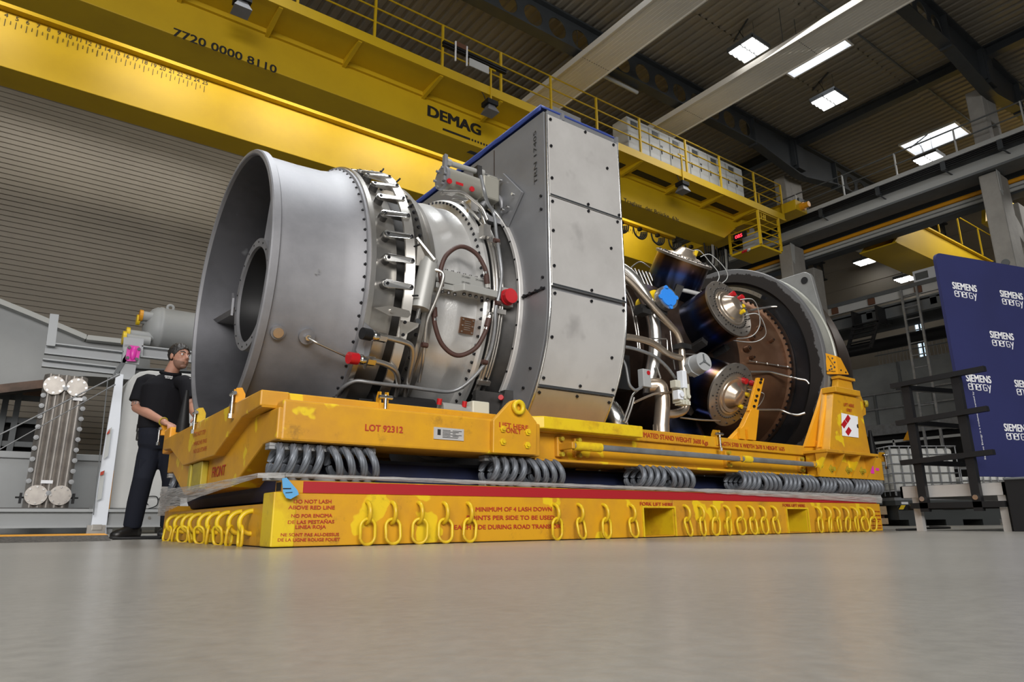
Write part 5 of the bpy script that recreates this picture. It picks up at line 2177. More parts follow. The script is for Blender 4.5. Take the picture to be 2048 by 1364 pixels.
# edge beads of the hood along the near corner
for x in (1.727, 2.43):
    q = MB()
    pts = [(x, -.006, 2.94), (x, -.006, 1.62)] + [(x, AY - (R_ + .006) * math.cos(math.radians(a)), 1.62 - (R_ + .006) * math.sin(math.radians(a))) for a in range(3, 64, 3)]
    q.tube(pts, .009, 8)
    q.build('hood_edge', 'bright_steel', hood)
for (z, y) in ((2.30, .05), (2.20, .05), (1.70, .05), (1.10, .20), (.98, .28)):
    q = MB()
    q.cyl((1.712, y, z), (1.70, y, z), .010, n=8)
    q.build('panel_bolt', 'black_bolt', fs_)
hood.location.x -= .024
# top channel frame and the blue dust cover over the hood
q = MB()
q.bx(1.74, 2.43, .03, .06, 2.95, 3.0)
q.bx(1.74, 2.43, .03, .12, 2.995, 3.005)
q.bx(1.86, 1.88, .0, .05, 2.94, 3.0)
q.bx(2.41, 2.43, .0, .05, 2.94, 3.0)
q.build('top_channel', 'sheet_grey', hood)
b = MB()
vs = []
nx_, ny_ = 14, 40
for j in range(ny_ + 1):
    y = .03 + (2.66) * j / ny_
    for i in range(nx_ + 1):
        x = 1.686 + .735 * i / nx_
        z = 3.014 + .010 * noise.noise(V((x * 5, y * 3, 0)))
        vs.append((x, y, z))
b.add(vs, [(j * (nx_ + 1) + i, j * (nx_ + 1) + i + 1, (j + 1) * (nx_ + 1) + i + 1, (j + 1) * (nx_ + 1) + i) for j in range(ny_) for i in range(nx_)], 0, True)
for (x0, sgn) in ((1.686, 1), (2.421, -1)):
    vs = []
    for j in range(ny_ + 1):
        y = .03 + 2.66 * j / ny_
        for k in range(4):
            vs.append((x0 + sgn * .004 * noise.noise(V((y * 7, k, 2))), y, 3.014 - .015 * k - (.015 * noise.noise(V((y * 4, 1, 1))) if k == 3 else 0)))
    b.add(vs, [(j * 4 + k, j * 4 + k + 1, (j + 1) * 4 + k + 1, (j + 1) * 4 + k) for j in range(ny_) for k in range(3)], 0, True)
vs = []
for i in range(nx_ + 1):
    x = 1.686 + .735 * i / nx_
    for k in range(3):
        vs.append((x, .03 - .002 * k, 3.014 - .010 * k))
b.add(vs, [(i * 3 + k, i * 3 + k + 1, (i + 1) * 3 + k + 1, (i + 1) * 3 + k) for i in range(nx_) for k in range(2)], 0, True)
o = b.build('dust_cover', 'cover_blue')
sd = o.modifiers.new('thick', 'SOLIDIFY')
sd.thickness = .006
tag(o, 'blue dust cover stretched over the top of the turbine hood', 'cover')

# --- hot section behind the hood
lathe([(2.415, .30), (2.415, .80), (2.55, .78), (2.60, .70), (2.9, .60), (3.3, .56), (3.45, .60), (3.45, .30)], 'core_casing', 'brown_dark', n=72)
lathe([(2.62, .68), (2.62, .76), (2.66, .76), (2.66, .68)], 'core_flange', 'dark_steel', n=72)
lathe([(3.05, .57), (3.05, .66), (3.09, .66), (3.09, .57)], 'core_flange', 'dark_steel', n=72)
lathe([(3.40, .5), (3.40, .74), (3.55, .80), (4.40, .80), (4.55, .76), (4.55, .5)], 'combustor_casing', 'brown_dark', n=72)
lathe([(4.50, .5), (4.50, .74), (4.65, .80), (4.9, .845), (5.18, .87), (5.20, .915), (5.22, .915), (5.24, .885), (5.30, .885), (5.30, .5)], 'turbine_casing', 'brown_case', n=96)
lathe([(5.195, .87), (5.195, .93), (5.225, .93), (5.225, .87)], 'turbine_flange', 'brown_dark', n=96)
for k in range(38):
    o = put(bolt0, GT, cp(5.195, -50 + k * 4.2, .905) - GT.location)
lathe([(5.235, .90), (5.26, 1.072), (5.24, 1.08), (5.222, 1.09), (5.222, 1.232), (5.235, 1.240), (5.27, 1.243), (5.27, 1.10), (5.285, .90)], 'exhaust_drum', 'drum_black', n=128)
b = MB()
b.lathe([(5.232, .91), (5.245, 1.06)], AX, (1, 0, 0), 96)
b.build('drum_inner', 'drum_dark', GT)
lathe([(5.27, 1.10), (5.27, 1.236), (5.46, 1.222), (5.47, 1.232), (5.49, 1.232), (5.49, 1.10)], 'exhaust_rim', 'rim_grey', n=128)
LPY, LPZ = (5.500,0.269,2.542)[1], (5.500,0.391,2.658)[2]
HOLE = (5.500,0.352,2.561)
q = MB()
q.prism([(AY - 1.22, 1.50)] + [(LPY - .10 * math.cos(math.radians(a)) + .10, LPZ - .10 + .10 * math.sin(math.radians(a))) for a in range(0, 91, 15)] + [(2 * AY - LPY - .10 + .10 * math.sin(math.radians(a)), LPZ - .10 + .10 * math.cos(math.radians(a))) for a in range(0, 91, 15)] + [(AY + 1.22, 1.5), (AY + .9, .76), (AY - .9, .76)], 'yz', 5.50, 5.55)
lp = q.build('lifting_plate', 'flange_grey', GT, .006)
for sy in (-1, 1):
    q = MB()
    q.cyl((5.499, AY + sy * (AY - HOLE[1]), HOLE[2]), (5.494, AY + sy * (AY - HOLE[1]), HOLE[2]), .038, n=20)
    q.build('lifting_hole', 'black_metal', lp)
lathe([(5.55, .9), (5.55, 1.22), (5.75, 1.20), (6.05, 1.08), (6.05, .9)], 'exhaust_cone', 'brown_dark', n=96)
# bright strip with holes at the top of the drum
q = MB()
K = 20
vs = []
for i in range(K + 1):
    ph = 50 + 35 * i / K
    vs += [cp(5.20, ph, .99), cp(5.20, ph, 1.03)]
q.add(vs, [(2 * i, 2 * i + 1, 2 * i + 3, 2 * i + 2) for i in range(K)])
o = q.build('hole_strip', 'steel', GT)
o.modifiers.new('thick', 'SOLIDIFY').thickness = .01
for k in range(9):
    qq = MB()
    c = cp(5.198, 52 + k * 4, 1.01)
    qq.cyl(c, c - V((.008, 0, 0)), .009, n=8)
    qq.build('strip_hole', 'black_bolt', o)
# ports on the turbine casing
for (x, ph, r) in ((4.62, 18, .022), (4.72, 15, .03), (4.90, 24, .03), (4.98, 14, .018), (4.62, 6, .03), (4.66, 0, .018)):
    q = MB()
    rr = .79 + (x - 4.62) * .17
    q.cyl(cp(x, ph, rr), cp(x, ph, rr + .05), r, n=12)
    p_ = q.build('casing_boss', 'brown_case', GT)
    q = MB()
    q.cyl(cp(x, ph, rr + .05), cp(x, ph, rr + .06), r * .6, n=8)
    q.build('boss_bore', 'brown_dark', p_)
q = MB()
q.tube([cp(4.60, -3, .83), cp(5.18, -3, .90)], .006, 6)
for x in (4.7, 4.85, 5.0, 5.14):
    q.ball(cp(x, -3, .84 + (x - 4.7) * .13), .012, 6)
q.build('thermocouple_rail', 'steel', GT)
for (pts) in ([(4.556,0.480,1.477), (4.886,0.480,1.518), (5.087,0.380,1.469), (5.064,0.320,1.445), (5.136,0.260,1.428), (5.146,0.240,1.386)], [(4.628,0.500,1.121), (4.971,0.460,1.146), (5.021,0.400,1.103), (5.040,0.340,1.082), (5.082,0.280,1.102)],
              [(4.869,0.620,2.185), (5.202,0.600,2.278), (5.243,0.550,2.277), (5.359,0.500,2.247)]):
    q = MB()
    q.tube(fillet(pts, .05), .012, 8)
    q.build('drain_pipe', 'steel', GT)

# --- combustor cans (local x = outward along the can)
XC = 3.98
can0 = None


def make_can():
    q = MB()
    q.lathe([(.52, .27), (.62, .27), (1.10, .262), (1.12, .262), (1.12, .10), (.52, .10)], (0, 0, 0), (1, 0, 0), 56, closed=True)
    c = q.build('combustor_can', 'can', GT, local=True)
    c.modifiers.new('edge', 'EDGE_SPLIT').split_angle = math.radians(32)
    q = MB()
    q.lathe([(1.118, .05), (1.118, .282), (1.14, .285), (1.145, .275), (1.145, .05)], (0, 0, 0), (1, 0, 0), 56, closed=True)
    o = q.build('can_cover', 'cover_steel', c, local=True)
    o.modifiers.new('edge', 'EDGE_SPLIT').split_angle = math.radians(32)
    q = MB()
    q.lathe([(1.145, .175), (1.155, .172), (1.158, .155), (1.165, .15), (1.165, .12), (1.18, .105), (1.225, .072), (1.235, .06), (1.235, .0)], (0, 0, 0), (1, 0, 0), 40)
    o = q.build('burner_dome', 'straw_steel', c, local=True)
    o.modifiers.new('edge', 'EDGE_SPLIT').split_angle = math.radians(40)
    q = MB()
    for k in range(44):
        t = 2 * PI * k / 44
        q.cyl((1.145, .205 * math.cos(t), .205 * math.sin(t)), (1.155, .205 * math.cos(t), .205 * math.sin(t)), .0065, n=6, smooth=False)
    for k in range(16):
        t = 2 * PI * (k + .3) / 16
        q.cyl((1.145, .255 * math.cos(t), .255 * math.sin(t)), (1.155, .255 * math.cos(t), .255 * math.sin(t)), .007, n=6, smooth=False)
    o = q.build('cover_bolts', 'dark_steel', c, local=True)
    o['kind'] = 'stuff'
    for (y, z, m) in ((.08, .145, 'red_plastic'), (.20, .135, 'red_plastic'), (.16, .03, 'yellow_plastic'), (.045, -.075, 'yellow_plastic')):
        q = MB()
        x0_ = 1.15 if m[0] == 'r' else (1.15 if y > .1 else 1.20)
        q.cyl((x0_, y, z), (x0_ + .045, y, z), .026 if m[0] == 'r' else .018, n=14)
        q.build('nozzle_cap', m, c, local=True)
    q = MB()
    for k in range(28):
        t = 2 * PI * k / 28
        q.cyl((.545, .30 * math.cos(t), .30 * math.sin(t)), (.575, .30 * math.cos(t), .30 * math.sin(t)), .010, n=6, smooth=False)
    q.lathe([(.52, .26), (.52, .32), (.545, .32), (.545, .26)], (0, 0, 0), (1, 0, 0), 48, closed=True)
    q.build('can_base_flange', 'dark_steel', c, local=True)
    q = MB()
    for (a, w) in ((150, .05), (215, .05)):
        t = math.radians(a)
        cy, cz = .285 * math.sin(t), .285 * math.cos(t)
        q.bar((.66, cy, cz), (.90, cy, cz), .07, .06, (0, math.sin(t), math.cos(t)))
    q.build('can_bracket', 'dark_steel', c, local=True)
    q = MB()
    for k in range(2):
        p0 = V((1.2, .12, .08 - .16 * k))
        q.tube(bez([p0, p0 + V((.05, .12, .0)), (1.18, .40, .04 - .2 * k), (1.10, .46, -.08 - .12 * k), (1.0, .38, -.16 - .05 * k), (.75, .30, -.05)], 8), .0042, 5)
    q.build('sensor_wire', 'light_grey', c, local=True)
    return c


def can_matrix(ph):
    a = math.radians(ph)
    X = V((0, -math.cos(a), math.sin(a)))          # outward
    Y = V((1, 0, 0))                               # toward the exhaust
    Z = X.cross(Y)
    return Matrix((X, Y, Z)).transposed().to_euler()


CAN_PH = [-24.4 + 40 * k for k in (0, 1, 2, 7, 8)]
for ph in CAN_PH:
    if can0 is None:
        can0 = make_can()
        o = can0
    else:
        o = put(can0, GT, (0, 0, 0))
    o.location = V((XC, AY, AZ)) - GT.location
    o.rotation_euler = can_matrix(ph)

# --- pipework between hood and cans
PIPES = [
    ('air_pipe', 'steel', .055, [(2.855,0.550,2.218), (2.996,0.500,2.143), (3.123,0.450,1.965), (3.182,0.420,1.746), (3.183,0.420,1.486), (3.121,0.450,1.229)], .2),
    ('air_pipe', 'straw_steel', .029, [(2.701,0.400,2.105), (2.855,0.350,1.993), (3.123,0.300,1.750), (3.307,0.280,1.612), (3.343,0.280,1.479), (3.330,0.280,1.308)], .12),
    ('air_pipe', 'straw_steel', .028, [(2.564,0.300,1.483), (2.790,0.280,1.498), (2.966,0.260,1.483), (3.164,0.260,1.400), (3.310,0.270,1.405)], .10),
    ('air_pipe', 'bright_steel', .032, [(2.935,0.600,2.243), (3.071,0.550,2.138), (3.171,0.550,2.003)], .15),
    ('air_pipe', 'steel', .045, [(3.244,0.520,1.428), (3.141,0.500,1.114)], .1),
    ('flex_hose', 'galv', .013, [(2.510,0.250,1.393), (2.719,0.220,1.390), (2.940,0.220,1.361), (3.078,0.220,1.286), (3.182,0.240,1.216)], .2),
    ('flex_hose', 'galv', .011, [(2.517,0.260,1.357), (2.634,0.250,1.286), (2.664,0.250,1.104), (2.725,0.250,1.064), (2.809,0.260,1.102)], .1),
    ('drain_pipe', 'straw_steel', .009, [(2.760,0.300,0.986), (2.885,0.300,1.037), (2.980,0.280,1.076), (3.188,0.280,1.109)], .05),
    ('drain_pipe', 'steel', .008, [(2.636,0.300,0.831), (2.704,0.300,0.954), (2.743,0.300,1.043), (2.812,0.300,1.089)], .05),
    ('drain_pipe', 'steel', .008, [(2.662,0.300,0.821), (2.730,0.300,0.945), (2.763,0.300,1.025)], .05),
    ('drain_pipe', 'steel', .007, [(2.815,0.400,1.935), (2.946,0.450,1.843), (2.989,0.450,1.635), (2.999,0.450,1.466)], .2),
    ('drain_pipe', 'steel', .007, [(2.839,0.420,1.988), (2.972,0.450,1.870), (3.014,0.450,1.660), (3.023,0.450,1.469)], .2),
    ('drain_pipe', 'steel', .006, [(3.029,0.340,1.544), (3.236,0.340,1.571), (3.233,0.340,1.476)], .02),
    ('drain_pipe', 'steel', .008, [(3.103,0.360,1.336), (3.152,0.360,1.225), (3.080,0.360,1.209)], .02),
    ('drain_pipe', 'steel', .006, [(3.261,0.340,1.454), (3.595,0.340,1.488)], .02),
    ('igniter_lead', 'off_white', .022, [(3.845,0.750,2.250), (3.867,0.650,2.215), (4.057,0.600,2.194), (4.140,0.550,2.181)], .1),
    ('drain_pipe', 'steel', .006, [(3.471,0.500,1.724), (3.479,0.500,1.545), (3.440,0.450,1.353)], .1),
    ('drain_pipe', 'steel', .007, [(3.340,0.350,0.925), (3.529,0.300,0.913), (3.792,0.300,0.926)], .1),
]
for (nm, m, r, pts, fr) in PIPES:
    q = MB()
    q.tube(fillet(pts, fr, 7), r, 12)
    q.build(nm, m, GT)
for k in range(7):
    q = MB()
    a0 = V((3.452,0.900,2.429)) + V((k * .05, 0, 0))
    q.tube([a0, a0 + V((.10, -.10, -.42))], .010, 6)
    q.build('top_tube', 'steel', GT)
q = MB()
q.tube(bez([(3.345,0.800,2.374), (3.471,0.800,2.457), (3.604,0.800,2.431)], 6), .006, 5)
q.build('sensor_wire', 'steel', GT)
for (p, w) in (((3.117,0.400,1.809), .16), ((3.346,0.280,1.505), .06), ((2.948,0.330,1.748), .05)):
    q = MB()
    p = V(p)
    q.bx(p.x - w, p.x + w, p.y - .05, p.y + .05, p.z - .02, p.z + .02)
    q.build('pipe_bracket', 'dark_steel', GT)
# blue capped flange with yellow body
c = V((3.238,0.300,1.924))
nrm = V((-.12, -.97, .12)).normalized()
q = MB()
q.cyl(c + nrm * -.05, c, .105, n=32)
q.cyl(c + nrm * -.22, c + nrm * -.05, .062, n=24)
vf = q.build('valve_flange', 'steel', GT)
q = MB()
q.cyl(c, c + nrm * .012, .082, n=28)
_, ua_, ub_ = frame(nrm)
for k in range(4):
    t = PI / 2 * k + .1
    e = c + ua_ * (.088 * math.cos(t)) + ub_ * (.088 * math.sin(t))
    q.cyl(e, e + nrm * .012, .020, n=12)
q.build('flange_cap', 'blue_cap', vf)
q = MB()
q.cyl(c + nrm * -.30 + V((-.02, 0, .03)), c + nrm * -.12 + V((-.02, 0, .03)), .088, n=24)
q.build('valve_shroud', 'yellow_plastic', vf)
# big vertical duct and elbow
q = MB()
q.tube(fillet([(3.071,0.420,1.168), (3.136,0.360,1.174), (3.137,0.340,1.048), (3.091,0.340,0.812)], .14, 8), .062, 20)
q.cyl((3.094,0.340,0.844), (3.090,0.340,0.745), .066, n=20)
dd = q.build('bleed_duct', 'straw_steel', GT)
q = MB()
q.tube(fillet([(3.102,0.340,0.932), (3.223,0.300,0.937), (3.331,0.280,0.976), (3.343,0.270,1.140), (3.339,0.280,1.330), (3.336,0.280,1.414)], .12, 8), .036, 16)
q.build('duct_elbow', 'straw_steel', dd)
# grey round solenoid
c = V((3.384,0.100,1.352))
nrm = V((-.15, -.97, .12)).normalized()
q = MB()
q.cyl(c - nrm * .10, c, .078, n=32)
q.cyl(c - nrm * .14, c - nrm * .09, .092, n=8, smooth=False)
q.cyl(c - nrm * .18, c - nrm * .13, .07, n=20)
sv = q.build('solenoid', 'grey_paint', GT)
q = MB()
_, ua_, ub_ = frame(nrm)
for k in range(3):
    t = 2 * PI * k / 3 + .5
    q.bar(c + nrm * .004, c + nrm * .004 + ua_ * (.062 * math.cos(t)) + ub_ * (.062 * math.sin(t)), .010, .008, nrm)
q.cyl(c, c + nrm * .012, .012, n=12)
q.build('solenoid_ribs', 'runway_grey', sv)
q = MB()
q.cyl(c - nrm * .18, V((3.343,0.280,1.369)), .036, n=16)
q.build('solenoid_neck', 'straw_steel', sv)
# cream valve block
b = MB()
p = V((3.165,0.180,1.147))
b.bx(p.x - .02, p.x + .03, .13, .19, p.z - .03, p.z + .11)
vb = b.build('valve_head', 'white_panel', GT, .004)
b = MB()
b.bx(p.x - .02, p.x + .06, .16, .25, p.z - .14, p.z - .02)
b.bx(p.x + .04, p.x + .075, .15, .24, p.z - .09, p.z + .01)
b.bx(p.x - .045, p.x + .06, .15, .22, p.z - .145, p.z - .115)
b.cyl((p.x + .005, .145, p.z - .115), (p.x + .005, .145, p.z - .03), .012, n=14)
b.cyl((p.x + .055, .14, p.z - .09), (p.x + .055, .17, p.z - .09), .018, n=12)
for k in range(3):
    b.bx(p.x - .03 + .035 * k, p.x - .008 + .035 * k, .14, .22, p.z - .16, p.z - .13)
b.build('valve_body', 'cream', vb)
b = MB()
b.bx(p.x - .085, p.x - .025, .15, .21, p.z - .03, p.z + .03)
b.build('valve_connector', 'cream', vb, .005)
b = MB()
b.bx(p.x - .075, p.x - .015, .14, .2, p.z - .125, p.z - .05)
b.cyl((p.x - .045, .14, p.z - .085), (p.x - .045, .125, p.z - .085), .022, n=18)
b.build('valve_coil', 'white_panel', vb, .006)
# control box near the hood
b = MB()
p = V((2.942,0.340,1.206))
b.bx(p.x - .04, p.x + .05, .32, .38, p.z - .075, p.z + .07)
cb = b.build('control_box', 'grey_paint', GT, .006)
b = MB()
b.cyl((p.x + .02, .32, p.z + .04), (p.x + .02, .316, p.z + .04), .018, n=16)
b.build('red_sticker', 'red_plastic', cb)
b = MB()
b.bx(p.x - .42, p.x - .10, .40, .5, p.z - .1, p.z + .18)
b.build('black_box', 'black_metal', GT)
# polished elbow low beside the hood
b = MB()
b.tube(bez([(2.590,0.550,1.026), (2.672,0.500,0.967), (2.708,0.450,0.866), (2.744,0.450,0.753)], 8), .085, 24)
b.build('drain_elbow', 'bright_steel', GT)

# ================================================================= left background
# white and grey machine housing
YH = 8.0
hx0, hx1 = .02, 3.6
t = thing('machine_housing', 'white and grey machine housing standing behind the man', 'housing', (1.0, 8.5, 0))
b = MB()
XB = (0.223,8.250,0.896)[0]
prof = [(XB, .35), (XB, 2.02), (XB + .02, 2.17), (XB + .08, 2.30), (XB + .17, 2.38), (XB + .3, 2.42), (3.6, 2.50), (3.6, .35)]
b.prism(prof, 'xz', YH + .25, YH + 1.4)
b.build('housing_body', 'off_white', t, .02)
b = MB()
b.add([(0.025,8.000,0.018), (0.226,8.000,0.002), (0.210,8.000,0.123), (0.200,8.000,1.558), (0.158,8.000,2.264), (0.067,8.000,2.268), (0.028,8.000,0.461)], [(0, 1, 2, 3, 4, 5, 6)])
o = b.build('front_panel', 'white_panel', t)
o.modifiers.new('thick', 'SOLIDIFY').thickness = .06
b = MB()
for (a, c) in (((-0.039,7.930,2.184), (0.029,7.930,0.257)),):
    b.bar(a, c, .012, .012)
b.build('panel_seam', 'runway_grey', t)
b = MB()
b.slab([(0.050,7.930,1.431), (0.100,7.930,1.477), (0.102,7.930,1.067), (0.052,7.930,1.022)], .01)
b.slab([(0.041,7.930,0.821), (0.090,7.930,0.871), (0.097,7.930,0.480), (0.046,7.930,0.452)], .01)
nb = b.build('notice_plate', 'light_grey', t)
b = MB()
b.slab([(0.046,7.900,1.385), (0.076,7.900,1.444), (0.077,7.900,1.387), (0.043,7.900,1.363)], .01)
b.slab([(0.036,7.900,0.839), (0.081,7.900,0.862), (0.076,7.900,0.806), (0.036,7.900,0.791)], .01)
b.build('notice_print', 'sign_red', nb)
b = MB()
b.slab([(0.176,8.100,0.878), (0.220,8.100,0.879), (0.233,8.100,0.225), (0.178,8.100,0.225)], .02)
b.build('orange_strip', 'orange_yellow', t)
b = MB()
b.slab([(0.868,8.200,0.850), (0.922,8.200,0.852), (0.930,8.200,0.786), (0.875,8.200,0.784)], .005)
b.build('small_label', 'white_paint', t)
b = MB()
for p in ((0.730,8.200,0.404), (0.931,8.200,0.405)):
    p = V(p)
    b.tube(bez([p, p + V((-.06, 0, .1)), p + V((.1, 0, .12)), p + V((.12, 0, .0)), p + V((.0, 0, -.06))], 6), .008, 6)
b.build('lifting_cable', 'black_metal', t)
b = MB()
b.bx(-1.6, 3.5, 8.1, 8.25, .10, .33)
b.bx(-1.6, 3.5, 8.02, 8.3, .30, .34)
b.bx(-1.6, 3.5, 8.02, 8.3, .09, .12)
b.bx(-1.4, -1.2, 8.1, 8.3, 0, .1)
b.bx(.1, .3, 8.1, 8.3, 0, .1)
b.bx(2.0, 2.2, 8.1, 8.3, 0, .1)
b.build('base_beam', 'grey_paint', t)
for x in (.75, .95, 1.15, 1.3):
    b = MB()
    b.cyl((x, 8.1, .22), (x, 8.08, .22), .02, n=8)
    b.build('beam_bolt', 'steel', t)
b = MB()
p, q_ = V((-0.029,7.900,0.006)), V((0.193,7.900,0.123))
b.bx(p.x, q_.x, 7.9, 7.98, .0, q_.z)
b.bx(p.x + .06, q_.x - .05, 7.87, 7.9, .06, .13)
b.build('floor_latch', 'steel', t)

# stainless block: ribbed slab with end flanges, studs along the edges
t = thing('pressure_plate_stack', 'upright ribbed stainless steel slab with round flanges and edge bolts', 'plate', (-.5, 8.5, .36))
x0, x1, z0, z1 = -.78, -.24, .36, 2.24
b = MB()
pr = [(x0, 8.5)]
n = 5
for i in range(n):
    a = x0 + .03 + (x1 - x0 - .06) * i / n
    w = (x1 - x0 - .06) / n
    for k in range(7):
        pr.append((a + w * k / 6, 8.42 - .05 * math.sin(PI * k / 6)))
pr.append((x1, 8.5))
pr += [(x1, 8.75), (x0, 8.75)]
b.prism(pr, 'xy', z0, z1)
b.build('ribbed_body', 'plate_steel', t)
for (x, z) in ((x0 + .13, z1 - .17), (x1 - .13, z1 - .17), (x0 + .13, z0 + .17), (x1 - .13, z0 + .17)):
    b = MB()
    b.cyl((x, 8.40, z), (x, 8.34, z), .135, n=28)
    f = b.build('round_flange', 'plate_steel', t)
    b = MB()
    for k in range(8):
        a = 2 * PI * k / 8
        b.cyl((x + .11 * math.cos(a), 8.34, z + .11 * math.sin(a)), (x + .11 * math.cos(a), 8.325, z + .11 * math.sin(a)), .014, n=6)
    b.build('flange_studs', 'bright_steel', f)['kind'] = 'stuff'
sb = None
for k in range(9):
    for x in (x0 + .02, x1 - .02):
        z = z0 + .36 + k * .15
        if sb is None:
            q = MB()
            q.cyl((0, 0, 0), (0, -.05, 0), .033, n=16)
            q.cyl((0, -.05, 0), (0, -.06, 0), .02, n=10)
            sb = q.build('edge_bolt', 'galv', t, local=True)
            sb.location = V((x, 8.42, z)) - t.location
        else:
            put(sb, t, V((x, 8.42, z)) - t.location)
put(sb, t, V(((x0 + x1) / 2, 8.38, z1 - .2)) - t.location)
put(sb, t, V(((x0 + x1) / 2, 8.38, z0 + .2)) - t.location)
for sx, x in ((-1, x0), (1, x1)):
    q = MB()
    q.cyl((x, 8.45, z0 + .14), (x + sx * .10, 8.45, z0 + .14), .012, n=8)
    q.bx(x + sx * .04 - .015, x + sx * .04 + .015, 8.40, 8.5, z0 + .06, z0 + .2)
    q.build('side_clamp', 'black_metal', t)
for z in (z0 + .33, z1 - .36):
    q = MB()
    q.bx(-.62 if z < 1 else -.40, -.48 if z < 1 else -.28, 8.36, 8.365, z, z + .045)
    q.build('paper_label', 'white_paint', t)
q = MB()
q.bx(-1.05, .0, 8.3, 8.9, .34, .36)
q.bx(-.95, -.85, 8.4, 8.9, .345, .352)
tag(q.build('support_plate', 'dark_steel'), 'thin dark plate under the ribbed stainless slab, on the grey base beam', 'plate')

# grey channel frame with bracket and pink cover
t = thing('steel_frame', 'light grey channel steel frame above the ribbed slab', 'frame', (0, 9.6, 0))
Y = 9.6


def chan(p, q, h, d=.12, m='frame_grey', name='frame_channel'):
    b_ = MB()
    p, q = V(p), V(q)
    b_.bar(p, q, .02, h)
    b_.bar(p + V((0, -d / 2, h / 2)), q + V((0, -d / 2, h / 2)), d, .02)
    b_.bar(p + V((0, -d / 2, -h / 2)), q + V((0, -d / 2, -h / 2)), d, .02)
    return b_.build(name, m, t)


chan((-0.811,9.600,2.849), (0.288,9.600,2.849), .17)
chan((-0.817,9.600,2.610), (0.200,9.600,2.605), .11)
b = MB()
b.bar((-0.767,9.500,3.407), (-0.748,9.500,2.886), .06, .12, (1, 0, 0))
b.build('frame_post', 'frame_grey', t)
chan((0.529,9.600,2.979), (1.659,9.600,2.997), .18)
chan((0.281,9.700,2.642), (1.709,9.700,2.725), .10, m='runway_grey')
b = MB()
b.bar((0.375,9.550,3.061), (0.372,9.550,2.472), .22, .14, (0, -1, 0))
b.bar((0.252,9.500,3.032), (0.552,9.500,3.049), .04, .30)
b.slab([(0.264,9.450,3.006), (0.517,9.450,3.016), (0.520,9.450,2.738), (0.274,9.450,2.741)], .03)
b.build('frame_bracket', 'frame_grey', t)
lg_ = V((0.372,9.550,2.472))
b = MB()
b.bx(lg_.x - .1, lg_.x + .1, 9.97, 10.1, 0, 2.3)
b.bx(-.35, -.2, 9.97, 10.1, 0, 2.3)
b.build('frame_leg', 'frame_grey', t)
b = MB()
b.bar((0.175,9.500,2.474), (0.332,9.500,2.870), .10, .06)
b.build('frame_gusset', 'runway_grey', t)
c = V((0.390,9.400,2.892))
b = MB()
vs = []
b.slab([c + V((-.09, 0, -.10)), c + V((-.06, 0, -.135)), c + V((.06, 0, -.125)), c + V((.10, 0, -.09)), c + V((.115, 0, .10)), c + V((.08, 0, .135)), c + V((-.05, 0, .135)), c + V((-.085, 0, .10))], .05)
b.ball(c + V((.01, -.05, 0)), .05, 8, sq=(1.0, .8, 2.4))
pc = b.build('cover_casting', 'pink', t)
pc['label'] = 'bright pink bolted cover'
b = MB()
for (dx, dz) in ((-.06, .09), (.085, .085), (-.065, -.085), (.07, -.09)):
    b.cyl(c + V((dx, -.05, dz)), c + V((dx, -.075, dz)), .026, n=12)
for k in range(4):
    pass
b.build('cover_bolts', 'runway_grey', pc)
# horizontal pressure tank with yellow flange covers
t = thing('pressure_tank', 'grey cylindrical pressure tank with yellow capped nozzles above the man', 'tank', (1.6, 10.4, 2.6))
A, B = V((0.783,10.200,3.589)), V((1.766,10.200,3.680))
d = (B - A).normalized()
b = MB()
R0 = .395
b.lathe([(-.20, .0), (-.19, .12), (-.15, .24), (-.08, .345), (0, R0), (.04, R0), (.05, R0 + .012), (.10, R0 + .012), (.11, R0), (2.4, R0)], A, (1, 0, 0), 48)
b.build('tank_shell', 'grey_paint', t)
for (p, r, L, m) in (((0.522,10.000,3.742), .085, .16, 'orange_yellow'), ((0.497,10.100,3.678), .06, .14, 'yellow_plastic'), ((0.353,10.000,3.372), .085, .22, 'yellow_plastic'), ((0.298,9.900,3.268), .085, .2, 'yellow_plastic')):
    p = V(p)
    q = MB()
    q.cyl(p, p + V((.40, .0, .0)), r, n=18)
    nz = q.build('tank_nozzle', 'grey_paint', t)
    q = MB()
    q.cyl(p - V((.035, 0, 0)), p + V((.02, 0, 0)), r + .035 if m[0] == 'y' else r + .015, n=20)
    q.build('nozzle_cap', m, nz)
q = MB()
for k in (.45, 1.5):
    q.bx(A.x + k, A.x + k + .15, 9.95 + .15, 10.45, 0, A.z - .3)
q.build('tank_saddle', 'frame_grey', t)
q = MB()
p = V((1.002,10.200,4.022))
q.lathe([(-.012, .03), (-.012, .075), (.012, .075), (.012, .03)], p, (0, 1, 0), 18, closed=True)
q.bx(p.x - .06, p.x + .06, p.y - .012, p.y + .012, p.z - .15, p.z - .05)
q.build('lifting_eye', 'grey_paint', t)
# large grey duct shape behind
t = thing('grey_hull', 'large pale grey angular duct behind the ribbed slab at the left edge', 'duct', (-1, 12.0, 1))
b = MB()
b.slab([(-1.997,11.500,4.104), (-1.084,11.500,3.821), (-0.165,11.500,3.516), (0.923,11.500,3.537), (0.999,11.500,2.878), (-0.092,11.500,2.829), (-0.661,11.500,2.706), (-1.330,11.500,2.502), (-1.730,11.500,2.389)], 1.1)
b.build('hull_side', 'grey_paint', t)
b = MB()
pts = [(-1.995,11.400,4.104), (-1.088,11.400,3.824), (-0.175,11.400,3.521), (0.906,11.400,3.544)]
for p, q_ in zip(pts[:-1], pts[1:]):
    b.bar(p, q_, .25, .09)
b.build('hull_rim', 'light_grey', t)
b = MB()
b.slab([(-1.723,11.200,2.384), (-0.918,11.200,2.588), (-0.632,11.200,2.657), (-0.613,11.200,2.514), (-1.307,11.200,2.334), (-1.704,11.200,2.258)], .3)
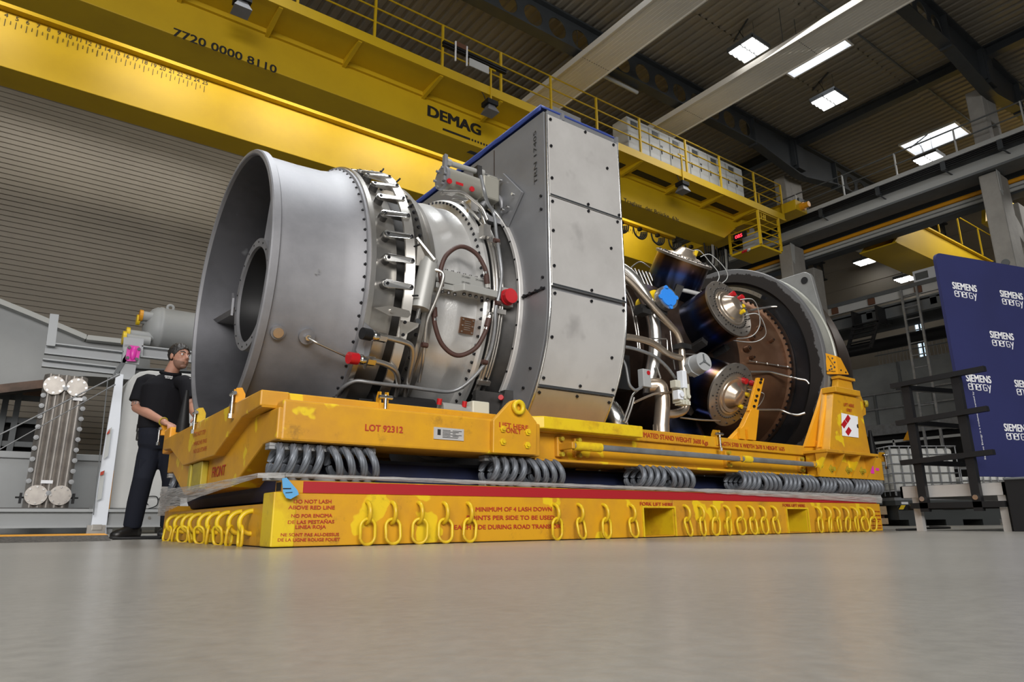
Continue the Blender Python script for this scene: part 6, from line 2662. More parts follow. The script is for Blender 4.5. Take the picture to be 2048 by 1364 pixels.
b.build('hull_keel', 'brown_dark', t)
# thin tie rods running to the left
for (p, q_, r, lab) in (((-1.254,7.500,1.171), (-0.040,7.500,2.094), .010, 'upper of two thin steel rods slanting across the ribbed slab'), ((-1.228,7.700,0.996), (-0.051,7.700,1.977), .007, 'lower of two thin steel rods slanting across the ribbed slab')):
    b = MB()
    b.cyl(p, q_, r, n=8)
    p, q_ = V(p), V(q_)
    b.cyl(q_, q_ + (q_ - p).normalized() * .12, r * 1.8, n=8)
    tag(b.build('tie_rod', 'galv'), lab, 'rod', 'slanting tie rods')
# dark storage rack at the back
t = thing('storage_rack', 'dark steel storage rack with shelves behind the ribbed slab', 'rack', (-1, 13, 0))
for u in (-10, 35, 110, 182, 200):
    b = MB()
    p = V((-3.3 + (u + 10) * .0108, 13.0, 0))
    b.bx(p.x - .05, p.x + .05, 12.9, 13.1, 0, 2.75)
    b.build('rack_upright', 'runway_grey', t)
for z in (1.15, 1.6, 2.05, 2.5):
    b = MB()
    b.bx(-4, -.6, 12.95, 13.05, z, z + .1)
    b.build('rack_beam', 'runway_grey', t)
b = MB()
b.bx(-4, -.5, 12.6, 13.6, 2.70, 2.82)
b.build('rack_shelf', 'wood_brown', t)
b = MB()
b.bx(-4.2, -.4, 13.3, 13.4, .95, 2.2)
b.build('rack_back', 'black_metal', t)
# pale plinth in front of the rack
b = MB()
b.bx(-4.5, .2, 9.4, 9.9, 0, 1.13)
b.bx(-4.5, .2, 9.35, 9.95, 1.10, 1.2)
tag(b.build('machine_plinth', 'grey_paint', None, .01), 'low pale grey plinth behind the ribbed slab', 'plinth')
# floor cable ramp with yellow edge
t = thing('cable_ramp', 'yellow edged chequer plate cable ramp on the floor at the left', 'ramp', (-1, 3.9, 0))
P0, P1 = V((-0.344,2.640,-0.000)), V((-1.112,2.651,0.000))
d = (P1 - P0).normalized()
nrm = V((-d.y, d.x, 0))
if nrm.y < 0:
    nrm = -nrm
b = MB()
a, c = P0, P0 + d * 2.2
b.add([a, c, c + nrm * .25 + V((0, 0, .04)), a + nrm * .25 + V((0, 0, .04)), a + nrm * .25, c + nrm * .25], [(0, 1, 2, 3), (3, 2, 5, 4), (0, 3, 4), (1, 5, 2), (0, 4, 5, 1)])
b.build('ramp_plate', mat('chequer_plate', (.16, .15, .14), .45, .6, (.07, .07, .07), 45, .9, (.45, .55), .4, 60), t)
b = MB()
e = V((0, 0, .041))
b.add([a + nrm * .25 + e, c + nrm * .25 + e, c + nrm * .5 + e + V((0, 0, .01)), a + nrm * .5 + e + V((0, 0, .01)), a + nrm * .5, c + nrm * .5, a + nrm * .25, c + nrm * .25],
      [(0, 1, 2, 3), (3, 2, 5, 4), (0, 3, 4, 6), (1, 7, 5, 2), (0, 6, 7, 1)])
b.build('yellow_edge', 'orange_yellow', t)
for k, (p, q_) in enumerate((((-0.216,3.751,0.010), (0.225,3.814,0.010)), ((-0.274,3.157,0.010), (0.046,2.970,0.010)))):
    b = MB()
    p, q_ = V(p), V(q_)
    b.tube([p, p.lerp(q_, .5) + V((0, .1, 0)), q_], .012, 6)
    tag(b.build('floor_cable', 'black_metal'), ['black cable on the floor behind the man, farther one', 'black cable on the floor behind the man, nearer one'][k], 'cable', 'floor cables')

# ================================================================= right side: stage, railing, banner, tote, gallery
XS = 5.85
t = thing('stage_platform', 'aluminium stage platform on short legs in front of the blue banner', 'stage', (6.6, -.5, 0))
b = MB()
b.bx(XS, XS + .06, -1.0, -.14, .30, .405)
b.bx(XS, 8.2, -.16, -.14, .30, .405)
b.bx(XS, 8.2, -1.0, -.98, .30, .405)
b.build('stage_rail', 'sheet_steel', t)
b = MB()
b.bx(XS + .01, 8.2, -.99, -.15, .385, .41)
b.build('stage_deck', 'runway_grey', t)
for (x, y) in ((XS, -.29), (XS, -.99), (8.1, -.29), (8.1, -.99)):
    q = MB()
    q.bx(x + .01, x + .07, y, y + .06, 0, .30)
    q.build('stage_leg', 'sheet_steel', t)
b = MB()
b.bx(XS + .05, XS + .09, -.98, -.16, .19, .23)
b.build('stage_brace', 'black_metal', t)
b = MB()
b.bx(5.80, 7.6, -2.2, -1.02, 0, .43)
b.bx(5.79, 7.6, -2.2, -1.015, .42, .44, 1)
tag(b.build('black_step_box', ['black_metal', 'runway_grey'], None, .006), 'solid black box beside the stage at the right edge', 'box')
# black railing bolted to the stage
t = thing('stage_railing', 'black tubular railing bolted to the stage platform edge', 'railing', (XS - .03, -.6, .2))
XR_ = XS - .04
for (bt, tp) in (((5.810,-0.358,0.240), (5.810,-0.419,1.360)), ((5.810,-0.795,0.237), (5.810,-0.856,1.393))):
    q = MB()
    bt, tp = V(bt), V(tp)
    q.bx(XR_ - .03, XR_ + .03, bt.y - .035, bt.y + .035, .17, tp.z)
    po = q.build('railing_post', 'black_metal', t)
    q = MB()
    q.cyl((XR_ - .03, bt.y, .285), (XR_ - .05, bt.y, .285), .022, n=16)
    q.build('post_bolt', 'bright_steel', po)
for (a, c) in (((5.780,-0.237,1.353), (5.780,-1.045,1.382)), ((5.780,-0.235,0.993), (5.780,-1.010,1.032)), ((5.780,-0.221,0.621), (5.780,-0.994,0.658))):
    q = MB()
    q.bar(a, c, .06, .045)
    q.build('railing_bar', 'black_metal', t)
for (a, c) in (((6.064,-0.170,1.385), (7.351,-0.170,1.479)), ((6.312,-0.170,1.047), (7.307,-0.170,1.085)), ((6.175,-0.170,0.646), (7.289,-0.170,0.673))):
    q = MB()
    q.bar(a, c, .05, .05)
    q.build('side_bar', 'black_metal', t)
q = MB()
q.bx(XR_ - .03, XR_ + .03, -1.0, -.24, .20, .25)
q.build('lower_bar', 'black_metal', t)

# blue banner wall with repeated lettering
BL = V((5.911,-0.755,2.620))
BLh = V((BL.x, BL.y, 0))
BR = V((7.141,-1.112,2.619))
dirb = V((BR.x - BL.x, BR.y - BL.y, 0)).normalized()
BW = 2.6
ZB, ZTP = .47, 2.60
t = thing('backdrop_banner', 'dark blue fabric banner wall with white company lettering on the stage', 'banner', (BL.x + dirb.x * 1.2, BL.y + dirb.y * 1.2, ZB))
nb_ = dirb.cross(V((0, 0, 1)))


def bp(s, z, off=0.0):
    return BLh + dirb * s + V((0, 0, z)) + nb_ * off


b = MB()
pts = []
r = .07
for k in range(7):
    a = PI - PI / 2 * k / 6
    pts.append((r + r * math.cos(a), ZTP - r + r * math.sin(a)))
poly = [(0, ZB)] + pts + [(BW, ZTP), (BW, ZB)]
n = len(poly)
vs = [bp(s, z, .015) for s, z in poly] + [bp(s, z, -.015) for s, z in poly]
b.add(vs, [tuple(range(n)), tuple(range(2 * n - 1, n - 1, -1))] + [(i, n + i, n + (i + 1) % n, (i + 1) % n) for i in range(n)])
b.build('banner_fabric', mat('banner_navy', (.014, .018, .095), .75, 0, (.011, .014, .075), 1.2, .7, bump=.05, bscale=300), t)
b = MB()
b.tube([bp(.04, ZB + .02, -.02), bp(.04, .41, -.02)], .018, 10)
b.tube([bp(2.2, ZB + .02, -.02), bp(2.2, .41, -.02)], .018, 10)
b.build('banner_pole', 'bright_steel', t)




LG = [(0.158, 2.248), (0.808, 2.237), (0.548, 1.792), (0.112, 1.337), (0.756, 1.323), (0.493, 0.891), (1.118, 1.191)]


def logo(s, z, w=.325):
    q = MB()
    q.text('SIEMENS', bp(s, z, .016), dirb, (0, 0, 1), h=.068, w=w, bold=.03, lift=.001)
    # rounded lower line drawn as strokes
    x = 0.0
    H, T_ = .056, .0080
    y0 = z - .078

    def st(*pp):
        q.tube([bp(s + px_, y0 + pz_, .017) for (px_, pz_) in pp], T_ * .55, 6)
    k = w / .255
    W_ = .032 * k
    g = .0405 * k
    c = .008
    ox = .012

    def ell(o):
        st((o, H * .55), (o + W_, H * .55), (o + W_, H - c), (o + W_ - c, H), (o + c, H), (o, H - c), (o, c), (o + c, 0), (o + W_, 0))
    ell(ox)
    o = ox + g
    st((o, 0), (o, H), (o + W_ - c, H), (o + W_, H - c), (o + W_, 0))
    ell(ox + 2 * g)
    o = ox + 3 * g
    st((o, 0), (o, H - c), (o + c, H), (o + W_ * .6, H))
    o = ox + 3.75 * g
    st((o + W_, H), (o + c, H), (o, H - c), (o, c), (o + c, 0), (o + W_, 0), (o + W_, H * .5), (o + W_ * .5, H * .5))
    o = ox + 4.85 * g
    st((o, H), (o + W_ * .5, H * .35))
    st((o + W_, H), (o + W_ * .3, -H * .35))
    q.build('company_lettering', 'white_paint', t)


for (s, z) in LG:
    logo(s, z)
b = MB()
b.text('Siemens Energy is a trademark licensed by Siemens AG.', bp(.175, .62, .016), (0, 0, 1), -dirb, h=.020, w=.82, bold=.0)
b.build('banner_small_print', 'white_paint', t)

# white tote tank in its cage on a spill pallet
GX, GY = 12.6, 2.55




t = thing('spill_pallet', 'dark grey spill pallet with yellow black stripes on the floor behind the railing', 'pallet', (13.0, 2.6, 0))
e1 = V((.83, -.55, 0)).normalized()      # along its front, to the right in the photo
e2 = V((.55, .83, 0)).normalized()
S0 = V((11.395,2.439,0.097))
S0.z = 0


def sp_(a, c, z):
    return S0 + e1 * a + e2 * c + V((0, 0, z))


def obx(b, a0, a1, c0, c1, z0, z1, mi=0, f=sp_):
    vs = [f(a, c, z) for z in (z0, z1) for c in (c0, c1) for a in (a0, a1)]
    b.add(vs, [(0, 2, 3, 1), (4, 5, 7, 6), (0, 1, 5, 4), (2, 6, 7, 3), (0, 4, 6, 2), (1, 3, 7, 5)], mi)


b = MB()
obx(b, -.06, 1.75, 0, 1.2, .10, .40)
obx(b, -.12, 1.8, -.05, 1.25, .34, .42)
for a in (0.1, .75, 1.4):
    obx(b, a, a + .3, 0, 1.2, 0, .10)
b.build('pallet_tub', mat('dark_tub', (.05, .055, .055), .5), t)
b = MB()
obx(b, -.12, 1.0, -.04, 1.2, .42, .47)
b.build('pallet_grid', 'galv', t)
for a0 in (-.08, .72):
    b = MB()
    for k in range(5):
        vs = [sp_(a0 + k * .08 + (.05 if z > .31 else 0), -.056, z) for z in (.27, .34)] + [sp_(a0 + k * .08 + .08 + (.05 if z > .31 else 0), -.056, z) for z in (.34, .27)]
        b.add(vs, [(0, 1, 2, 3)], k % 2)
    b.build('stripe_tape', ['yellow_plastic', 'black_metal'], t)
b = MB()
obx(b, -.02, .1, -.058, -.054, .355, .395)
b.build('pallet_label', 'white_paint', t)

t = thing('tote_tank', 'white plastic tote tank in a steel cage behind the black railing', 'tank', tuple(sp_(.5, .6, .47)))
b = MB()
obx(b, -.03, 1.1, .03, 1.05, .56, 1.32)
b.build('tank_bottle', 'tank_white', t, .06)
b = MB()
obx(b, -.05, 1.12, .0, 1.08, .47, .56)
b.build('tote_base', 'black_metal', t)
cg_ = MB()
for k in range(8):
    a = -.05 + 1.17 * k / 7
    cg_.tube([sp_(a, -.01, .5), sp_(a, -.01, 1.34)], .011, 6)
    cg_.tube([sp_(-.06, 1.08 * k / 7, .5), sp_(-.06, 1.08 * k / 7, 1.34)], .011, 6)
for z in (.58, .72, .88, 1.04, 1.2, 1.34):
    cg_.tube([sp_(-.06, 1.08, z), sp_(-.06, -.015, z), sp_(1.13, -.015, z), sp_(1.13, 1.08, z)], .011, 6)
cg_.build('tote_cage', 'galv', t)
b = MB()
obx(b, -.06, 1.13, 0, 1.08, 1.335, 1.35)
b.build('tote_lid_frame', 'galv', t)
# second tote further right, mostly behind the stage
t = thing('tote_tank', 'second white tote tank at lower right of the first, half hidden by stage and banner', 'tank', tuple(sp_(1.4, .5, .0)))
b = MB()
obx(b, 1.22, 2.3, .1, 1.1, .50, .82)
b.build('tank_bottle', 'tank_white', t, .04)
b = MB()
for k in range(9):
    b.tube([sp_(1.2 + k * .13, .06, .48), sp_(1.2 + k * .13, .06, .95)], .011, 6)
b.tube([sp_(1.2, .06, .95), sp_(2.3, .06, .95)], .011, 6)
b.tube([sp_(1.2, .06, .75), sp_(2.3, .06, .75)], .011, 6)
b.build('tote_cage', 'galv', t)
# wood pallet with stacked timber
t = thing('wooden_pallet', 'pale wooden pallet on the floor between stand and spill pallet', 'pallet', tuple(sp_(-.9, .6, 0)))
for z in (.03, .19):
    b = MB()
    obx(b, -1.5, -.14, .2, 1.2, z, z + (.10 if z < .1 else .14))
    b.build('pallet_board', 'wood', t)
b = MB()
obx(b, -1.5, -.14, .3, 1.2, .0, .2)
b.build('pallet_block', 'wood_brown', t)
b = MB()
for z in (.36, .42, .48):
    obx(b, -1.3, -.2, .2, 1.0, z, z + .035)
obx(b, -1.25, -.25, .25, .9, .33, .5)
tag(b.build('sheet_stack', 'runway_grey'), 'grey metal sheets stacked on the wooden pallet', 'stack')

# gallery across the far bay
XG = 20.3
t = thing('gallery', 'grey steel gallery with pale edge beam in the far bay', 'gallery', (XG, 5, 0))
za = (20.300,7.546,6.764)[2]
b = MB()
b.bx(XG, XG + .1, -2, 9.5, za - .12, za + .12)
b.build('edge_beam', 'off_white', t)
b = MB()
b.bx(XG - .05, XG + .2, -2, 9.5, za + .12, za + .24)
b.bx(XG + .1, XG + .3, -2, 9.5, za - .62, za - .3)
b.bx(XG + 1.4, XG + 1.6, -2, 9.5, za - .62, za - .3)
for y in (-1, .9, 2.8, 4.7, 6.6, 8.5):
    b.bx(XG + .1, XG + 1.6, y, y + .18, za - .5, za - .25)
b.bx(XG + .05, XG + 1.6, -2, 9.5, za - .26, za - .2)
b.build('gallery_frame', 'runway_grey', t)
for y in (7.6, 6.4, 5.0, 3.6):
    b = MB()
    b.bx(XG - .06, XG, y, y + .2, za - .1, za + .1)
    b.build('beam_clamp', 'wood_brown', t)
for y in (7.95, 9.3):
    b = MB()
    b.bx(XG + .1, XG + .25, y, y + .15, 0, za - .3)
    b.build('gallery_post', 'runway_grey', t)
b = MB()
y_ = (20.300,5.190,6.942)[1]
b.bx(XG, XG + .5, y_ - 1.4, y_, za + .245, za + .60)
b.bx(XG - .01, XG, y_ - .42, y_ - .06, za + .30, za + .52, 1)
tag(b.build('gallery_cabinet', ['white_panel', 'runway_grey']), 'white cabinet with sockets standing on the gallery beside the banner', 'cabinet')
# ladder
t = thing('access_ladder', 'galvanised ladder fixed to the gallery left of the banner', 'ladder', (XG - .1, 5.3, 0))
for y in (5.56, 5.12):
    b = MB()
    b.bx(XG - .12, XG - .06, y - .03, y + .03, 1.5, za + .1)
    b.build('ladder_rail', 'galv', t)
for k in range(11):
    z = za - .1 - k * .62 * .6
    b = MB()
    b.tube([(XG - .09, 5.12, z), (XG - .09, 5.56, z)], .02, 6)
    b.build('ladder_rung', 'galv', t)
# slanting grate stair
t = thing('grating_stair', 'black steel grating stair hanging under the gallery beside the exhaust', 'stair', (XG - .4, 7.2, 4))
A_, B_ = V((19.900,6.971,6.014)), V((19.900,7.307,5.222))
w = V((0, -.75, 0))
b = MB()
for k in (0, 1):
    b.bar(A_ + w * k, B_ + w * k, .06, .10)
b.build('stair_stringer', 'black_metal', t)
b = MB()
for k in (0, 1):
    b.bx(A_.x - .03, XG + .15, A_.y - .75 * k - .03, A_.y - .75 * k + .03, A_.z - .05, za - .28)
b.build('stair_hanger', 'black_metal', t)
for k in range(7):
    b = MB()
    c = A_.lerp(B_, k / 6)
    b.bar(c, c + w, .12, .03)
    b.build('stair_tread', 'black_metal', t)
# big dark pipe
b = MB()
p = V((22.000,7.232,5.760))
b.tube([(22, 11, p.z), (22, -2, p.z)], .21, 18)
tag(b.build('dark_pipe', 'black_metal'), 'thick dark pipe crossing below the gallery', 'pipe')
# grey block wall enclosure with upper rail
t = thing('grey_enclosure', 'grey panelled enclosure block behind the white tote tank', 'enclosure', (22.5, 6, 0))
zt = (22.200,7.422,5.135)[2]
b = MB()
b.bx(22.2, 24, -1, 9.2, (22.200,7.711,3.146)[2], zt)
b.build('enclosure_wall', 'wall_concrete', t)
for k, y in enumerate((8.6, 7.7, 6.8, 5.9, 5.0, 4.1)):
    b = MB()
    b.bx(22.14, 22.2, y, y + .06, (22.200,7.711,3.146)[2], zt - (.95 if k % 2 else 0))
    b.build('wall_rib', 'runway_grey', t)
b = MB()
for z in (zt - 1.0, zt - 1.5):
    b.bx(22.12, 22.18, -1, 9.2, z, z + .05)
b.bx(22.1, 22.3, -1, 9.2, (22.200,7.711,3.146)[2] - .35, (22.200,7.711,3.146)[2])
b.build('wall_rail', 'galv', t)
b = MB()
for z in (zt + .35, zt + .7):
    b.tube([(22.3, 7.6, z), (22.3, 3.0, z)], .02, 6)
for k in range(40):
    b.tube([(22.3, 3 + k * .115, zt), (22.3, 3 + k * .115, zt + .7)], .006, 4)
b.build('upper_fence', 'runway_grey', t)
b = MB()
b.bx(22.4, 24, -1, 9.2, 0.9, (22.200,7.711,3.146)[2])
b.build('lower_recess', 'black_metal', t)
b = MB()
b.bx(21.9, 22.2, -1, 9.2, 0, .95)
b.bx(21.85, 21.9, -1, 9.2, 1.55, 1.62)
b.build('lower_ledge', 'grey_paint', t)
b = MB()
for y in (8.6, 7.2, 5.8, 4.4):
    b.bx(21.9, 21.96, y, y + .05, .95, 2.6)
b.bx(21.9, 21.96, -1, 9.2, 2.5, 2.58)
b.build('guard_rail', 'light_grey', t)
for k, (u, v) in enumerate(((1821, 880), (1781, 918))):
    b = MB()
    c = V([(21.800,6.656,2.519), (21.800,7.351,1.982)][k])
    s_ = .22
    b.slab([c + V((0, s_, 0)), c + V((0, -s_, 0)), c + V((0, 0, s_ * 1.6))], .02)
    tag(b.build('warning_triangle', 'orange_yellow'), ['yellow warning triangle above the white tote tank', 'yellow warning triangle left of the white tote tank'][k], 'sign', 'yellow warning triangles')
b = MB()
b.bx(21.93, 22.09, 4.1, 4.9, zt - 1.3, zt - .3)
tag(b.build('beige_box', mat('beige_box_paint', (.55, .49, .36), .5)), 'beige wall box just left of the banner edge', 'box')
# cables on the floor
b = MB()
b.tube(bez([(5.75, -.1, .012), (6.4, -.05, .012), (7.0, .25, .012), (7.6, .2, .012), (8.4, .6, .012), (9.0, 1.0, .012)], 8), .012, 6)
tag(b.build('floor_cable', 'rubber'), 'black cable on the floor running from the stand to the stage', 'cable', 'floor cables')

# ================================================================= the man behind the far corner of the stand
from mathutils.bvhtree import BVHTree
RV = V((.806, -.592, 0))
TV = V((-.592, -.806, 0))
UP = V((0, 0, 1))


def loft(b, secs, n=20, mi=0):
    # secs: (centre, half vector a, half vector b)
    vs = []
    for (c, a, d) in secs:
        c, a, d = V(c), V(a), V(d)
        for k in range(n):
            t = 2 * PI * k / n
            ct, st = math.cos(t), math.sin(t)
            # slightly squared ellipse
            e = .85
            ct = math.copysign(abs(ct) ** e, ct)
            st = math.copysign(abs(st) ** e, st)
            vs.append(c + a * ct + d * st)
    fs = [(i * n + k, i * n + (k + 1) % n, (i + 1) * n + (k + 1) % n, (i + 1) * n + k) for i in range(len(secs) - 1) for k in range(n)]
    fs += [tuple(range(n - 1, -1, -1)), tuple(range((len(secs) - 1) * n, len(secs) * n))]
    b.add(vs, fs, mi, True)


def ell(b, c, f, w, u, ax, n=12):
    # ellipsoid with axes along (ax[0], ax[1], ax[2])
    c = V(c)
    m = 2 * n
    vs = []
    for i in range(n + 1):
        t = PI * i / n
        for k in range(m):
            p = PI * k / n
            vs.append(c + ax[0] * (f * math.sin(t) * math.cos(p)) + ax[1] * (w * math.sin(t) * math.sin(p)) + ax[2] * (u * math.cos(t)))
    b.add(vs, [(i * m + k, i * m + (k + 1) % m, (i + 1) * m + (k + 1) % m, (i + 1) * m + k) for i in range(n) for k in range(m)], 0, True)


def fuse(o, vox, smooth=3):
    r = o.modifiers.new('fuse', 'REMESH')
    r.mode = 'VOXEL'
    r.voxel_size = vox
    r.use_smooth_shade = True
    s_ = o.modifiers.new('soft', 'SMOOTH')
    s_.iterations = smooth
    s_.factor = .5
    return o


TF = (TV * .78 + RV * .62).normalized()          # chest faces
TS = V((-TF.y, TF.x, 0))                          # his left, to the right in the photo
HF = (RV * .90 + TV * .44).normalized()          # face looks
HS = V((-HF.y, HF.x, 0))
SH_R, EL_R, WR_R, HD_R = V((-0.153,3.475,1.357)), V((-0.190,3.464,1.117)), V((-0.034,2.940,0.933)), V((0.008,2.810,0.888))
SH_L, EL_L, WR_L, HD_L = V((0.135,3.138,1.319)), V((0.179,3.044,1.105)), V((0.185,2.804,0.971)), V((0.194,2.698,0.917))
HC = V((0.074,3.282,1.580))
NB, NT = V((0.028,3.341,1.423)), V((0.056,3.308,1.522))
PEL = V((0.004,3.384,0.870))
LEGR = [V((-0.040,3.391,0.811)), V((-0.058,3.379,0.679)), V((-0.087,3.326,0.496)), V((-0.100,3.386,0.294)), V((-0.106,3.439,0.089))]
LEGL = [V((0.076,3.368,0.816)), V((0.110,3.355,0.663)), V((0.142,3.332,0.482)), V((0.159,3.369,0.279)), V((0.168,3.387,0.086))]

b = MB()
# torso and limbs of the body
loft(b, [(PEL, TS * .15, TF * .10), (V((-0.011,3.370,1.017)), TS * .135, TF * .095), (V((-0.007,3.367,1.187)), TS * .15, TF * .105), (V((0.002,3.360,1.314)), TS * .165, TF * .095), (V((0.017,3.349,1.382)), TS * .11, TF * .07), (NB, TS * .062, TF * .06)])
for (s_, e, w) in ((SH_R, EL_R, WR_R), (SH_L, EL_L, WR_L)):
    m1 = s_.lerp(e, .5)
    m2 = e.lerp(w, .3)
    b.tube([s_, m1, e.lerp(s_, .12), e, m2, e.lerp(w, .7), w], [.060, .052, .045, .044, .044, .034, .027], 14)
for L in (LEGR, LEGL):
    b.tube(L, [.085, .08, .056, .052, .038], 12)
b.tube([NB - UP * .03, NB, NT, NT + UP * .03], [.068, .060, .055, .05], 16)
# head: skull, jaw, chin, nose, brow, ears
AXH = (HF, HS, UP)
ell(b, HC + UP * .022 - HF * .012, .096, .075, .092, AXH)
ell(b, HC - UP * .045 + HF * .026, .066, .060, .072, AXH)
ell(b, HC - UP * .098 + HF * .062, .026, .030, .020, AXH, 8)
ell(b, HC + UP * .020 + HF * .066, .026, .055, .020, AXH, 8)
for sx in (-1, 1):
    ell(b, HC - UP * .022 + HF * .055 + HS * (.034 * sx), .024, .022, .018, AXH, 8)
    ell(b, HC - UP * .012 - HF * .005 + HS * (.077 * sx), .020, .009, .032, AXH, 8)
loft(b, [(HC + UP * .012 + HF * .083, HS * .009, HF * .012), (HC - UP * .012 + HF * .094, HS * .012, HF * .016), (HC - UP * .030 + HF * .100, HS * .017, HF * .018), (HC - UP * .040 + HF * .090, HS * .013, HF * .012)], 10)
ell(b, HC - UP * .062 + HF * .080, .014, .026, .0075, AXH, 8)
ell(b, HC - UP * .075 + HF * .077, .014, .024, .0075, AXH, 8)


def hand(b, w, h, side):
    d = (h - w).normalized()
    nrm = UP
    s_ = d.cross(nrm).normalized()
    up_ = s_.cross(d).normalized()
    loft(b, [(w - d * .02, s_ * .026, up_ * .020), (w + d * .03, s_ * .036, up_ * .018), (w + d * .075, s_ * .041, up_ * .015), (w + d * .092, s_ * .038, up_ * .012)], 14)
    for k, (ln, off) in enumerate(((.070, -.030), (.080, -.010), (.075, .010), (.058, .029))):
        p0 = w + d * .085 + s_ * off
        p1 = p0 + d * (ln * .42) + up_ * .004
        p2 = p1 + d * (ln * .28) - up_ * .016
        p3 = p2 + d * (ln * .15) - up_ * .022
        b.tube([p0, p1, p2, p3], [.0095, .0090, .0085, .0075], 8)
    t0 = w + d * .025 + s_ * (.032 * side)
    b.tube([t0, t0 + d * .03 + s_ * (.025 * side) - up_ * .006, t0 + d * .058 + s_ * (.034 * side) - up_ * .016], [.013, .011, .009], 8)


hand(b, WR_R, HD_R, -1)
hand(b, WR_L, HD_L, 1)
pb = b.build('person', 'skin')
fuse(pb, .0065, 4)
tag(pb, 'man in black polo shirt and dark trousers, hand on the stand corner, looking right', 'person')

# shirt
b = MB()
loft(b, [(V((-0.008,3.368,0.920)), TS * .172, TF * .125), (V((-0.011,3.370,1.017)), TS * .168, TF * .125), (V((-0.007,3.367,1.187)), TS * .176, TF * .13), (V((0.003,3.359,1.305)), TS * .186, TF * .118), (V((0.016,3.350,1.364)), TS * .15, TF * .095), (V((0.026,3.343,1.410)), TS * .085, TF * .08)])
for (s_, e, k) in ((SH_R, EL_R, .80), (SH_L, EL_L, .80)):
    inw = (V((0.013,3.352,1.355)) - s_)
    b.tube([s_ + inw * .45 + UP * .005, s_ + inw * .16 + UP * .004, s_ + UP * -.012, s_.lerp(e, .22), s_.lerp(e, .5), s_.lerp(e, k)], [.055, .068, .075, .075, .076, .079], 16)
o = b.build('polo_shirt', 'black_cloth', pb)
fuse(o, .009, 5)
shirt = o
b = MB()
for k in range(22):
    pass
ring_ = [NB + UP * .012 + TS * (.078 * math.cos(2 * PI * k / 24)) + TF * (.076 * math.sin(2 * PI * k / 24)) - UP * (.03 * max(0, math.sin(2 * PI * k / 24))) for k in range(24)]
b.tube(ring_, .016, 8, closed=True)
b.build('collar', 'black_cloth', shirt)
# trousers
b = MB()
loft(b, [(V((-0.012,3.370,0.955)), TS * .158, TF * .118), (V((0.001,3.361,0.867)), TS * .168, TF * .122), (V((0.016,3.374,0.782)), TS * .172, TF * .122), (V((0.024,3.369,0.743)), TS * .14, TF * .10)])
b.tube(LEGR[:4] + [LEGR[4] + UP * .01], [.098, .096, .080, .078, .072], 16)
b.tube(LEGL[:4] + [LEGL[4] + UP * .01], [.098, .096, .080, .076, .070], 16)
o = b.build('work_trousers', 'navy_cloth', pb)
fuse(o, .010, 4)
tr_ = o
q = MB()
c = V((-0.095,3.308,0.608))
q.bx(c.x - .045, c.x + .045, c.y - .03, c.y + .03, c.z - .09, c.z + .05)
q.build('leg_pocket', 'navy_cloth', tr_, .012)
q = MB()
c = V((-0.125,3.392,0.941))
for (dz, w) in ((0, .05), (-.07, .045)):
    q.bx(c.x - w, c.x + w, c.y - .04, c.y + .04, c.z + dz - .05, c.z + dz + .03)
q.build('belt_pouch', 'leather', pb, .01)
# shoes
for L, nm in ((LEGR, -1), (LEGL, 1)):
    a = L[-1]
    a = V((a.x, a.y, 0))
    d = (TV * .92 - RV * (.25 if nm < 0 else -.2)).normalized()
    s_ = d.cross(UP)
    q = MB()
    loft(q, [(a - d * .075 + UP * .055, s_ * .036, UP * .05), (a - d * .02 + UP * .075, s_ * .044, UP * .07), (a + d * .06 + UP * .055, s_ * .048, UP * .052), (a + d * .14 + UP * .042, s_ * .050, UP * .038), (a + d * .19 + UP * .032, s_ * .034, UP * .028)], 16)
    sh = q.build('work_shoe', 'leather', pb)
    q = MB()
    loft(q, [(a - d * .085 + UP * .012, s_ * .036, UP * .011), (a - d * .0 + UP * .012, s_ * .047, UP * .011), (a + d * .13 + UP * .012, s_ * .054, UP * .011), (a + d * .20 + UP * .014, s_ * .034, UP * .011)], 16)
    q.build('shoe_sole', 'rubber', sh)
# hair, brows, eyes
b = MB()
ell(b, HC + UP * .026 - HF * .014, .103, .082, .099, AXH, 44)
keep = []
for f in b.f:
    c = sum((V(b.v[i]) for i in f), V()) / len(f) - HC
    fo, zz = c.dot(HF), c.z
    if zz > -.030 + 1.12 * fo + (.02 if fo < -.02 else 0) * 0 and zz > -.085:
        keep.append(f)
b.f = keep
b.m = [0] * len(keep)
b.s = [True] * len(keep)
b.v = [tuple(V(p) + (V(p) - HC).normalized() * (.006 * noise.noise(V(p) * 60))) for p in b.v]
o = b.build('hair', 'hair', pb)
o.modifiers.new('thick', 'SOLIDIFY').thickness = .008
b = MB()
ell(b, HC - UP * .048 + HF * .026, .0672, .0612, .0728, AXH, 40)
ell(b, HC - UP * .098 + HF * .062, .0268, .0305, .0205, AXH, 10)
keep = [f for f in b.f if (lambda c: c.z < -.052 - .0 + .25 * (c.dot(HF) - .05) * -1 and c.z < -.045)(sum((V(b.v[i]) for i in f), V()) / len(f) - HC)]
b.f = keep
b.m = [0] * len(keep)
b.s = [True] * len(keep)
b.build('stubble', 'stubble', pb)
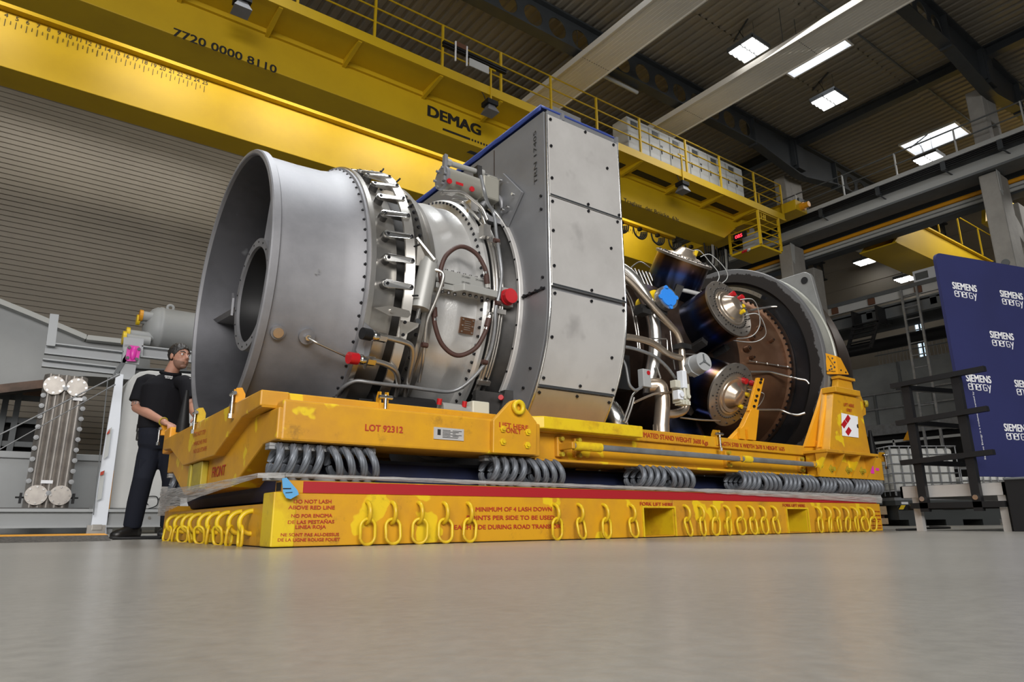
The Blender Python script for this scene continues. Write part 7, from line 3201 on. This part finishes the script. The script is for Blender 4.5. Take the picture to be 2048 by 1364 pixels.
for sx in (-1, 1):
    q = MB()
    q.ball(HC + UP * .006 + HF * .076 + HS * (.031 * sx), .0105, 8)
    ey = q.build('eye', 'white_paint', pb)
    q = MB()
    q.ball(HC + UP * .006 + HF * .083 + HS * (.032 * sx), .0058, 8)
    q.build('pupil', 'hair', ey)
    q = MB()
    q.tube([HC + UP * .024 + HF * .090 + HS * (.012 * sx), HC + UP * .031 + HF * .088 + HS * (.032 * sx), HC + UP * .026 + HF * .072 + HS * (.052 * sx)], .0045, 6)
    q.build('eyebrow', 'hair', pb)
q = MB()
q.tube([HC - UP * .0685 + HF * (.088 - .35 * abs(k) ** 2 * 10) + HS * k for k in (-.022, -.011, 0, .011, .022)], .0022, 6)
q.build('mouth_line', 'wood_brown', pb)
# wristband, tattoo, shirt lettering
q = MB()
d = (EL_R - WR_R).normalized()
_, a_, c_ = frame(d)
q.tube([WR_R + d * .03 + a_ * (.033 * math.cos(2 * PI * k / 16)) + c_ * (.033 * math.sin(2 * PI * k / 16)) for k in range(16)], .006, 6, closed=True)
q.build('wristband', 'olive_yellow', pb)
q = MB()
q.cyl(SH_R.lerp(EL_R, .80), SH_R.lerp(EL_R, .97), .0505, .0475, n=18, caps=False)
q.build('tattoo', mat('tattooed_skin', (.36, .185, .13), .5, 0, (.09, .07, .065), 30, 1.0, (.48, .55)), pb)
bpy.context.view_layer.update()
dg = bpy.context.evaluated_depsgraph_get()
bv = BVHTree.FromObject(shirt, dg)
q = MB()
for (p, s_, w, h) in ((V((-0.004,3.364,1.375)), 'SIEMENS', .066, .012), (V((-0.002,3.363,1.362)), 'energy', .058, .012), (V((0.148,3.253,1.344)), 'energy', .035, .006)):
    lo = p + TF * .6
    hit = bv.ray_cast(shirt.matrix_world.inverted() @ lo, -TF)
    if hit[0] is not None:
        hp_ = shirt.matrix_world @ hit[0]
        q.text(s_, hp_ + TF * .014, TS, UP, h=h, w=w, bold=.02, align='C', lift=.0)
if q.v:
    q.build('shirt_lettering', 'white_paint', pb)
